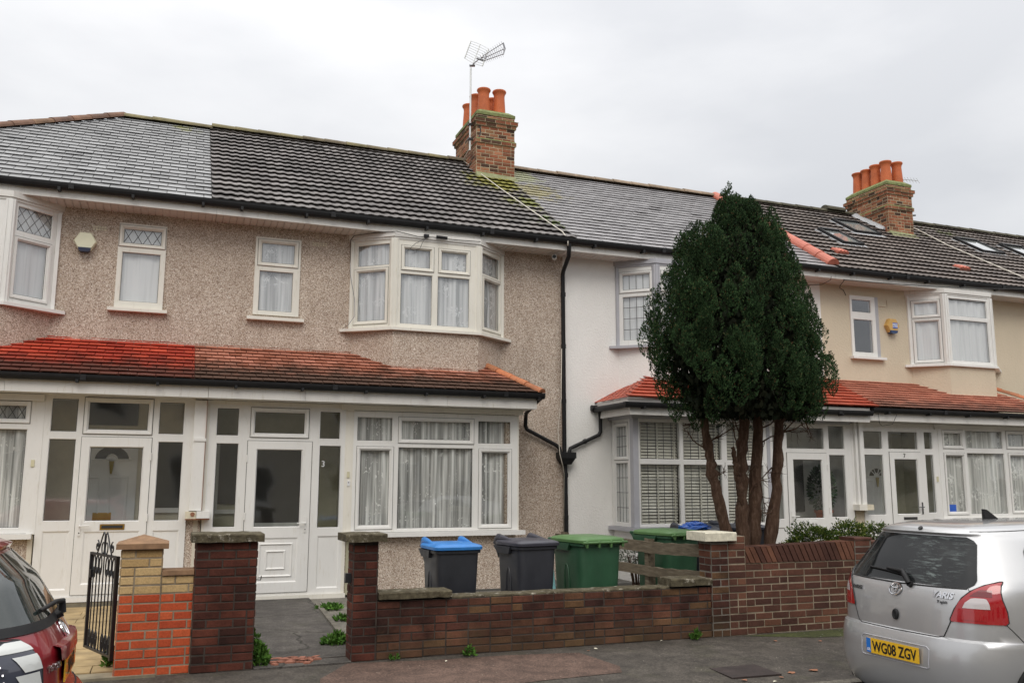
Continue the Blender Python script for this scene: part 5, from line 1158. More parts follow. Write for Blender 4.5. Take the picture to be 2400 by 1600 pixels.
def make_bin(label, body, lid, loc, rot, w=0.48, dp=0.55, h=0.93, style='ears', group='wheelie bins in the front gardens'):
    t = thing('wheelie_bin', label, 'wheelie bin', loc, group); t.rotation_euler = (0, 0, rot); WL[t.name] = Vector((0, 0, 0))
    mb = MB(); N = 48
    def R(z, hw, hd, cy=0.0, e=8): return [(x, y, z) for x, y in rrect(hw, hd, N, e, cy)]
    loft(mb, [R(0.05, w*0.40, dp*0.38, 0.02), R(0.09, w*0.42, dp*0.40, 0.02), R(h*0.6, w*0.455, dp*0.455, 0.0), R(h-0.05, w*0.48, dp*0.485), R(h-0.045, w*0.5+0.012, dp*0.5+0.01), R(h-0.02, w*0.5+0.014, dp*0.5+0.012), R(h-0.012, w*0.5, dp*0.5)])
    # recessed hand grips on the sides, lip on the front, lifting comb
    for s_ in (-1, 1):
        x = s_*w*0.468
        pts = [(x*0.985, dp*0.02+0.05*cos(a), h*0.52+0.22*sin(a)) for a in [pi*k/10 for k in range(11)]]
        pts = [(x*0.93, dp*0.02+0.05, h*0.2)] + pts + [(x*0.93, dp*0.02-0.05, h*0.2)]
        mb.tube(pts, 0.007, 6)
    mb.build('body', MAT[body], t, smooth=True, auto=35)
    lb = MB()
    zz = h-0.01
    loft(lb, [R(zz, w*0.5+0.024, dp*0.5+0.022, -0.01), R(zz+0.028, w*0.5+0.026, dp*0.5+0.026, -0.01), R(zz+0.045, w*0.5+0.012, dp*0.5+0.012, -0.01), R(zz+0.062, w*0.40, dp*0.40, 0.0), R(zz+0.066, w*0.2, dp*0.2, 0.0)])
    if style == 'ears':
        for s_ in (-1, 1):
            lb.tube([(s_*w*0.44, -dp*0.30, zz+0.03), (s_*w*0.43, 0, zz+0.05), (s_*w*0.43, dp*0.28, zz+0.065), (s_*w*0.43, dp*0.46, zz+0.07), (s_*w*0.43, dp*0.56, zz+0.04)], [0.015, 0.022, 0.032, 0.042, 0.03], 10)
    else:
        for k in range(4): x = -w*0.42+w*0.84*k/3; lb.hexa([(x-0.012, -dp*0.5-0.045, zz-0.05), (x+0.012, -dp*0.5-0.045, zz-0.05), (x+0.012, -dp*0.5-0.0, zz-0.01), (x-0.012, -dp*0.5-0.0, zz-0.01), (x-0.014, -dp*0.5-0.055, zz+0.02), (x+0.014, -dp*0.5-0.055, zz+0.02), (x+0.014, -dp*0.4, zz+0.05), (x-0.014, -dp*0.4, zz+0.05)])
        lb.tube([(-w*0.5-0.01, -dp*0.5-0.045, zz+0.005), (w*0.5+0.01, -dp*0.5-0.045, zz+0.005)], 0.014, 8)
    lb.build('lid', MAT[lid], t, smooth=True, auto=40)
    hb = MB(); yb = dp*0.56
    hb.tube([(-w*0.50, yb, h+0.0), (w*0.50, yb, h+0.0)], 0.016, 8)
    for s_ in (-1, 1): hb.hexa([(s_*w*0.40-0.02, dp*0.44, h-0.16), (s_*w*0.40+0.02, dp*0.44, h-0.16), (s_*w*0.40+0.02, dp*0.47, h-0.16), (s_*w*0.40-0.02, dp*0.47, h-0.16), (s_*w*0.45-0.02, dp*0.46, h+0.01), (s_*w*0.45+0.02, dp*0.46, h+0.01), (s_*w*0.45+0.02, yb+0.02, h+0.02), (s_*w*0.45-0.02, yb+0.02, h+0.02)])
    for s_ in (-1, 1): hb.hexa([(s_*w*0.5-0.02, -dp*0.1, h-0.10), (s_*w*0.5+0.02, -dp*0.1, h-0.10), (s_*w*0.5+0.02, dp*0.35, h-0.10), (s_*w*0.5-0.02, dp*0.35, h-0.10), (s_*w*0.5-0.03, -dp*0.18, h-0.022), (s_*w*0.5+0.035, -dp*0.18, h-0.022), (s_*w*0.5+0.035, dp*0.50, h-0.022), (s_*w*0.5-0.03, dp*0.50, h-0.022)])
    hb.build('handle', MAT[body], t)
    for s_ in (-1, 1):
        wb = MB(); wb.tube([(s_*w*0.42, dp*0.42, 0.10), (s_*w*0.52, dp*0.42, 0.10)], 0.10, 18); wb.build('wheel', MAT['rubber'], t, smooth=True, auto=40)
    return t
make_bin('black wheelie bin with bright blue lid, first behind the low stained wall', 'bin_black', 'lid_blue', (2.86, 9.28, 0), radians(2), w=0.49, h=0.945)
make_bin('dark grey wheelie bin with dark grey lid between the blue-lidded and the green bin', 'bin_grey', 'lid_grey', (3.73, 9.28, 0), radians(9), w=0.48, h=0.965)
make_bin('large green wheelie bin with light green lid standing beside the wooden fence', 'bin_green', 'lid_green', (4.48, 9.32, 0), radians(8), w=0.565, dp=0.66, h=0.985, style='ribs')
make_bin('green wheelie bin in front of the white house bay behind the rail fence', 'bin_green', 'lid_green', (6.02, 10.15, 0), radians(14), w=0.56, dp=0.68, h=0.99, style='ribs', group='bins by the white house bay')
make_bin('black wheelie bin under a crumpled blue bag behind the white-capped pier', 'bin_black', 'lid_dark', (6.62, 10.35, 0), radians(-8), w=0.54, dp=0.6, h=1.0, group='bins by the white house bay')
make_bin('black wheelie bin with dark lid behind the conifer trunks', 'bin_black', 'lid_dark', (7.22, 10.3, 0), radians(6), w=0.54, dp=0.6, h=1.03, group='bins by the white house bay')
bg = MB(); rnd = random.Random(12); n = 16; vs = []; fs = []
for j in range(9):
    for i in range(n): a = 2*pi*i/n; r_ = (1-j/8)**0.6; vs.append((6.42+cos(a)*0.24*r_*(1+0.22*rnd.uniform(-1, 1)), 10.12+sin(a)*0.16*r_*(1+0.2*rnd.uniform(-1, 1)), 1.045+0.085*(j/8)**0.7+rnd.uniform(-0.012, 0.012)))
for j in range(8):
    for i in range(n): k = (i+1) % n; fs.append((j*n+i, j*n+k, j*n+n+k, j*n+n+i))
bg.add(vs, fs); tag(bg.build('plastic_bag', MAT['bag_blue']), 'crumpled blue plastic bag lying on a dark bin lid', 'bag')
sg = thing('sign_board', 'small teal and pink board leaning on the house wall between two bins', 'sign', (5.25, 12.6, 0))
mb = MB(); mb.hexa([(5.05, 12.5, 0.02), (5.5, 12.5, 0.02), (5.5, 12.52, 0.02), (5.05, 12.52, 0.02), (5.05, 12.62, 0.5), (5.5, 12.62, 0.5), (5.5, 12.64, 0.5), (5.05, 12.64, 0.5)], 0)
mb.hexa([(5.05, 12.61, 0.40), (5.5, 12.61, 0.40), (5.5, 12.615, 0.4), (5.05, 12.615, 0.4), (5.05, 12.626, 0.52), (5.5, 12.626, 0.52), (5.5, 12.63, 0.52), (5.05, 12.63, 0.52)], 1)
simple('teal', (0.15, 0.32, 0.33), 0.4); simple('pink_white', (0.62, 0.5, 0.55), 0.4); mb.build('board', [MAT['teal'], MAT['pink_white']], sg)

# ------------------------------------------------------------------ rainwater pipes, cables, alarm boxes, aerials
dp_ = thing('downpipe', 'long black downpipe with hopper at the joint of pebble-dash and white render', 'downpipe', (6.27, 13.8, 0))
mb = MB(); Yp = 13.835
mb.tube([(6.17, 13.40, 5.66), (6.17, 13.40, 5.54), (6.19, 13.46, 5.45), (6.23, 13.78, 5.26), (6.245, Yp, 5.20), (6.255, Yp, 2.12)], 0.036, 12)
for z in (4.86, 3.95, 3.0): mb.tube([(6.25, Yp, z-0.035), (6.25, Yp, z+0.035)], 0.044, 12)
mb.build('pipe', MAT['black_plastic'], dp_, smooth=True, auto=40)
mb = MB(); mb.hexa([(6.19, 13.74, 1.93), (6.34, 13.74, 1.93), (6.34, 13.88, 1.93), (6.19, 13.88, 1.93), (6.13, 13.70, 2.03), (6.40, 13.70, 2.03), (6.40, 13.89, 2.03), (6.13, 13.89, 2.03)]); mb.box(6.12, 6.41, 13.69, 13.89, 2.03, 2.13); mb.build('hopper', MAT['black_plastic'], dp_)
mb = MB(); mb.tube([(6.27, Yp, 1.94), (6.29, Yp, 0.0)], 0.036, 12)
for z in (1.75, 1.05): mb.tube([(6.275, Yp, z-0.035), (6.275, Yp, z+0.035)], 0.044, 12)
mb.build('pipe', MAT['black_plastic'], dp_, smooth=True, auto=40)
mb = MB(); mb.tube([(5.36, 12.72, 2.93), (5.37, 13.0, 2.86), (5.50, 13.70, 2.76), (5.535, 13.8, 2.70), (5.54, 13.83, 2.56), (5.57, 13.83, 2.50), (6.10, 13.83, 2.25), (6.16, 13.83, 2.20), (6.18, 13.83, 2.12)], 0.033, 12); mb.build('branch_pipe', MAT['black_plastic'], dp_, smooth=True, auto=40)
mb = MB(); mb.tube([(6.90, 13.80, 2.86), (6.93, 13.83, 2.80), (6.945, 13.84, 2.74), (6.945, 13.84, 2.50), (6.91, 13.84, 2.44), (6.45, 13.83, 2.24), (6.36, 13.83, 2.20), (6.34, 13.83, 2.12)], 0.033, 12)
mb.tube([(6.62, 13.83, 2.315), (6.66, 13.83, 2.333)], 0.042, 12); mb.build('branch_pipe', MAT['black_plastic'], dp_, smooth=True, auto=40)
dw = thing('downpipe', 'white boxed downpipe between the two porches of the pebble-dashed houses', 'downpipe', (0.37, 13.05, 0))
mb = MB(); mb.box(0.292, 0.462, 13.02, 13.12, 1.235, 2.74); mb.box(0.32, 0.45, 13.005, 13.02, 1.235, 2.18); mb.box(0.305, 0.463, 12.99, 13.03, 2.175, 2.215); mb.build('pipe', MAT['upvc'], dw)
mb = MB(); mb.box(0.453, 0.459, 13.0, 13.05, 1.24, 2.74); mb.build('stain', MAT['rust'], dw)
mbx = thing('meter_box', 'small stained box with broken cover above the pebble-dash between the pebble-dashed porches', 'box', (0.4, 13.0, 1.12))
mb = MB(); mb.box(0.25, 0.385, 12.96, 13.1, 1.13, 1.225, 0); mb.box(0.39, 0.56, 12.95, 13.1, 1.135, 1.23, 1); mb.box(0.25, 0.56, 12.965, 13.1, 1.115, 1.13, 2); mb.tube([(0.34, 12.95, 1.19), (0.34, 12.97, 1.19)], 0.03, 8, 2); mb.build('case', [MAT['meter_box'], MAT['upvc'], MAT['rust']], mbx)
dw2 = thing('downpipe', 'white double downpipe between the white and the cream house porches', 'downpipe', (11.83, 13.05, 0))
mb = MB(); mb.box(11.748, 11.80, 13.04, 13.12, 1.25, 2.74); mb.box(11.815, 11.905, 13.0, 13.11, 1.25, 2.74); mb.build('pipe', MAT['upvc'], dw2)
mbx2 = thing('meter_box', 'cream box at the foot of the white pipes beside the cream house porch', 'box', (11.84, 13.0, 1.14))
mb = MB(); mb.box(11.672, 11.85, 12.94, 13.1, 1.145, 1.25, 1); mb.box(11.853, 12.01, 12.95, 13.1, 1.15, 1.248, 0); mb.build('case', [MAT['meter_box'], MAT['upvc_cream']], mbx2)

def alarm(label, cx, cz, mat, lens, s=0.165, tx=None):
    t = thing('alarm_box', label, 'alarm box', (cx, 13.82, cz)); mb = MB()
    def hexo(r, y, sx=1.0): return [(cx+r*sx*cos(a), y, cz+r*sin(a)) for a in [pi/3*k for k in range(6)]]
    A = hexo(s*0.98, 13.9); B = hexo(s, 13.83); C = hexo(s*0.9, 13.80)
    loft(mb, [A, B, C]); mb.build('case', MAT[mat], t)
    lb = MB(); q = [(cx-s*0.56, cz-s*0.62), (cx+s*0.56, cz-s*0.62), (cx+s*0.50, cz-s*0.88), (cx+s*0.28, cz-s*1.0), (cx-s*0.28, cz-s*1.0), (cx-s*0.50, cz-s*0.88)]
    lb.add([(x, 13.785, z) for x, z in q]+[(x, 13.88, z) for x, z in q], [tuple(range(6)), tuple(range(6, 12))[::-1]]+[(k, k+6, (k+1) % 6+6, (k+1) % 6) for k in range(6)])
    lb.build('lens', MAT[lens], t)
    if tx:
        mb = MB(); mb.box(cx-0.03, cx+0.095, 13.792, 13.799, cz-0.055, cz+0.055, 0); mb.box(cx-0.03, cx+0.095, 13.789, 13.7915, cz+0.035, cz+0.055, 1); mb.box(cx-0.03, cx+0.095, 13.789, 13.7915, cz-0.055, cz-0.035, 1); pl = mb.build('label_plate', [MAT['white_paint'], MAT['sign_blue']], t)
        digits(pl, Fr(0, 13.791), tx, cx+0.032, cz-0.026, 0.0, 0.062, 'sign_blue', 'lettering')
alarm('cream hexagonal alarm box with dark blue base between bay and narrow window', -1.315, 5.045, 'alarm_cream', 'dark_blue', 0.155)
alarm('yellow hexagonal alarm box with blue and white label on the cream house', 13.58, 4.79, 'alarm_yellow', 'lens_blue', 0.165, 'ADT')
sc_ = thing('security_camera', 'small white bullet camera under the eaves beside the black downpipe', 'camera', (6.07, 13.78, 5.5))
mb = MB(); mb.tube([(6.10, 13.86, 5.50), (5.98, 13.60, 5.46)], 0.042, 14); mb.build('housing', MAT['upvc'], sc_, smooth=True, auto=40)
mb = MB(); mb.tube([(5.982, 13.605, 5.461), (5.978, 13.596, 5.459)], 0.034, 14); mb.build('lens', MAT['gasket'], sc_)
mb = MB(); mb.tube([(6.08, 13.80, 5.49), (6.10, 13.82, 5.56)], 0.014, 8); mb.build('bracket', MAT['upvc'], sc_)

ae = thing('tv_aerial', 'grid and fan television aerial on a tall pale mast fixed to the nearer chimney', 'aerial', (5.46, 16.75, 8.5))
mb = MB(); mb.tube([(5.455, 16.72, 8.42), (5.455, 16.72, 10.24)], 0.019, 10); mb.build('mast', MAT['galv'], ae)
mb = MB()
for z in (8.98, 8.66): mb.tube([(5.43, 16.70, z), (5.60, 16.78, z)], 0.014, 6); mb.box(5.41, 5.49, 16.68, 16.76, z-0.02, z+0.02)
mb.tube([(5.56+0.12*cos(a)*0.7, 16.60, 8.82+0.16*sin(a)) for a in [pi*k/8-pi/2 for k in range(9)]], 0.012, 6); mb.build('bracket', MAT['iron_black'], ae)
# grid reflector of three upright bars with thin rods, and a fan of three director booms
bars = [((5.39, 16.95, 10.553), (5.526, 16.95, 10.97)), ((5.517, 16.75, 10.366), (5.671, 16.75, 10.822)), ((5.637, 16.5, 10.209), (5.773, 16.5, 10.617))]
mb = MB()
for k, (a, b) in enumerate(bars): mb.tube([a, b], 0.013 if k != 1 else 0.009, 6)
for k in range(9):
    t = k/8; mb.tube([Vector(a).lerp(Vector(b), t) for a, b in bars], 0.0042, 4)
mb.build('reflector', MAT['alu_grey'], ae)
mb = MB(); jn = Vector((5.49, 16.75, 10.32)); nd = Vector((5.60, 16.55, 10.40))
mb.tube([jn, nd, (5.66, 16.48, 10.40)], 0.010, 6); mb.tube([jn+Vector((-0.05, 0, -0.02)), jn+Vector((0.06, 0, 0.0))], 0.028, 8)
ends = [Vector((5.953, 16.1, 10.589)), Vector((5.962, 16.1, 10.456)), Vector((5.954, 16.1, 10.346))]; st_ = [Vector((5.62, 16.52, 10.42)), Vector((5.67, 16.46, 10.38)), Vector((5.66, 16.5, 10.325))]
for a, b in zip(st_, ends):
    mb.tube([a, b], 0.0075, 6)
    for k in range(1, 11): c_ = a.lerp(b, k/10.5); mb.tube([c_-Vector((0.045, 0.05, -0.02)), c_+Vector((0.045, 0.05, -0.02))], 0.0032, 4)
mb.tube([ends[0]+Vector((0, 0, 0.01)), Vector((5.985, 16.1, 10.47)), ends[2]-Vector((0, 0, 0.01))], [0.012, 0.022, 0.012], 6)
mb.tube([(5.56, 16.62, 10.43), (5.60, 16.55, 10.38), (5.65, 16.5, 10.345)], 0.022, 6); mb.tube([(5.61, 16.52, 10.45), (5.63, 16.5, 10.40)], 0.02, 6); mb.tube([(5.69, 16.45, 10.42), (5.68, 16.45, 10.36)], 0.018, 6)
mb.build('boom', MAT['chrome_dark'], ae)
ae2 = thing('tv_aerial', 'small bare aerial sticking out behind the pots of the farther chimney', 'aerial', (16.9, 17.2, 9.2))
mb = MB(); q0 = Vector((16.85, 17.0, 9.38)); mb.tube([(16.82, 17.0, 8.6), q0], 0.014, 6); q1 = Vector((17.55, 16.7, 9.30)); mb.tube([q0, q1], 0.008, 5)
for k in range(11): c_ = q0.lerp(q1, k/10); mb.tube([c_+Vector((-0.03, 0.02, 0.07)), c_+Vector((0.03, -0.02, -0.07))], 0.004, 4)
for s_ in (1, -1): mb.tube([q0, q0+Vector((0.05, 0, 0.26*s_))], 0.007, 5)
mb.build('elements', MAT['alu_grey'], ae2)
mb = MB(); mb.tube([(16.8, 16.4, 8.20), (17.02, 16.35, 8.22)], 0.02, 6); mb.build('bracket', MAT['iron_black'], ae2)

def cable(label, pts, r, mat, name='cable'):
    mb = MB(); mb.tube(pts, r, 6); return tag(mb.build(name, MAT[mat], smooth=True), label, 'cable')
def lerp3(a, b, n, sag): a = Vector(a); b = Vector(b); return [a.lerp(b, i/n) - Vector((0, 0, sag*4*(i/n)*(1-i/n))) for i in range(n+1)]
cable('pale aerial lead running from the nearer chimney down across the dark roof to the gutter', [(5.50, 16.75, 8.55), (5.44, 17.1, 8.36), (5.50, 17.3, 8.40), (5.60, 16.97, 8.15), (5.72, 15.74, 7.36), (5.84, 14.88, 6.80), (6.09, 13.49, 5.88), (6.13, 13.36, 5.72), (6.12, 13.34, 5.6)], 0.010, 'cable_white')
cable('pale cable crossing the brown roof from the farther chimney to the right edge', [(16.9, 17.0, 8.3), (17.32, 16.6, 7.95), (17.24, 15.65, 7.30), (17.42, 13.84, 6.12), (17.5, 13.3, 5.75)], 0.014, 'cable_white')
cable('thin white cable looping beside the black downpipe and round its hopper', [(6.20, 13.80, 3.9), (6.19, 13.82, 3.0), (6.12, 13.80, 2.5), (6.10, 13.68, 2.1), (6.16, 13.68, 1.88), (6.23, 13.80, 1.78), (6.235, 13.84, 0.6)], 0.006, 'cable_white')
cable('thin black cable draped along the head of the lace-curtained bay', [(2.52, 13.87, 5.40), (2.52, 13.84, 5.46), (2.56, 13.78, 5.52), (2.9, 13.52, 5.545), (3.15, 13.33, 5.535), (3.5, 13.35, 5.49), (3.75, 13.33, 5.50), (4.1, 13.35, 5.50), (4.55, 13.34, 5.51)], 0.006, 'cable_black')
cable('thin loop of black cable hanging before the top lights of the lace-curtained bay', [(3.65, 13.34, 5.49), (3.45, 13.30, 5.36), (3.36, 13.30, 5.27), (3.42, 13.30, 5.24), (3.52, 13.30, 5.28), (3.58, 13.31, 5.42), (3.67, 13.34, 5.50)], 0.0045, 'cable_black')
cable('thin pale cable hanging down the left edge of the lace-curtained bay', [(2.52, 13.86, 5.40), (2.53, 13.84, 4.9), (2.60, 13.80, 4.5), (2.60, 13.76, 4.2), (2.50, 13.76, 4.05), (2.42, 13.78, 4.0)], 0.0045, 'chrome_dark')
mb = MB(); mb.tube([(3.80, 13.33, 5.515), (3.98, 13.33, 5.51)], 0.026, 8); mb.box(3.6, 3.68, 13.33, 13.37, 5.50, 5.54); tag(mb.build('junction_box', MAT['black_plastic']), 'small black cable joint under the eaves above the lace-curtained bay', 'cable joint')
cable('telephone wire from the eaves of the cream house out past its bay', lerp3((12.02, 13.42, 5.53), (21.5, 11.8, 6.1), 16, 0.25), 0.009, 'cable_black', 'wire')
cable('short black wire drooping under the eaves at the cream house corner', [(11.7, 13.38, 5.56), (11.72, 13.42, 5.5), (11.66, 13.6, 5.44), (11.45, 13.85, 5.46)], 0.006, 'cable_black', 'wire')
cable('black wire from the eaves bracket to the top of the cream house window', [(12.05, 13.42, 5.52), (12.1, 13.6, 5.46), (12.3, 13.84, 5.47), (12.42, 13.88, 5.45), (12.48, 13.88, 5.34)], 0.006, 'cable_black', 'wire')
cable('thin wire hanging from the gutter between the white and cream porches', [(12.02, 12.72, 2.9), (12.03, 12.71, 2.7), (12.1, 12.73, 2.66), (12.35, 12.73, 2.70), (12.45, 12.71, 2.88)], 0.004, 'cable_black', 'wire')

# ------------------------------------------------------------------ plants
def leaf_mat(name, stops, rough=0.85, trans=0.15):
    m = M(name, rough=rough, spec=0.3); c = m.ramp(m.island(), stops); w = m.ramp(m.noise(2.6, 4, 0.6), [(0.32, 0.55), (0.68, 1.45)]); c = m.mix(1.0, c, w, 'MULTIPLY'); m.color(c); m.b.inputs['Specular IOR Level'].default_value = 0.12
    m.b.inputs['Subsurface Weight'].default_value = 0.0; MAT[name] = m.m
leaf_mat('conifer', [(0.0, (0.010, 0.023, 0.009)), (0.35, (0.019, 0.042, 0.016)), (0.7, (0.034, 0.070, 0.026)), (0.95, (0.06, 0.105, 0.040)), (0.985, (0.10, 0.07, 0.03)), (1.0, (0.13, 0.065, 0.03))])
leaf_mat('conifer_inner_shaded', [(0.0, (0.006, 0.010, 0.005)), (1.0, (0.016, 0.018, 0.009))])  # inner twigs, coloured near black to put shade into the crown's gaps
leaf_mat('hedge_leaf', [(0.0, (0.02, 0.045, 0.012)), (0.5, (0.05, 0.09, 0.018)), (0.85, (0.12, 0.16, 0.03)), (1.0, (0.24, 0.25, 0.05))])
leaf_mat('weed_leaf', [(0.0, (0.035, 0.09, 0.015)), (1.0, (0.12, 0.24, 0.045))])
leaf_mat('grey_leaf', [(0.0, (0.08, 0.10, 0.07)), (1.0, (0.22, 0.25, 0.19))])
leaf_mat('pot_leaf', [(0.0, (0.02, 0.05, 0.025)), (1.0, (0.06, 0.11, 0.05))])
m = M('bark', (0.1, 0.07, 0.05), 0.95, spec=0.2); c = m.ramp(m.noise(9, 7, 0.75, stretch=(3, 3, 0.7)), [(0.25, (0.035, 0.02, 0.014)), (0.5, (0.10, 0.058, 0.038)), (0.72, (0.20, 0.135, 0.10)), (0.9, (0.30, 0.24, 0.19))]); m.color(c); m.bump(m.noise(14, 6, 0.8, stretch=(3, 3, 0.6)), 1.0, 0.03); MAT['bark'] = m.m
def leaf(vs, fs, p, d, s, w, rnd, n=None):
    """a small pointed leaf / shoot of 4 corners from p along d"""
    d = d.normalized(); a = d.cross(Vector((rnd.uniform(-1, 1), rnd.uniform(-1, 1), rnd.uniform(-1, 1))))
    if a.length < 1e-3: return
    a.normalize(); b = len(vs); m_ = p+d*s*0.45
    vs.extend([tuple(p), tuple(m_+a*w), tuple(p+d*s), tuple(m_-a*w)]); fs.append((b, b+1, b+2, b+3))
def tuft(vs, fs, p, d, L, rnd, k=11, spread=0.75):
    for _ in range(k):
        t = rnd.random(); q = p + d*L*t*0.8
        dd = (d + Vector((rnd.gauss(0, spread), rnd.gauss(0, spread), rnd.gauss(0, spread*0.7)))).normalized()
        leaf(vs, fs, q, dd, L*rnd.uniform(0.35, 0.6), L*rnd.uniform(0.09, 0.15), rnd)
tree = thing('conifer_tree', 'tall dark green clipped conifer with several bare stems behind the brown wall', 'tree', (6.75, 9.4, 0))
LP = [(2.2, 6.03), (2.45, 5.62), (3.08, 5.33), (3.45, 5.27), (3.95, 5.42), (4.42, 5.69), (4.83, 5.87), (4.97, 6.05), (5.12, 6.32), (5.43, 6.53), (5.58, 6.60)]
RP = [(2.2, 7.10), (2.32, 7.85), (2.82, 8.28), (3.23, 8.25), (3.98, 7.97), (4.61, 7.70), (5.20, 7.45), (5.30, 7.20), (5.43, 7.00), (5.58, 6.68)]
def ip(tab, z):
    if z <= tab[0][0]: return tab[0][1]
    for (a, b), (c_, d_) in zip(tab, tab[1:]):
        if z <= c_: return b+(d_-b)*(z-a)/(c_-a)
    return tab[-1][1]
rnd = random.Random(99); vs = []; fs = []; lobes = []
def rad(x, y, z): k = y/9.4; return Vector((x*k, y, 1.63+(z-1.63)*k))     # keeps the crown's outline round a slanted axis
for _ in range(330):
    z = 2.50+2.65*rnd.random(); L_, R_ = max(ip(LP, z), ip(LP, z+0.25), ip(LP, z-0.25)), min(ip(RP, z), ip(RP, z+0.25), ip(RP, z-0.25)); cx, hw = (L_+R_)/2, (R_-L_)/2
    a = rnd.uniform(0, 2*pi); lr = rnd.uniform(0.11, 0.165); lh = rnd.uniform(0.30, 0.50)
    rr_ = max(0.02, hw-lr*0.5); rd = max(0.02, min(hw, 1.25)-lr)
    e_ = rnd.uniform(0.85, 1.05) if rnd.random() < 0.9 else rnd.uniform(0.55, 0.85)
    lobes.append((cx+rr_*cos(a)*e_, 9.4+rd*sin(a)*e_, z, lr, lh))
lobes += [(6.63, 9.4, 5.34, 0.09, 0.30), (6.60, 9.38, 5.10, 0.14, 0.36), (6.84, 9.4, 5.14, 0.11, 0.3), (6.97, 9.38, 5.02, 0.12, 0.30), (7.38, 9.35, 4.95, 0.12, 0.34), (7.28, 9.35, 4.8, 0.14, 0.34), (7.46, 9.3, 4.72, 0.14, 0.4), (7.40, 9.2, 4.55, 0.16, 0.45), (7.52, 9.3, 4.4, 0.16, 0.4), (7.2, 9.2, 4.75, 0.13, 0.35), (5.86, 9.25, 4.3, 0.14, 0.4), (5.98, 9.2, 4.4, 0.15, 0.4), (5.78, 9.3, 4.1, 0.14, 0.4), (6.12, 9.25, 4.65, 0.11, 0.3), (6.05, 9.3, 4.74, 0.12, 0.30), (5.92, 9.3, 4.55, 0.12, 0.28), (5.45, 9.35, 3.72, 0.11, 0.26), (5.40, 9.3, 3.5, 0.11, 0.24), (7.85, 9.3, 3.95, 0.11, 0.26), (8.02, 9.3, 3.6, 0.11, 0.26), (7.70, 9.3, 4.3, 0.11, 0.24), (5.70, 9.3, 4.15, 0.11, 0.26)]
for (lx, ly, lz, lr, lh) in lobes:
    n = int(290*(lr/0.15)**1.6*(lh/0.45))
    if ly > 9.9: n = int(n*0.5)
    for _ in range(n):
        u = rnd.uniform(-1, 1); th = rnd.uniform(0, 2*pi)
        s_ = sqrt(max(0, 1-u*u)); prof = lr*(1.0-0.42*max(0, u))
        p = rad(lx+cos(th)*s_*prof, ly+sin(th)*s_*prof, lz+u*lh*0.6)
        d = (Vector((cos(th)*s_*0.8, sin(th)*s_*0.8, max(0.0, u)+0.8)) + Vector((rnd.gauss(0, .12), rnd.gauss(0, .12), 0))).normalized()
        tuft(vs, fs, p-d*0.035, d, rnd.uniform(0.032, 0.056), rnd, 5, 0.42)
mb = MB(); mb.add(vs, fs); mb.build('crown', MAT['conifer'], tree)
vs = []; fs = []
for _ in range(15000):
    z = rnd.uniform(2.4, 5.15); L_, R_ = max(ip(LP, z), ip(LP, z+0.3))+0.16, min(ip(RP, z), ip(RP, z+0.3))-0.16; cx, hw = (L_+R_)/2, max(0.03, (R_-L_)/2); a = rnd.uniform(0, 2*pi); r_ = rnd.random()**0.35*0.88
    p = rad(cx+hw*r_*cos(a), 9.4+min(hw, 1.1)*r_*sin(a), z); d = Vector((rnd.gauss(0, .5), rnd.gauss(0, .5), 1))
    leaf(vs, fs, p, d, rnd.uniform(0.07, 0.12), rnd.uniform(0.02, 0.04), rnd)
mb = MB(); mb.add(vs, fs); mb.build('inner_twigs', MAT['conifer_inner_shaded'], tree)
def stem(pts, r0_, r1_, seed, knots=5):
    rnd = random.Random(seed); P = [Vector(p) for p in pts]; out_ = []; rs = []
    tot = len(P)-1; N = 34
    for i in range(N+1):
        t = i/N*tot; k = min(int(t), tot-1); q = P[k].lerp(P[k+1], t-k)
        out_.append(q+Vector((rnd.gauss(0, .006), rnd.gauss(0, .006), 0))); rs.append((r0_+(r1_-r0_)*i/N)*(1+rnd.gauss(0, 0.09)))
    for _ in range(knots): rs[rnd.randrange(3, N-2)] *= 1.25
    mb = MB(); mb.tube(out_, rs, 12); return mb.build('trunk', MAT['bark'], tree, smooth=True)
Yt = 9.3
stem([(6.40, Yt, 0.0), (6.38, Yt, 0.9), (6.23, Yt, 1.48), (6.165, Yt, 1.77), (6.132, Yt, 2.04), (6.07, Yt, 2.41), (6.02, Yt, 3.2), (6.0, Yt, 4.4)], 0.075, 0.035, 1)
stem([(6.57, Yt+.03, 0.0), (6.60, Yt+.03, 0.88), (6.61, Yt+.03, 1.62), (6.632, Yt+.03, 2.04), (6.664, Yt, 2.42), (6.66, Yt, 3.6), (6.62, Yt, 5.0)], 0.10, 0.04, 2)
stem([(6.60, Yt, 1.30), (6.54, Yt-.02, 1.57), (6.49, Yt-.03, 1.85), (6.455, Yt-.03, 2.06)], 0.055, 0.022, 3, 1)
stem([(6.745, Yt+.05, 0.0), (6.765, Yt+.05, 0.87), (6.824, Yt+.05, 1.67), (6.876, Yt, 2.43), (6.95, Yt, 3.6), (7.0, Yt, 4.8)], 0.095, 0.04, 4)
stem([(6.93, Yt-.02, 0.0), (6.955, Yt-.02, 0.87), (7.10, Yt, 1.61), (7.145, Yt, 1.99), (7.185, Yt, 2.44), (7.35, Yt, 3.4), (7.4, Yt, 4.6)], 0.08, 0.035, 5)
mb = MB(); rnd = random.Random(31)
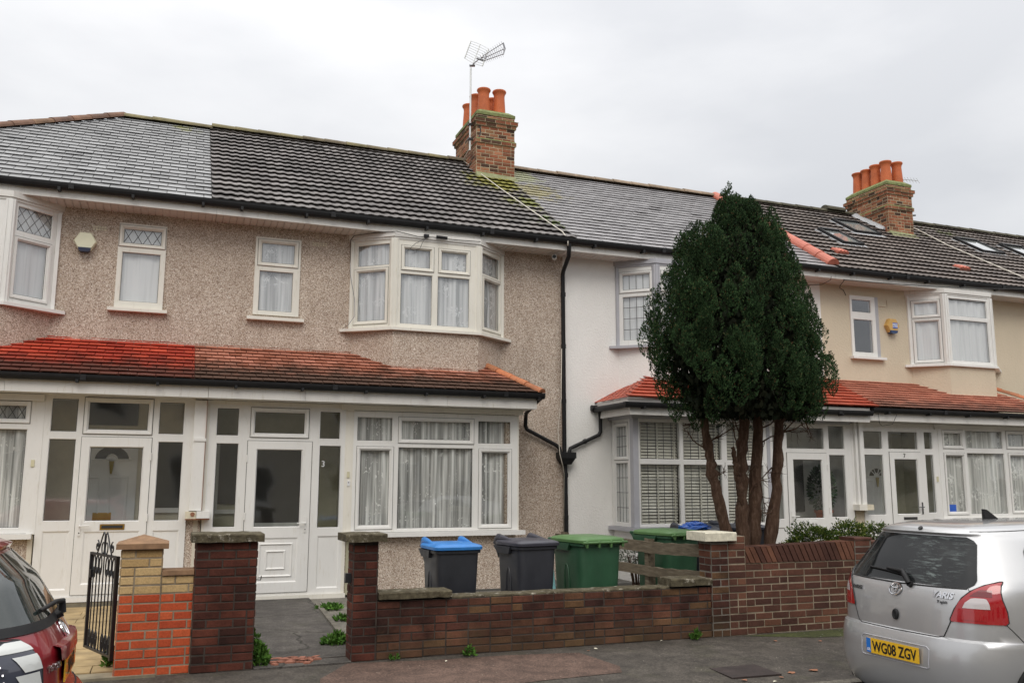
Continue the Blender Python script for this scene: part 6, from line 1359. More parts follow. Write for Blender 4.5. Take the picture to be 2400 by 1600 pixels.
def twig(p, d, L, r_, depth):
    p = Vector(p); pts = [p]; d = Vector(d).normalized()
    for k in range(5): d = (d+Vector((rnd.gauss(0, .22), rnd.gauss(0, .22), rnd.gauss(0, .22)))).normalized(); pts.append(pts[-1]+d*L/5)
    mb.tube(pts, [r_*(1-0.16*i) for i in range(6)], 4, caps=False)
    if depth:
        for _ in range(3): q = pts[rnd.randrange(1, 5)]; twig(q, d+Vector((rnd.gauss(0, .8), rnd.gauss(0, .8), rnd.gauss(0, .6))), L*0.5, r_*0.55, depth-1)
for (p, d, L) in [((7.18, Yt, 2.25), (1, 0, 0.55), 0.7), ((7.17, Yt, 2.2), (1, -0.2, 0.8), 0.6), ((6.9, Yt, 1.95), (-0.9, 0, -0.3), 0.35), ((7.12, Yt, 1.85), (-1, 0, -0.25), 0.4), ((6.62, Yt, 2.0), (-0.8, 0, 1), 0.55), ((6.62, Yt, 2.2), (-1, -0.2, 1), 0.5), ((6.65, Yt, 2.3), (-0.5, -0.3, 0.7), 0.5), ((6.1, Yt, 2.1), (0.9, 0, 0.8), 0.5), ((6.1, Yt, 2.0), (-0.9, 0, 0.7), 0.4), ((6.87, Yt, 2.1), (0.8, 0, 0.9), 0.4), ((6.87, Yt, 2.3), (0.9, -0.3, 0.5), 0.4), ((7.1, Yt, 1.4), (-0.4, 0, -1), 0.45), ((6.15, Yt, 1.7), (1, 0, 0.1), 0.3), ((6.85, Yt, 1.7), (0.6, 0, -0.9), 0.4), ((6.7, Yt, 1.5), (0.3, 0, 1.0), 0.4), ((7.2, Yt, 2.3), (0.4, -0.4, 1), 0.5), ((5.9, Yt, 2.45), (-0.3, 0, -0.6), 0.3), ((7.6, Yt, 2.4), (0.3, 0, -0.6), 0.25)]:
    twig(p, d, L, 0.012, 2)
mb.build('twigs', MAT['bark'], tree)

def bush(label, cat, name, c, rx, ry, rz_, n, mat, L=0.06, seed=1, group=None, stems=0, up=0.3):
    t = thing(name, label, cat, (c[0], c[1], 0), group); rnd = random.Random(seed); vs = []; fs = []
    for _ in range(n):
        u = Vector((rnd.gauss(0, 1), rnd.gauss(0, 1), rnd.gauss(0, 1))).normalized(); r_ = rnd.uniform(0.55, 1.0)
        k = 1+0.25*sin(u.x*5+seed)+0.2*sin(u.z*7+u.y*4)
        p = Vector(c)+Vector((u.x*rx*r_*k, u.y*ry*r_*k, u.z*rz_*r_*k))
        tuft(vs, fs, p, (u+Vector((0, 0, up))).normalized(), L*rnd.uniform(0.7, 1.3), rnd, 6, 0.6)
    m_ = MB(); m_.add(vs, fs); m_.build('foliage', MAT[mat], t)
    if stems:
        m_ = MB()
        for _ in range(stems):
            a = rnd.uniform(0, 2*pi); q = Vector((c[0]+cos(a)*rx*0.7, c[1]+sin(a)*ry*0.6, c[2]))
            m_.tube([(c[0]+cos(a)*0.06, c[1]+sin(a)*0.06, 0), (c[0]+cos(a)*rx*0.4, c[1]+sin(a)*ry*0.3, c[2]*0.5), q], [0.014, 0.011, 0.006], 5)
        m_.build('stem', MAT['bark'], t)
    return t
bush('low yellow-green hedge bush above the slanted brick coping beside the conifer', 'bush', 'garden_bush', (7.42, 9.0, 0.93), 0.40, 0.28, 0.16, 1900, 'hedge_leaf', 0.05, 3, None, 6)
bush('small dark green bush with a raised shoot above the end of the brown wall', 'bush', 'garden_bush', (7.93, 9.0, 0.98), 0.2, 0.2, 0.17, 800, 'hedge_leaf', 0.05, 5, None, 5)
bush('straggly green bush behind the silver car roof and the brown wall', 'bush', 'garden_bush', (8.62, 9.2, 0.99), 0.42, 0.25, 0.09, 900, 'hedge_leaf', 0.045, 8, None, 6)
bush('grey-green lavender bush seen between the rails beside the green bin', 'bush', 'garden_bush', (5.95, 10.8, 0.66), 0.26, 0.22, 0.12, 320, 'grey_leaf', 0.05, 11, None, 12)
bush('grey-green straggling lavender bush between the rails left of the post', 'bush', 'garden_bush', (5.55, 11.2, 0.66), 0.24, 0.22, 0.13, 300, 'grey_leaf', 0.05, 12, None, 12)
def weed(label, x, y, z, r_, h, n, seed, L=0.05, mat='weed_leaf'):
    t = thing('weed', label, 'weed', (x, y, z), 'weeds along the walls'); rnd = random.Random(seed); vs = []; fs = []
    for _ in range(n):
        a = rnd.uniform(0, 2*pi); q = rnd.random()**0.6; d = Vector((cos(a)*q, sin(a)*q, 0.6+rnd.random())).normalized()
        p = Vector((x+cos(a)*r_*q*0.7, y+sin(a)*r_*q*0.6, z+h*rnd.random()*(1-q*0.6)))
        for _k in range(3): leaf(vs, fs, p, d+Vector((rnd.gauss(0, .5), rnd.gauss(0, .5), rnd.gauss(0, .3))), L*rnd.uniform(0.7, 1.5), L*0.3, rnd)
    m_ = MB(); m_.add(vs, fs); m_.build('leaves', MAT[mat], t)
weed('tall bright green weed clump at the right foot of the wide dark red pier', 0.87, 8.55, 0.0, 0.09, 0.24, 110, 1, 0.045)
weed('green weed clump climbing the inner side of the wide dark red pier', 0.85, 9.0, 0.0, 0.08, 0.28, 80, 2, 0.045)
weed('low weed tuft on the left side of the narrow pier at the path edge', 1.68, 9.35, 0.0, 0.2, 0.12, 150, 3, 0.05)
weed('spreading weeds in the paving right of the path near the porch', 2.05, 11.9, 0.0, 0.22, 0.07, 110, 4, 0.05)
weed('weeds in the middle of the path edging', 2.05, 10.9, 0.0, 0.16, 0.06, 60, 14, 0.05)
weed('thin weed sprig at the base of the low wall beside its narrow pier', 2.05, 8.40, 0.0, 0.06, 0.07, 16, 5, 0.035)
weed('small round weed at the base of the middle of the low wall', 2.78, 8.37, 0.0, 0.075, 0.10, 40, 6, 0.035)
weed('small spiky weed by the pier with the white cap', 5.29, 8.38, 0.0, 0.07, 0.09, 26, 7, 0.05)
weed('small weed growing in the yellow paving behind the red car', -1.0, 10.9, 0.03, 0.08, 0.06, 40, 8, 0.04)
weed('thin weed behind the iron gate at the foot of the yellow and red pillar', -0.38, 8.85, 0.02, 0.06, 0.22, 30, 9, 0.05)
pp = thing('potted_plant', 'leafy plant in a terracotta pot inside the white house porch', 'potted plant', (11.38, 13.55, 0.1))
mb = MB(); mb.lathe((11.38, 13.55, 0.85), [(0.11, 0), (0.15, 0.24), (0.17, 0.24), (0.17, 0.29), (0.14, 0.29)], 18); mb.lathe((11.38, 13.55, 0.1), [(0.16, 0), (0.16, 0.75)], 12); mb.build('pot', MAT['clay_pot'], pp, smooth=True, auto=40)
vs = []; fs = []; rnd = random.Random(8)
for _ in range(420):
    u = Vector((rnd.gauss(0, 1), rnd.gauss(0, 1), rnd.gauss(0, 1))).normalized(); p = Vector((11.36, 13.55, 1.52))+Vector((u.x*0.19, u.y*0.16, u.z*0.36)); leaf(vs, fs, p, u+Vector((0, 0, .2)), 0.11, 0.03, rnd)
mb = MB(); mb.add(vs, fs); mb.build('foliage', MAT['pot_leaf'], pp)
# litter and fallen leaves on the pavement: countable
rnd = random.Random(77)
for (x, y, s_, kind) in [(4.07, 8.28, 0.022, 0), (5.55, 6.86, 0.05, 1), (5.3, 6.84, 0.04, 1), (4.72, 6.74, 0.03, 1), (5.1, 6.72, 0.03, 1), (6.05, 8.05, 0.03, 1), (6.5, 7.9, 0.025, 1), (4.9, 8.42, 0.015, 0), (3.95, 8.2, 0.02, 1), (2.5, 8.2, 0.014, 0), (4.95, 6.62, 0.02, 0)]:
    mb = MB(); n = 7; pts = [(x+cos(2*pi*k/n)*s_*rnd.uniform(0.6, 1.1), y+sin(2*pi*k/n)*s_*rnd.uniform(0.5, 0.9)) for k in range(n)]
    zz = pav(y); mb.add([(a, b, zz+0.004+rnd.uniform(0, 0.012)) for a, b in pts]+[(x, y, zz+0.016)], [(k, (k+1) % n, n) for k in range(n)])
    o = mb.build('fallen_leaf' if kind else 'pebble', MAT['rust'] if kind else MAT['cap_white'])
    tag(o, 'brown fallen leaf lying on the dark pavement' if kind else 'small pale stone lying on the dark pavement', 'leaf' if kind else 'pebble', 'brown leaves on the pavement' if kind else 'pale stones on the pavement')
mb = MB(); rnd = random.Random(6)
for _ in range(26):
    x, y = rnd.uniform(0.98, 1.4), rnd.uniform(8.46, 8.75); a = rnd.uniform(0, pi); L_, w_ = rnd.uniform(.03, .09), rnd.uniform(.015, .03)
    c_, s_ = cos(a), sin(a); mb.prism([(x-c_*L_-s_*w_, y-s_*L_*0.4+c_*w_), (x+c_*L_-s_*w_, y+s_*L_*0.4+c_*w_), (x+c_*L_+s_*w_, y+s_*L_*0.4-c_*w_), (x-c_*L_+s_*w_, y-s_*L_*0.4-c_*w_)], 0.012, 0.026)
o = mb.build('broken_bricks', MAT['brick_chip']); tag(o, 'broken red brick fragments in the worn end of the path', 'rubble', kind='stuff')
# ------------------------------------------------------------------ cars
def paint(name, c, metal, rough, drops=0.0):
    m = M(name, c, rough, metal); m.b.inputs['Coat Weight'].default_value = 1.0; m.b.inputs['Coat Roughness'].default_value = 0.04
    a = m.ramp(m.noise(2.0, 4), [(0.3, tuple(x*0.94 for x in c)), (0.7, tuple(min(1, x*1.04) for x in c))]); m.color(a)
    dr = m.ramp(m.noise(130, 2, 0.5), [(0.60, 0), (0.68, 1)])
    if drops: m.bump(dr, drops, 0.002)
    MAT[name] = m.m
paint('paint_silver', (0.52, 0.52, 0.525), 0.6, 0.34, 0.04); paint('paint_red', (0.27, 0.012, 0.020), 0.25, 0.28, 0.10)
def glossy(name, c, rough=0.06, drops=0.0, streak=False, coat=1.0):
    m = M(name, c, rough); m.b.inputs['Coat Weight'].default_value = coat; m.b.inputs['Coat Roughness'].default_value = 0.02; m.b.inputs['Specular IOR Level'].default_value = 0.5 if coat else 0.3
    if drops: m.bump(m.ramp(m.noise(110, 2), [(0.58, 0), (0.66, 1)]), drops, 0.003)
    if streak:
        s_ = m.ramp(m.noise(7, 6, 0.75, stretch=(1, 1.0, 9), dist=0.6), [(0.52, 0), (0.60, 1)]); z = m.sepz()
        bell = m.ramp(m.noise(1.7, 2), [(0.42, 0), (0.58, 1)])
        m.color(m.mix(m.math('MULTIPLY', s_, m.math('MULTIPLY', bell, 0.6)), c, (0.20, 0.24, 0.23))); m.rough(m.math('ADD', m.math('MULTIPLY', bell, 0.25), rough))
    MAT[name] = m.m
glossy('car_glass_dark', (0.012, 0.013, 0.014), 0.05, 0.0, True, 0.0); glossy('car_glass_red', (0.02, 0.028, 0.026), 0.05, 0.15)
glossy('lamp_red', (0.34, 0.006, 0.010), 0.1); glossy('lamp_dark_red', (0.16, 0.005, 0.008), 0.12); glossy('lamp_clear', (0.55, 0.5, 0.5), 0.08); glossy('lamp_white', (0.72, 0.74, 0.72), 0.10, 0.2); glossy('lamp_smoke', (0.05, 0.055, 0.08), 0.08)
glossy('plate_yellow', (0.85, 0.50, 0.02), 0.25); simple('plate_black', (0.01, 0.01, 0.01), 0.4); simple('plate_blue', (0.02, 0.16, 0.55), 0.3)
simple('liner', (0.01, 0.01, 0.01), 0.8); simple('alloy', (0.5, 0.5, 0.52), 0.3, 0.8)
def lin(tab, z):
    if z <= tab[0][0]: return tab[0][1]
    for (a, b), (c, d) in zip(tab, tab[1:]):
        if z <= c: return b+(d-b)*(z-a)/(c-a)
    return tab[-1][1]
class Car:
    def __init__(s, name, label, X, Y, Z, dx, xr, xf, w, n, xm=1.35):
        s.X, s.Y, s.Z, s.dx = X, Y, Z, dx; s.xr, s.xf, s.wt, s.n, s.xm = xr, xf, w, n, xm
        s.t = thing(name, label, 'car', (X+dx*1.8, Y, Z)); s.view = -dx   # viewer's right along local y when looking at the tail
    def T(s, x, y, z): return Vector((s.X+s.dx*x, s.Y+y, s.Z+z))
    def P(s, phi, z, off=0.0):
        """point of the body at plan angle phi (0 = tail centre, +-pi/2 = flank) and height z"""
        xr, w = lin(s.xr, z), lin(s.wt, z); n = s.n; c_, s_ = max(0.0, cos(phi)), sin(phi)
        x = s.xm-(s.xm-xr)*c_**(2/n); y = w*math.copysign(abs(s_)**(2/n), s_)
        if off:
            e = 1e-3; a = s.P(phi+e, z)-s.P(phi-e, z); b = s.P(phi, z+e*3)-s.P(phi, z-e*3); nn = a.cross(b); nn.normalize()
            ctr = s.T(s.xm, 0, 0.8); q = s.T(x, y, z)
            if nn.dot(q-ctr) < 0: nn = -nn
            return q+nn*off
        return s.T(x, y, z)
    def py(s, y, z): w = lin(s.wt, z); return math.copysign(math.asin(min(1, (min(abs(y), w*0.9999)/w)**(s.n/2))), y)
    def px(s, x, z, sg=1): xr = lin(s.xr, z); return sg*math.acos(min(1, max(0.0, (s.xm-x)/(s.xm-xr))**(s.n/2)))
    def patch(s, mb, rows, nu=16, off=0.005, mi=None, sub=4):
        R = []
        for (z0, a0, b0), (z1, a1, b1) in zip(rows, rows[1:]):
            for k in range(sub): t = k/sub; R.append((z0+(z1-z0)*t, a0+(a1-a0)*t, b0+(b1-b0)*t))
        R.append(rows[-1]); vs = []; fs = []
        for z, a, b in R:
            for i in range(nu+1): vs.append(s.P(a+(b-a)*i/nu, z, off))
        for j in range(len(R)-1):
            for i in range(nu): q = j*(nu+1)+i; fs.append((q, q+1, q+nu+2, q+nu+1))
        mb.add(vs, fs, mi)
    def line(s, mb, pts, r=0.0028, off=0.001, mi=None):
        out_ = []
        for (y0, z0), (y1, z1) in zip(pts, pts[1:]):
            for k in range(6): t = k/6; z = z0+(z1-z0)*t; out_.append(s.P(s.py(y0+(y1-y0)*t, z), z, off))
        out_.append(s.P(s.py(*pts[-1]), pts[-1][1], off)); mb.tube(out_, r, 6, mi)
    def body(s, mat, zs, arches):
        mb = MB(); N = 40; rings = []
        for z in zs:
            ring = []
            for k in range(N+1): ring.append(s.P(-pi/2+pi*k/N, z))
            xf, w = lin(s.xf, z), lin(s.wt, z)
            for k in range(1, N):
                ph = pi/2-pi*k/N; c_, s_ = cos(ph), sin(ph)
                ring.append(s.T(s.xm+(xf-s.xm)*abs(c_)**(2/3.2), w*math.copysign(abs(s_)**(2/3.2), s_), z))
            rings.append(ring)
        loft(mb, rings); o = mb.build('body', MAT[mat], s.t, smooth=True)
        me = o.data
        import bmesh as _b
        bm = _b.new(); bm.from_mesh(me); _b.ops.recalc_face_normals(bm, faces=bm.faces); bm.to_mesh(me); bm.free()
        off = WL[s.t.name]
        for (ax, az, ar) in arches:
            for sg in (1, -1):
                cb = MB(); a = s.T(ax, sg*0.52, az)-off; b = s.T(ax, sg*1.1, az)-off; cb.tube([a, b], ar, 48)
                c_ = cb.build('cutter', MAT['liner']); cm = c_.data
                bm = _b.new(); bm.from_mesh(cm); _b.ops.recalc_face_normals(bm, faces=bm.faces); bm.to_mesh(cm); bm.free()
                c_.parent = s.t
                md = o.modifiers.new('b', 'BOOLEAN'); md.operation = 'DIFFERENCE'; md.object = c_; md.solver = 'EXACT'
                dg = bpy.context.evaluated_depsgraph_get(); nm = bpy.data.meshes.new_from_object(o.evaluated_get(dg)); o.modifiers.clear(); old = o.data; o.data = nm
                bpy.data.objects.remove(c_)
        o.data.polygons.foreach_set('use_smooth', [True]*len(o.data.polygons))
        try: o.data.set_sharp_from_angle(angle=radians(38))
        except Exception: pass
        o.data.name = 'body'
        lb = MB()
        for (ax, az, ar) in arches:
            for sg in (1, -1):
                N_ = 30; vs = []; fs = []
                for k in range(N_+1):
                    an = -0.35+ (pi+0.7)*k/N_
                    for yy in (0.53, lin(s.wt, az+0.2)-0.035): vs.append(s.T(ax+cos(an)*(ar-0.004), sg*yy, az+sin(an)*(ar-0.004)))
                for k in range(N_): fs.append((k*2, k*2+1, k*2+3, k*2+2))
                fs.append(tuple(k*2 for k in range(N_+1))); lb.add(vs, fs)
        lb.build('wheel_arch', MAT['liner'], s.t)
        for (ax, az, ar) in arches:
            for sg in (1, -1):
                wb = MB(); yo = lin(s.wt, az+0.1)-0.03; r_ = 0.295
                prof = [(0.17, 0.10), (r_*0.66, 0.19), (r_*0.9, 0.20), (r_, 0.17), (r_, 0.03), (r_*0.93, 0.0), (r_*0.70, 0.0)]
                vs = []; fs = []; N_ = 40
                for (rad, dd) in prof:
                    for k in range(N_): an = 2*pi*k/N_; vs.append(s.T(ax+cos(an)*rad, sg*(yo-dd), az-0.01+sin(an)*rad))
                for i in range(len(prof)-1):
                    for k in range(N_): k2 = (k+1) % N_; fs.append((i*N_+k, i*N_+k2, (i+1)*N_+k2, (i+1)*N_+k))
                wb.add(vs, fs); wh = wb.build('wheel', MAT['rubber'], s.t, smooth=True, auto=50)
                hb = MB(); vs = [s.T(ax+cos(2*pi*k/N_)*r_*0.70, sg*(yo-0.02), az-0.01+sin(2*pi*k/N_)*r_*0.70) for k in range(N_)]; hb.add(vs, [tuple(range(N_))])
                for k in range(9): an = 2*pi*k/9; hb.tube([s.T(ax+cos(an)*0.03, sg*(yo+0.0), az-0.01+sin(an)*0.03), s.T(ax+cos(an)*r_*0.66, sg*(yo-0.01), az-0.01+sin(an)*r_*0.66)], 0.017, 6)
                hb.build('rim', MAT['alloy'], wh)
        return o
    def text(s, txt, y0, z0, size, mat, name, ext=0.003, off=0.004, sx=1.0, flat=None, shear=0.0, parent=None):
        cu = bpy.data.curves.new('t', 'FONT'); cu.body = txt; cu.size = size; cu.extrude = ext; cu.align_x = 'CENTER'; cu.shear = shear; cu.offset = size*0.022
        ob = bpy.data.objects.new('t', cu); COL.objects.link(ob); dg = bpy.context.evaluated_depsgraph_get(); me = bpy.data.meshes.new_from_object(ob.evaluated_get(dg)); bpy.data.objects.remove(ob)
        mb = MB(); vs = []
        for v in me.vertices:
            y = y0+s.view*v.co.x*sx; z = z0+v.co.y
            if flat is not None: vs.append(s.T(flat-v.co.z-off, y, z))
            else: vs.append(s.P(s.py(y, z), z, off+v.co.z))
        mb.add(vs, [tuple(p.vertices) for p in me.polygons]); return mb.build(name, MAT[mat], parent or s.t)
    def plate(s, txt, y0, z0, x, w=0.52, h=0.111, blue=True):
        mb = MB(); a = s.T(x, y0-w/2, z0-h/2); b = s.T(x-0.008, y0+w/2, z0+h/2)
        mb.box(min(a.x, b.x), max(a.x, b.x), a.y, b.y, a.z, b.z); pl = mb.build('number_plate', MAT['plate_yellow'], s.t)
        if blue:
            yb = y0-s.view*(w/2-0.024); bb = MB(); a = s.T(x-0.0085, yb-0.022, z0-h/2+0.002); b = s.T(x-0.010, yb+0.022, z0+h/2-0.002); bb.box(min(a.x, b.x), max(a.x, b.x), a.y, b.y, a.z, b.z); bb.build('blue_band', MAT['plate_blue'], pl)
            s.text('GB', yb, z0-0.04, 0.028, 'white_paint', 'lettering', 0.0005, 0.0105, 0.9, flat=x, parent=pl)
        s.text(txt, y0+s.view*(0.022 if blue else 0), z0-0.038, 0.108, 'plate_black', 'lettering', 0.0005, 0.0095, 0.80, flat=x, parent=pl)
        return pl
    def emblem(s, y0, z0, R, mat='chrome'):
        mb = MB()
        def el(cy, cz, ry, rz_, r): mb.tube([s.P(s.py(y0+cy+ry*cos(a), z0+cz+rz_*sin(a)), z0+cz+rz_*sin(a), 0.006) for a in [2*pi*k/28 for k in range(29)]], r, 6, caps=False)
        el(0, 0, R, R*0.72, R*0.10); el(0, R*0.12, R*0.33, R*0.58, R*0.075); el(0, R*0.36, R*0.72, R*0.26, R*0.075)
        mb.build('emblem', MAT[mat], s.t)
def plane_glass(car, rows_mid, **k): pass

# silver hatchback
s1 = Car('silver_hatchback', 'silver hatchback seen from behind with red tail lamps, parked beside the pavement at the right', 5.19, 5.49, -0.155, 1,
    xr=[(0.17, 0.16), (0.24, 0.06), (0.34, 0.015), (0.5, 0.0), (0.62, 0.012), (0.685, 0.035), (0.70, 0.065), (0.80, 0.072), (0.95, 0.088), (1.03, 0.115), (1.06, 0.135), (1.20, 0.22), (1.36, 0.325), (1.395, 0.34), (1.415, 0.325), (1.44, 0.36), (1.465, 0.47), (1.485, 0.68), (1.497, 0.95), (1.503, 1.2)],
    xf=[(0.17, 3.6), (0.3, 3.72), (0.6, 3.75), (0.8, 3.66), (0.95, 3.1), (1.05, 2.85), (1.38, 2.25), (1.46, 2.0), (1.49, 1.8), (1.503, 1.5)],
    w=[(0.17, 0.77), (0.3, 0.825), (0.5, 0.85), (0.7, 0.85), (0.86, 0.848), (0.98, 0.84), (1.06, 0.825), (1.12, 0.795), (1.2, 0.74), (1.38, 0.63), (1.42, 0.585), (1.45, 0.55), (1.475, 0.48), (1.492, 0.37), (1.503, 0.12)], n=4.6, xm=1.35)
zs = [0.17, 0.2, 0.24, 0.3, 0.36, 0.44, 0.52, 0.60, 0.65, 0.685, 0.692, 0.70, 0.74, 0.80, 0.87, 0.94, 0.99, 1.03, 1.06, 1.12, 1.2, 1.28, 1.36, 1.385, 1.395, 1.405, 1.415, 1.428, 1.44, 1.455, 1.465, 1.475, 1.485, 1.493, 1.498, 1.503]
s1.body('paint_silver', zs, [(0.63, 0.30, 0.335), (3.09, 0.30, 0.335)])
v = s1.view
mb = MB(); hw = lambda z, k: s1.py(k, z)
rowsg = []
for t in [0, 0.03, 0.08, 0.16, 0.3, 0.5, 0.7, 0.85, 0.93, 0.975, 1.0]:
    z = 1.045+0.345*t; half = (0.625-0.155*t); rc = 1-0.10*max(0, 1-t/0.16)**2-0.13*max(0, (t-0.85)/0.15)**2
    rowsg.append((z, s1.py(-half*rc, z), s1.py(half*rc, z)))
s1.patch(mb, rowsg, 40, 0.004, sub=2); rg = mb.build('rear_window', MAT['car_glass_dark'], s1.t, smooth=True)
mb = MB(); s1.line(mb, [(-0.563, 1.043), (-0.3, 1.036), (0, 1.03), (0.3, 1.036), (0.563, 1.043)], 0.006, 0.002); mb.build('window_seal', MAT['gasket'], s1.t)
# tail lamps: bean shaped, wrapping round the corner
def lamp(car, sg, rows, mats, name='tail_lamp'):
    mb = MB(); conv = []
    for (z, yi, xo) in rows: conv.append((z, sg*abs(car.py(yi, z)), car.px(xo, z, sg)))
    car.patch(mb, conv, 18, 0.007, sub=3)
    # rim skirt
    return mb.build(name, MAT[mats], car.t, smooth=True)
LR_ = [(0.815, 0.475, 0.30), (0.83, 0.472, 0.315), (0.90, 0.50, 0.315), (0.98, 0.545, 0.30), (1.03, 0.59, 0.305), (1.07, 0.645, 0.325), (1.09, 0.685, 0.345), (1.098, 0.70, 0.35)]
for sg in (1, -1):
    L1 = lamp(s1, sg, LR_, 'lamp_red')
    mb = MB(); s1.patch(mb, [(0.915, sg*s1.py(0.555, 0.915), s1.px(0.225, 0.915, sg)), (0.95, sg*s1.py(0.57, 0.95), s1.px(0.225, 0.95, sg)), (0.98, sg*s1.py(0.60, 0.98), s1.px(0.22, 0.98, sg)), (0.985, sg*s1.py(0.62, 0.985), s1.px(0.21, 0.985, sg))], 10, 0.010); mb.build('reversing_lens', MAT['lamp_clear'], L1, smooth=True)
    mb = MB(); s1.patch(mb, [(0.835, sg*s1.py(0.545, 0.835), s1.px(0.20, 0.835, sg)), (0.915, sg*s1.py(0.565, 0.915), s1.px(0.19, 0.915, sg))], 10, 0.009); mb.build('fog_lens', MAT['lamp_red'], L1, smooth=True)
    mb = MB(); s1.patch(mb, [(0.995, sg*s1.py(0.59, 0.995), s1.px(0.25, 0.995, sg)), (1.02, sg*s1.py(0.61, 1.02), s1.px(0.255, 1.02, sg)), (1.04, sg*s1.py(0.64, 1.04), s1.px(0.265, 1.04, sg))], 10, 0.009); mb.build('brake_lens', MAT['lamp_dark_red'], L1, smooth=True)
    mb = MB(); pts = [s1.P(sg*abs(s1.py(yi, z)), z, 0.005) for (z, yi, xo) in LR_]+[s1.P(s1.px(xo, z, sg), z, 0.005) for (z, yi, xo) in LR_[::-1]]; pts.append(pts[0]); mb.tube(pts, 0.005, 6); mb.build('lamp_seal', MAT['gasket'], L1)
mb = MB()
s1.line(mb, [(-0.565, 1.05), (-0.59, 1.02), (-0.585, 1.0)]); s1.line(mb, [(0.565, 1.05), (0.59, 1.02), (0.585, 1.0)])
s1.line(mb, [(0.475, 0.815), (0.44, 0.74), (0.42, 0.703), (0.38, 0.694), (0.0, 0.690), (-0.38, 0.694), (-0.42, 0.703), (-0.44, 0.74), (-0.475, 0.815)], 0.004)
for sg in (1, -1): mb.tube([s1.P(s1.px(x, 0.815-0.28*(x-0.3)/0.25, sg), 0.815-0.28*(x-0.3)/0.25, 0.001) for x in [0.3+0.03*k for k in range(9)]], 0.0028, 6)
for sg in (1, -1): mb.tube([s1.P(s1.px(0.40+0.05*k, 1.43, sg)*1.0, 1.43+0.0015*k, 0.001) for k in range(14)], 0.003, 6)
mb.build('panel_gap', MAT['gasket'], s1.t)
s1.plate('WG08 ZGV', 0.0, 0.545, -0.006)
mb = MB()
rec = [(-0.33, 0.475), (-0.335, 0.60), (-0.31, 0.618), (0.31, 0.618), (0.335, 0.60), (0.33, 0.475), (0.31, 0.468), (-0.31, 0.468), (-0.33, 0.475)]
s1.line(mb, rec, 0.004, 0.0); mb.build('plate_recess', MAT['grey_paint'], s1.t)
s1.emblem(0.035, 0.985, 0.060); s1.text('YARIS', v*0.40, 0.965, 0.062, 'chrome', 'badge', shear=0.2, sx=1.05); s1.text('T spirit', v*0.405, 0.93, 0.028, 'chrome_dark', 'badge'); s1.text('TOYOTA', -v*0.455, 0.945, 0.038, 'chrome_dark', 'badge')
mb = MB(); pts = [s1.P(s1.py(0.02+0.018*cos(a), 0.80+0.03*sin(a)), 0.80+0.03*sin(a), 0.008) for a in [2*pi*k/16 for k in range(17)]]; mb.tube(pts, 0.012, 8); mb.tube([s1.P(s1.py(0.02, 0.80), 0.80, 0.0), s1.P(s1.py(0.02, 0.80), 0.80, 0.016)], 0.024, 14); mb.build('tailgate_release', MAT['black_plastic'], s1.t)
mb = MB(); w0_ = s1.P(s1.py(v*0.10, 1.03), 1.03, 0.02); mb.tube([s1.P(s1.py(v*0.10, 1.03), 1.03, -0.01), w0_], 0.024, 12)
mb.tube([w0_, s1.P(s1.py(v*0.06, 1.07), 1.07, 0.045), s1.P(s1.py(v*0.02, 1.10), 1.10, 0.04), s1.P(s1.py(-v*0.16, 1.115), 1.115, 0.025)], [0.020, 0.022, 0.018, 0.011], 10)
mb.tube([s1.P(s1.py(v*0.02, 1.085), 1.085, 0.014), s1.P(s1.py(-v*0.18, 1.105), 1.105, 0.014), s1.P(s1.py(-v*0.36, 1.115), 1.115, 0.012)], 0.009, 8); mb.build('rear_wiper', MAT['black_plastic'], s1.t, smooth=True, auto=50)
mb = MB(); a = s1.P(0, 1.435, 0.0); mb.tube([a, s1.P(0, 1.435, 0.012)], 0.018, 12); mb.build('washer_jet', MAT['gasket'], s1.t)
mb = MB(); q = [s1.T(1.02, 0, 1.49), s1.T(1.17, 0, 1.50), s1.T(1.05, 0, 1.575), s1.T(1.02, 0, 1.58)]; mb.add([p+Vector((0, 0.014, 0)) for p in q]+[p-Vector((0, 0.014, 0)) for p in q], [(0, 1, 2, 3), (7, 6, 5, 4), (0, 4, 5, 1), (1, 5, 6, 2), (2, 6, 7, 3), (3, 7, 4, 0)]); mb.build('roof_antenna', MAT['black_plastic'], s1.t)
mb = MB()
for sg in (1, -1):
    def sx_(x, z, sg=sg): return s1.px(x, z, sg)
    s1.patch(mb, [(1.08, sx_(0.60, 1.08), sx_(1.34, 1.08)), (1.12, sx_(0.55, 1.12), sx_(1.34, 1.12)), (1.3, sx_(0.64, 1.3), sx_(1.34, 1.3)), (1.37, sx_(0.72, 1.37), sx_(1.34, 1.37))], 12, 0.004)
mb.build('side_window', MAT['car_glass_dark'], s1.t, smooth=True)
mb = MB(); mb.box(5.50, 8.7, 4.85, 6.12, -0.03, 0.06); mb.tube([(5.27, 5.85, 0.03), (5.5, 5.85, 0.03)], 0.03, 10); mb.build('underbody', MAT['liner'], s1.t)

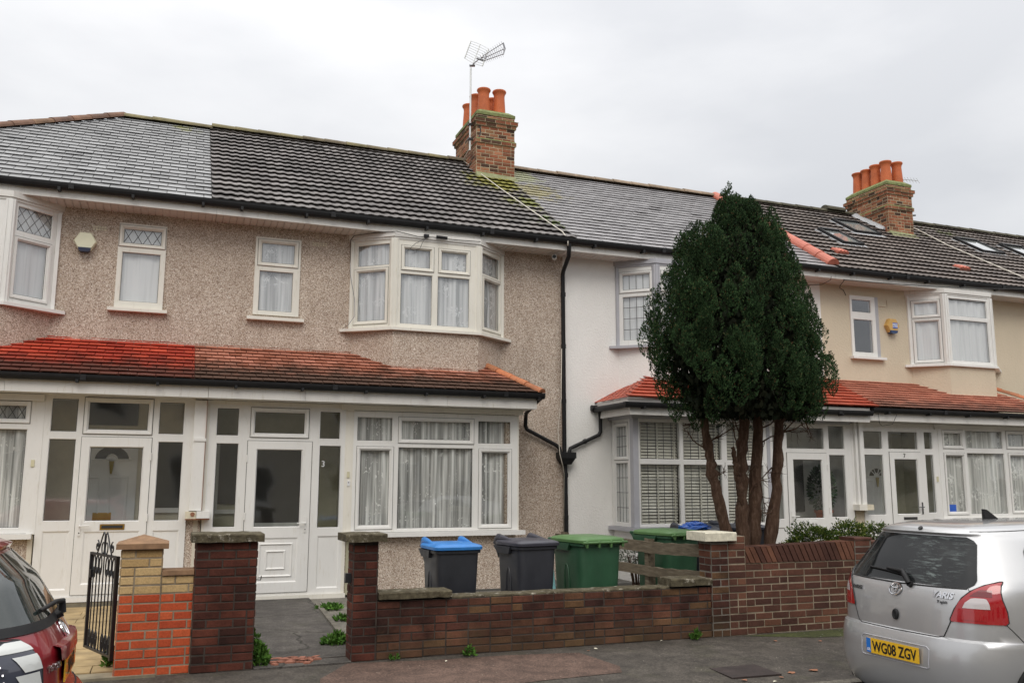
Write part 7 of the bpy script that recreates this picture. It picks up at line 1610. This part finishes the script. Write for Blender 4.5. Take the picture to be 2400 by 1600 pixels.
# red hatchback
s2 = Car('red_hatchback', 'dark red hatchback at the left edge, its wet tail towards the gate', -0.345, 5.50, -0.155, -1,
    xr=[(0.17, 0.16), (0.26, 0.05), (0.40, 0.01), (0.60, 0.0), (0.66, 0.02), (0.70, 0.072), (0.72, 0.088), (0.80, 0.097), (0.90, 0.10), (0.94, 0.103), (0.965, 0.115), (1.0, 0.135), (1.05, 0.165), (1.08, 0.18), (1.12, 0.205), (1.28, 0.30), (1.42, 0.445), (1.45, 0.43), (1.47, 0.48), (1.49, 0.70), (1.505, 1.0), (1.51, 1.2)],
    xf=s1.xf, w=[(0.17, 0.77), (0.3, 0.825), (0.5, 0.85), (0.7, 0.85), (0.9, 0.85), (1.0, 0.835), (1.06, 0.80), (1.2, 0.735), (1.40, 0.62), (1.45, 0.58), (1.48, 0.5), (1.50, 0.35), (1.51, 0.12)], n=3.3, xm=1.35)
zs2 = sorted(set([0.17, 0.2, 0.26, 0.33, 0.40, 0.5, 0.6, 0.64, 0.68, 0.70, 0.72, 0.76, 0.80, 0.86, 0.905, 0.91, 0.915, 0.925, 0.94, 0.95, 0.965, 0.98, 1.0, 1.03, 1.05, 1.08, 1.12, 1.2, 1.28, 1.35, 1.42, 1.43, 1.45, 1.46, 1.47, 1.48, 1.49, 1.497, 1.505, 1.51]))
s2.body('paint_red', zs2, [(0.66, 0.30, 0.335), (3.1, 0.30, 0.335)])
v = s2.view
mb = MB(); rowsg = []
for t in [0, 0.05, 0.12, 0.3, 0.5, 0.7, 0.88, 0.95, 1.0]:
    z = 1.095+0.315*t; half = 0.66-0.13*t; rowsg.append((z, s2.py(-half, z), s2.py(half, z)))
s2.patch(mb, rowsg, 40, 0.004, sub=2); mb.build('rear_window', MAT['car_glass_red'], s2.t, smooth=True)
mb = MB(); s2.patch(mb, [(1.052, s2.py(-0.70, 1.052), s2.py(0.70, 1.052)), (1.094, s2.py(-0.665, 1.094), s2.py(0.665, 1.094))], 40, 0.006); mb.build('window_trim', MAT['black_plastic'], s2.t, smooth=True)
LR2 = [(0.73, 0.50, 0.36), (0.80, 0.495, 0.39), (0.90, 0.505, 0.40), (0.99, 0.535, 0.38), (1.035, 0.56, 0.34)]
for sg in (1, -1):
    L1 = lamp(s2, sg, LR2, 'lamp_smoke')
    def q2(y0_, x1_, z): return (z, sg*s2.py(y0_, z), s2.px(x1_, z, sg))
    mb = MB(); s2.patch(mb, [q2(0.532, 0.36, 0.985), q2(0.538, 0.37, 1.0), q2(0.562, 0.33, 1.03)], 16, 0.012); mb.build('top_lens', MAT['lamp_white'], L1, smooth=True)
    for (za, zb) in ((0.815, 0.885), (0.895, 0.965)):
        mb = MB(); s2.patch(mb, [(za, sg*s2.py(0.508, za), sg*s2.py(0.600, za)), (zb, sg*s2.py(0.528, zb), sg*s2.py(0.635, zb))], 10, 0.012); mb.build('reversing_lens', MAT['lamp_white'], L1, smooth=True)
    mb = MB(); s2.patch(mb, [(0.775, sg*s2.py(0.508, 0.775), sg*s2.py(0.60, 0.775)), (0.80, sg*s2.py(0.51, 0.80), sg*s2.py(0.63, 0.80))], 10, 0.012); mb.build('brake_lens', MAT['lamp_red'], L1, smooth=True)
    mb = MB()
    for k in range(7): zz = 0.76+0.035*k; a = s2.P(sg*s2.py(0.66+0.004*k, zz), zz, 0.012); mb.tube([a, a+Vector((0.006, 0, 0))], 0.008, 8)
    mb.build('lamp_studs', MAT['chrome'], L1)
    mb = MB(); pts = [s2.P(sg*abs(s2.py(yi, z)), z, 0.005) for (z, yi, xo) in LR2]+[s2.P(s2.px(xo, z, sg), z, 0.005) for (z, yi, xo) in LR2[::-1]]; pts.append(pts[0]); mb.tube(pts, 0.005, 6); mb.build('lamp_seal', MAT['gasket'], L1)
s2.plate('YN14 LR', 0.0, 0.83, 0.092, blue=False)
mb = MB(); s2.patch(mb, [(0.895, s2.py(-0.34, 0.9), s2.py(0.34, 0.9)), (0.90, s2.py(-0.36, 0.9), s2.py(0.36, 0.9)), (0.938, s2.py(-0.37, 0.93), s2.py(0.37, 0.93)), (0.95, s2.py(-0.36, 0.95), s2.py(0.36, 0.95))], 30, 0.028)
for (za, zb) in ((0.895, 0.889), (0.95, 0.972)):
    w_ = 0.34 if za < 0.9 else 0.36; A = [s2.P(s2.py(-w_+2*w_*k/30, za), za, 0.028) for k in range(31)]; B = [s2.P(s2.py(-w_+2*w_*k/30, zb), zb, 0.0) for k in range(31)]
    mb.add(A+B, [(k, k+1, 32+k, 31+k) for k in range(30)])
mb.build('plate_ledge', MAT['paint_red'], s2.t, smooth=True, auto=50)
s2.emblem(0.0, 1.0, 0.062); s2.text('TOYOTA', -v*0.375, 0.86, 0.042, 'chrome', 'badge')
mb = MB(); s2.line(mb, [(0.56, 1.04), (0.575, 1.05)]); s2.line(mb, [(-0.56, 1.04), (-0.62, 1.052)]); s2.line(mb, [(0.50, 0.73), (0.47, 0.70), (0, 0.69), (-0.47, 0.70), (-0.50, 0.73)], 0.004)
for sg in (1, -1): mb.tube([s2.P(s2.px(0.30+0.04*k, 1.035+0.008*k, sg), 1.035+0.008*k, 0.001) for k in range(7)], 0.003, 6)
mb.build('panel_gap', MAT['gasket'], s2.t)
mb = MB(); w0_ = s2.P(s2.py(0.0, 1.07), 1.07, 0.035); mb.tube([s2.P(0, 1.07, -0.01), w0_], 0.021, 12); mb.tube([w0_, s2.P(0.0, 1.115, 0.062), s2.P(s2.py(-v*0.10, 1.13), 1.13, 0.05), s2.P(s2.py(-v*0.33, 1.13), 1.13, 0.02)], [0.020, 0.018, 0.013, 0.009], 10); mb.build('rear_wiper', MAT['black_plastic'], s2.t, smooth=True, auto=50)
mb = MB(); s2.patch(mb, [(0.17, s2.py(-0.7, 0.2), s2.py(0.7, 0.2)), (0.36, s2.py(-0.72, 0.36), s2.py(0.72, 0.36))], 30, 0.006); mb.build('bumper_trim', MAT['chrome_dark'], s2.t, smooth=True)
mb = MB()
for sg in (1, -1): s2.patch(mb, [(1.10, s2.px(0.55, 1.10, sg), s2.px(1.34, 1.10, sg)), (1.37, s2.px(0.72, 1.37, sg), s2.px(1.34, 1.37, sg))], 12, 0.004)
mb.build('side_window', MAT['car_glass_red'], s2.t, smooth=True)
mb = MB(); mb.box(-3.9, -0.46, 4.9, 6.1, -0.03, 0.06); mb.build('underbody', MAT['liner'], s2.t)

# ------------------------------------------------------------------ houses across the street (only mirrored in glass)
oh = thing('terrace_row', 'row of pale houses across the street, mirrored faintly in the porch glass', 'houses', (3, -9.5, 0))
mb = MB(); mb.box(-30, 40, -18, -9.5, -0.2, 5.5, 0)
mb.add([(-30, -9.1, 5.45), (40, -9.1, 5.45), (40, -13.5, 8.2), (-30, -13.5, 8.2), (-30, -18, 5.45), (40, -18, 5.45)], [(0, 1, 2, 3), (3, 2, 5, 4), (0, 3, 4), (1, 5, 2)], 1)
x = -29
while x < 39: mb.prism([(x+0.6, -9.5), (x+1.1, -8.9), (x+2.7, -8.9), (x+3.2, -9.5)], -0.1, 5.3, 0); x += 5.6
mb.build('wall', [MAT['inner_cream'], MAT['tile_brown_far']], oh)
mb = MB(); x = -29
while x < 39:
    for z0, z1 in ((1.0, 2.5), (4.0, 5.2)):
        mb.box(x+1.2, x+2.6, -8.9, -8.88, z0, z1, 0); mb.box(x+1.27, x+1.86, -8.879, -8.87, z0+0.08, z1-0.08, 1); mb.box(x+1.94, x+2.53, -8.879, -8.87, z0+0.08, z1-0.08, 1)
    mb.box(x+4.0, x+4.9, -9.49, -9.46, 4.1, 5.2, 0); mb.box(x+4.07, x+4.83, -9.459, -9.45, 4.18, 5.12, 1); mb.box(x+3.7, x+4.9, -9.49, -9.46, 0.0, 2.3, 0); mb.box(x+3.8, x+4.8, -9.459, -9.45, 0.9, 2.2, 1); x += 5.6
mb.build('window', [MAT['upvc'], MAT['inner_dark']], oh)
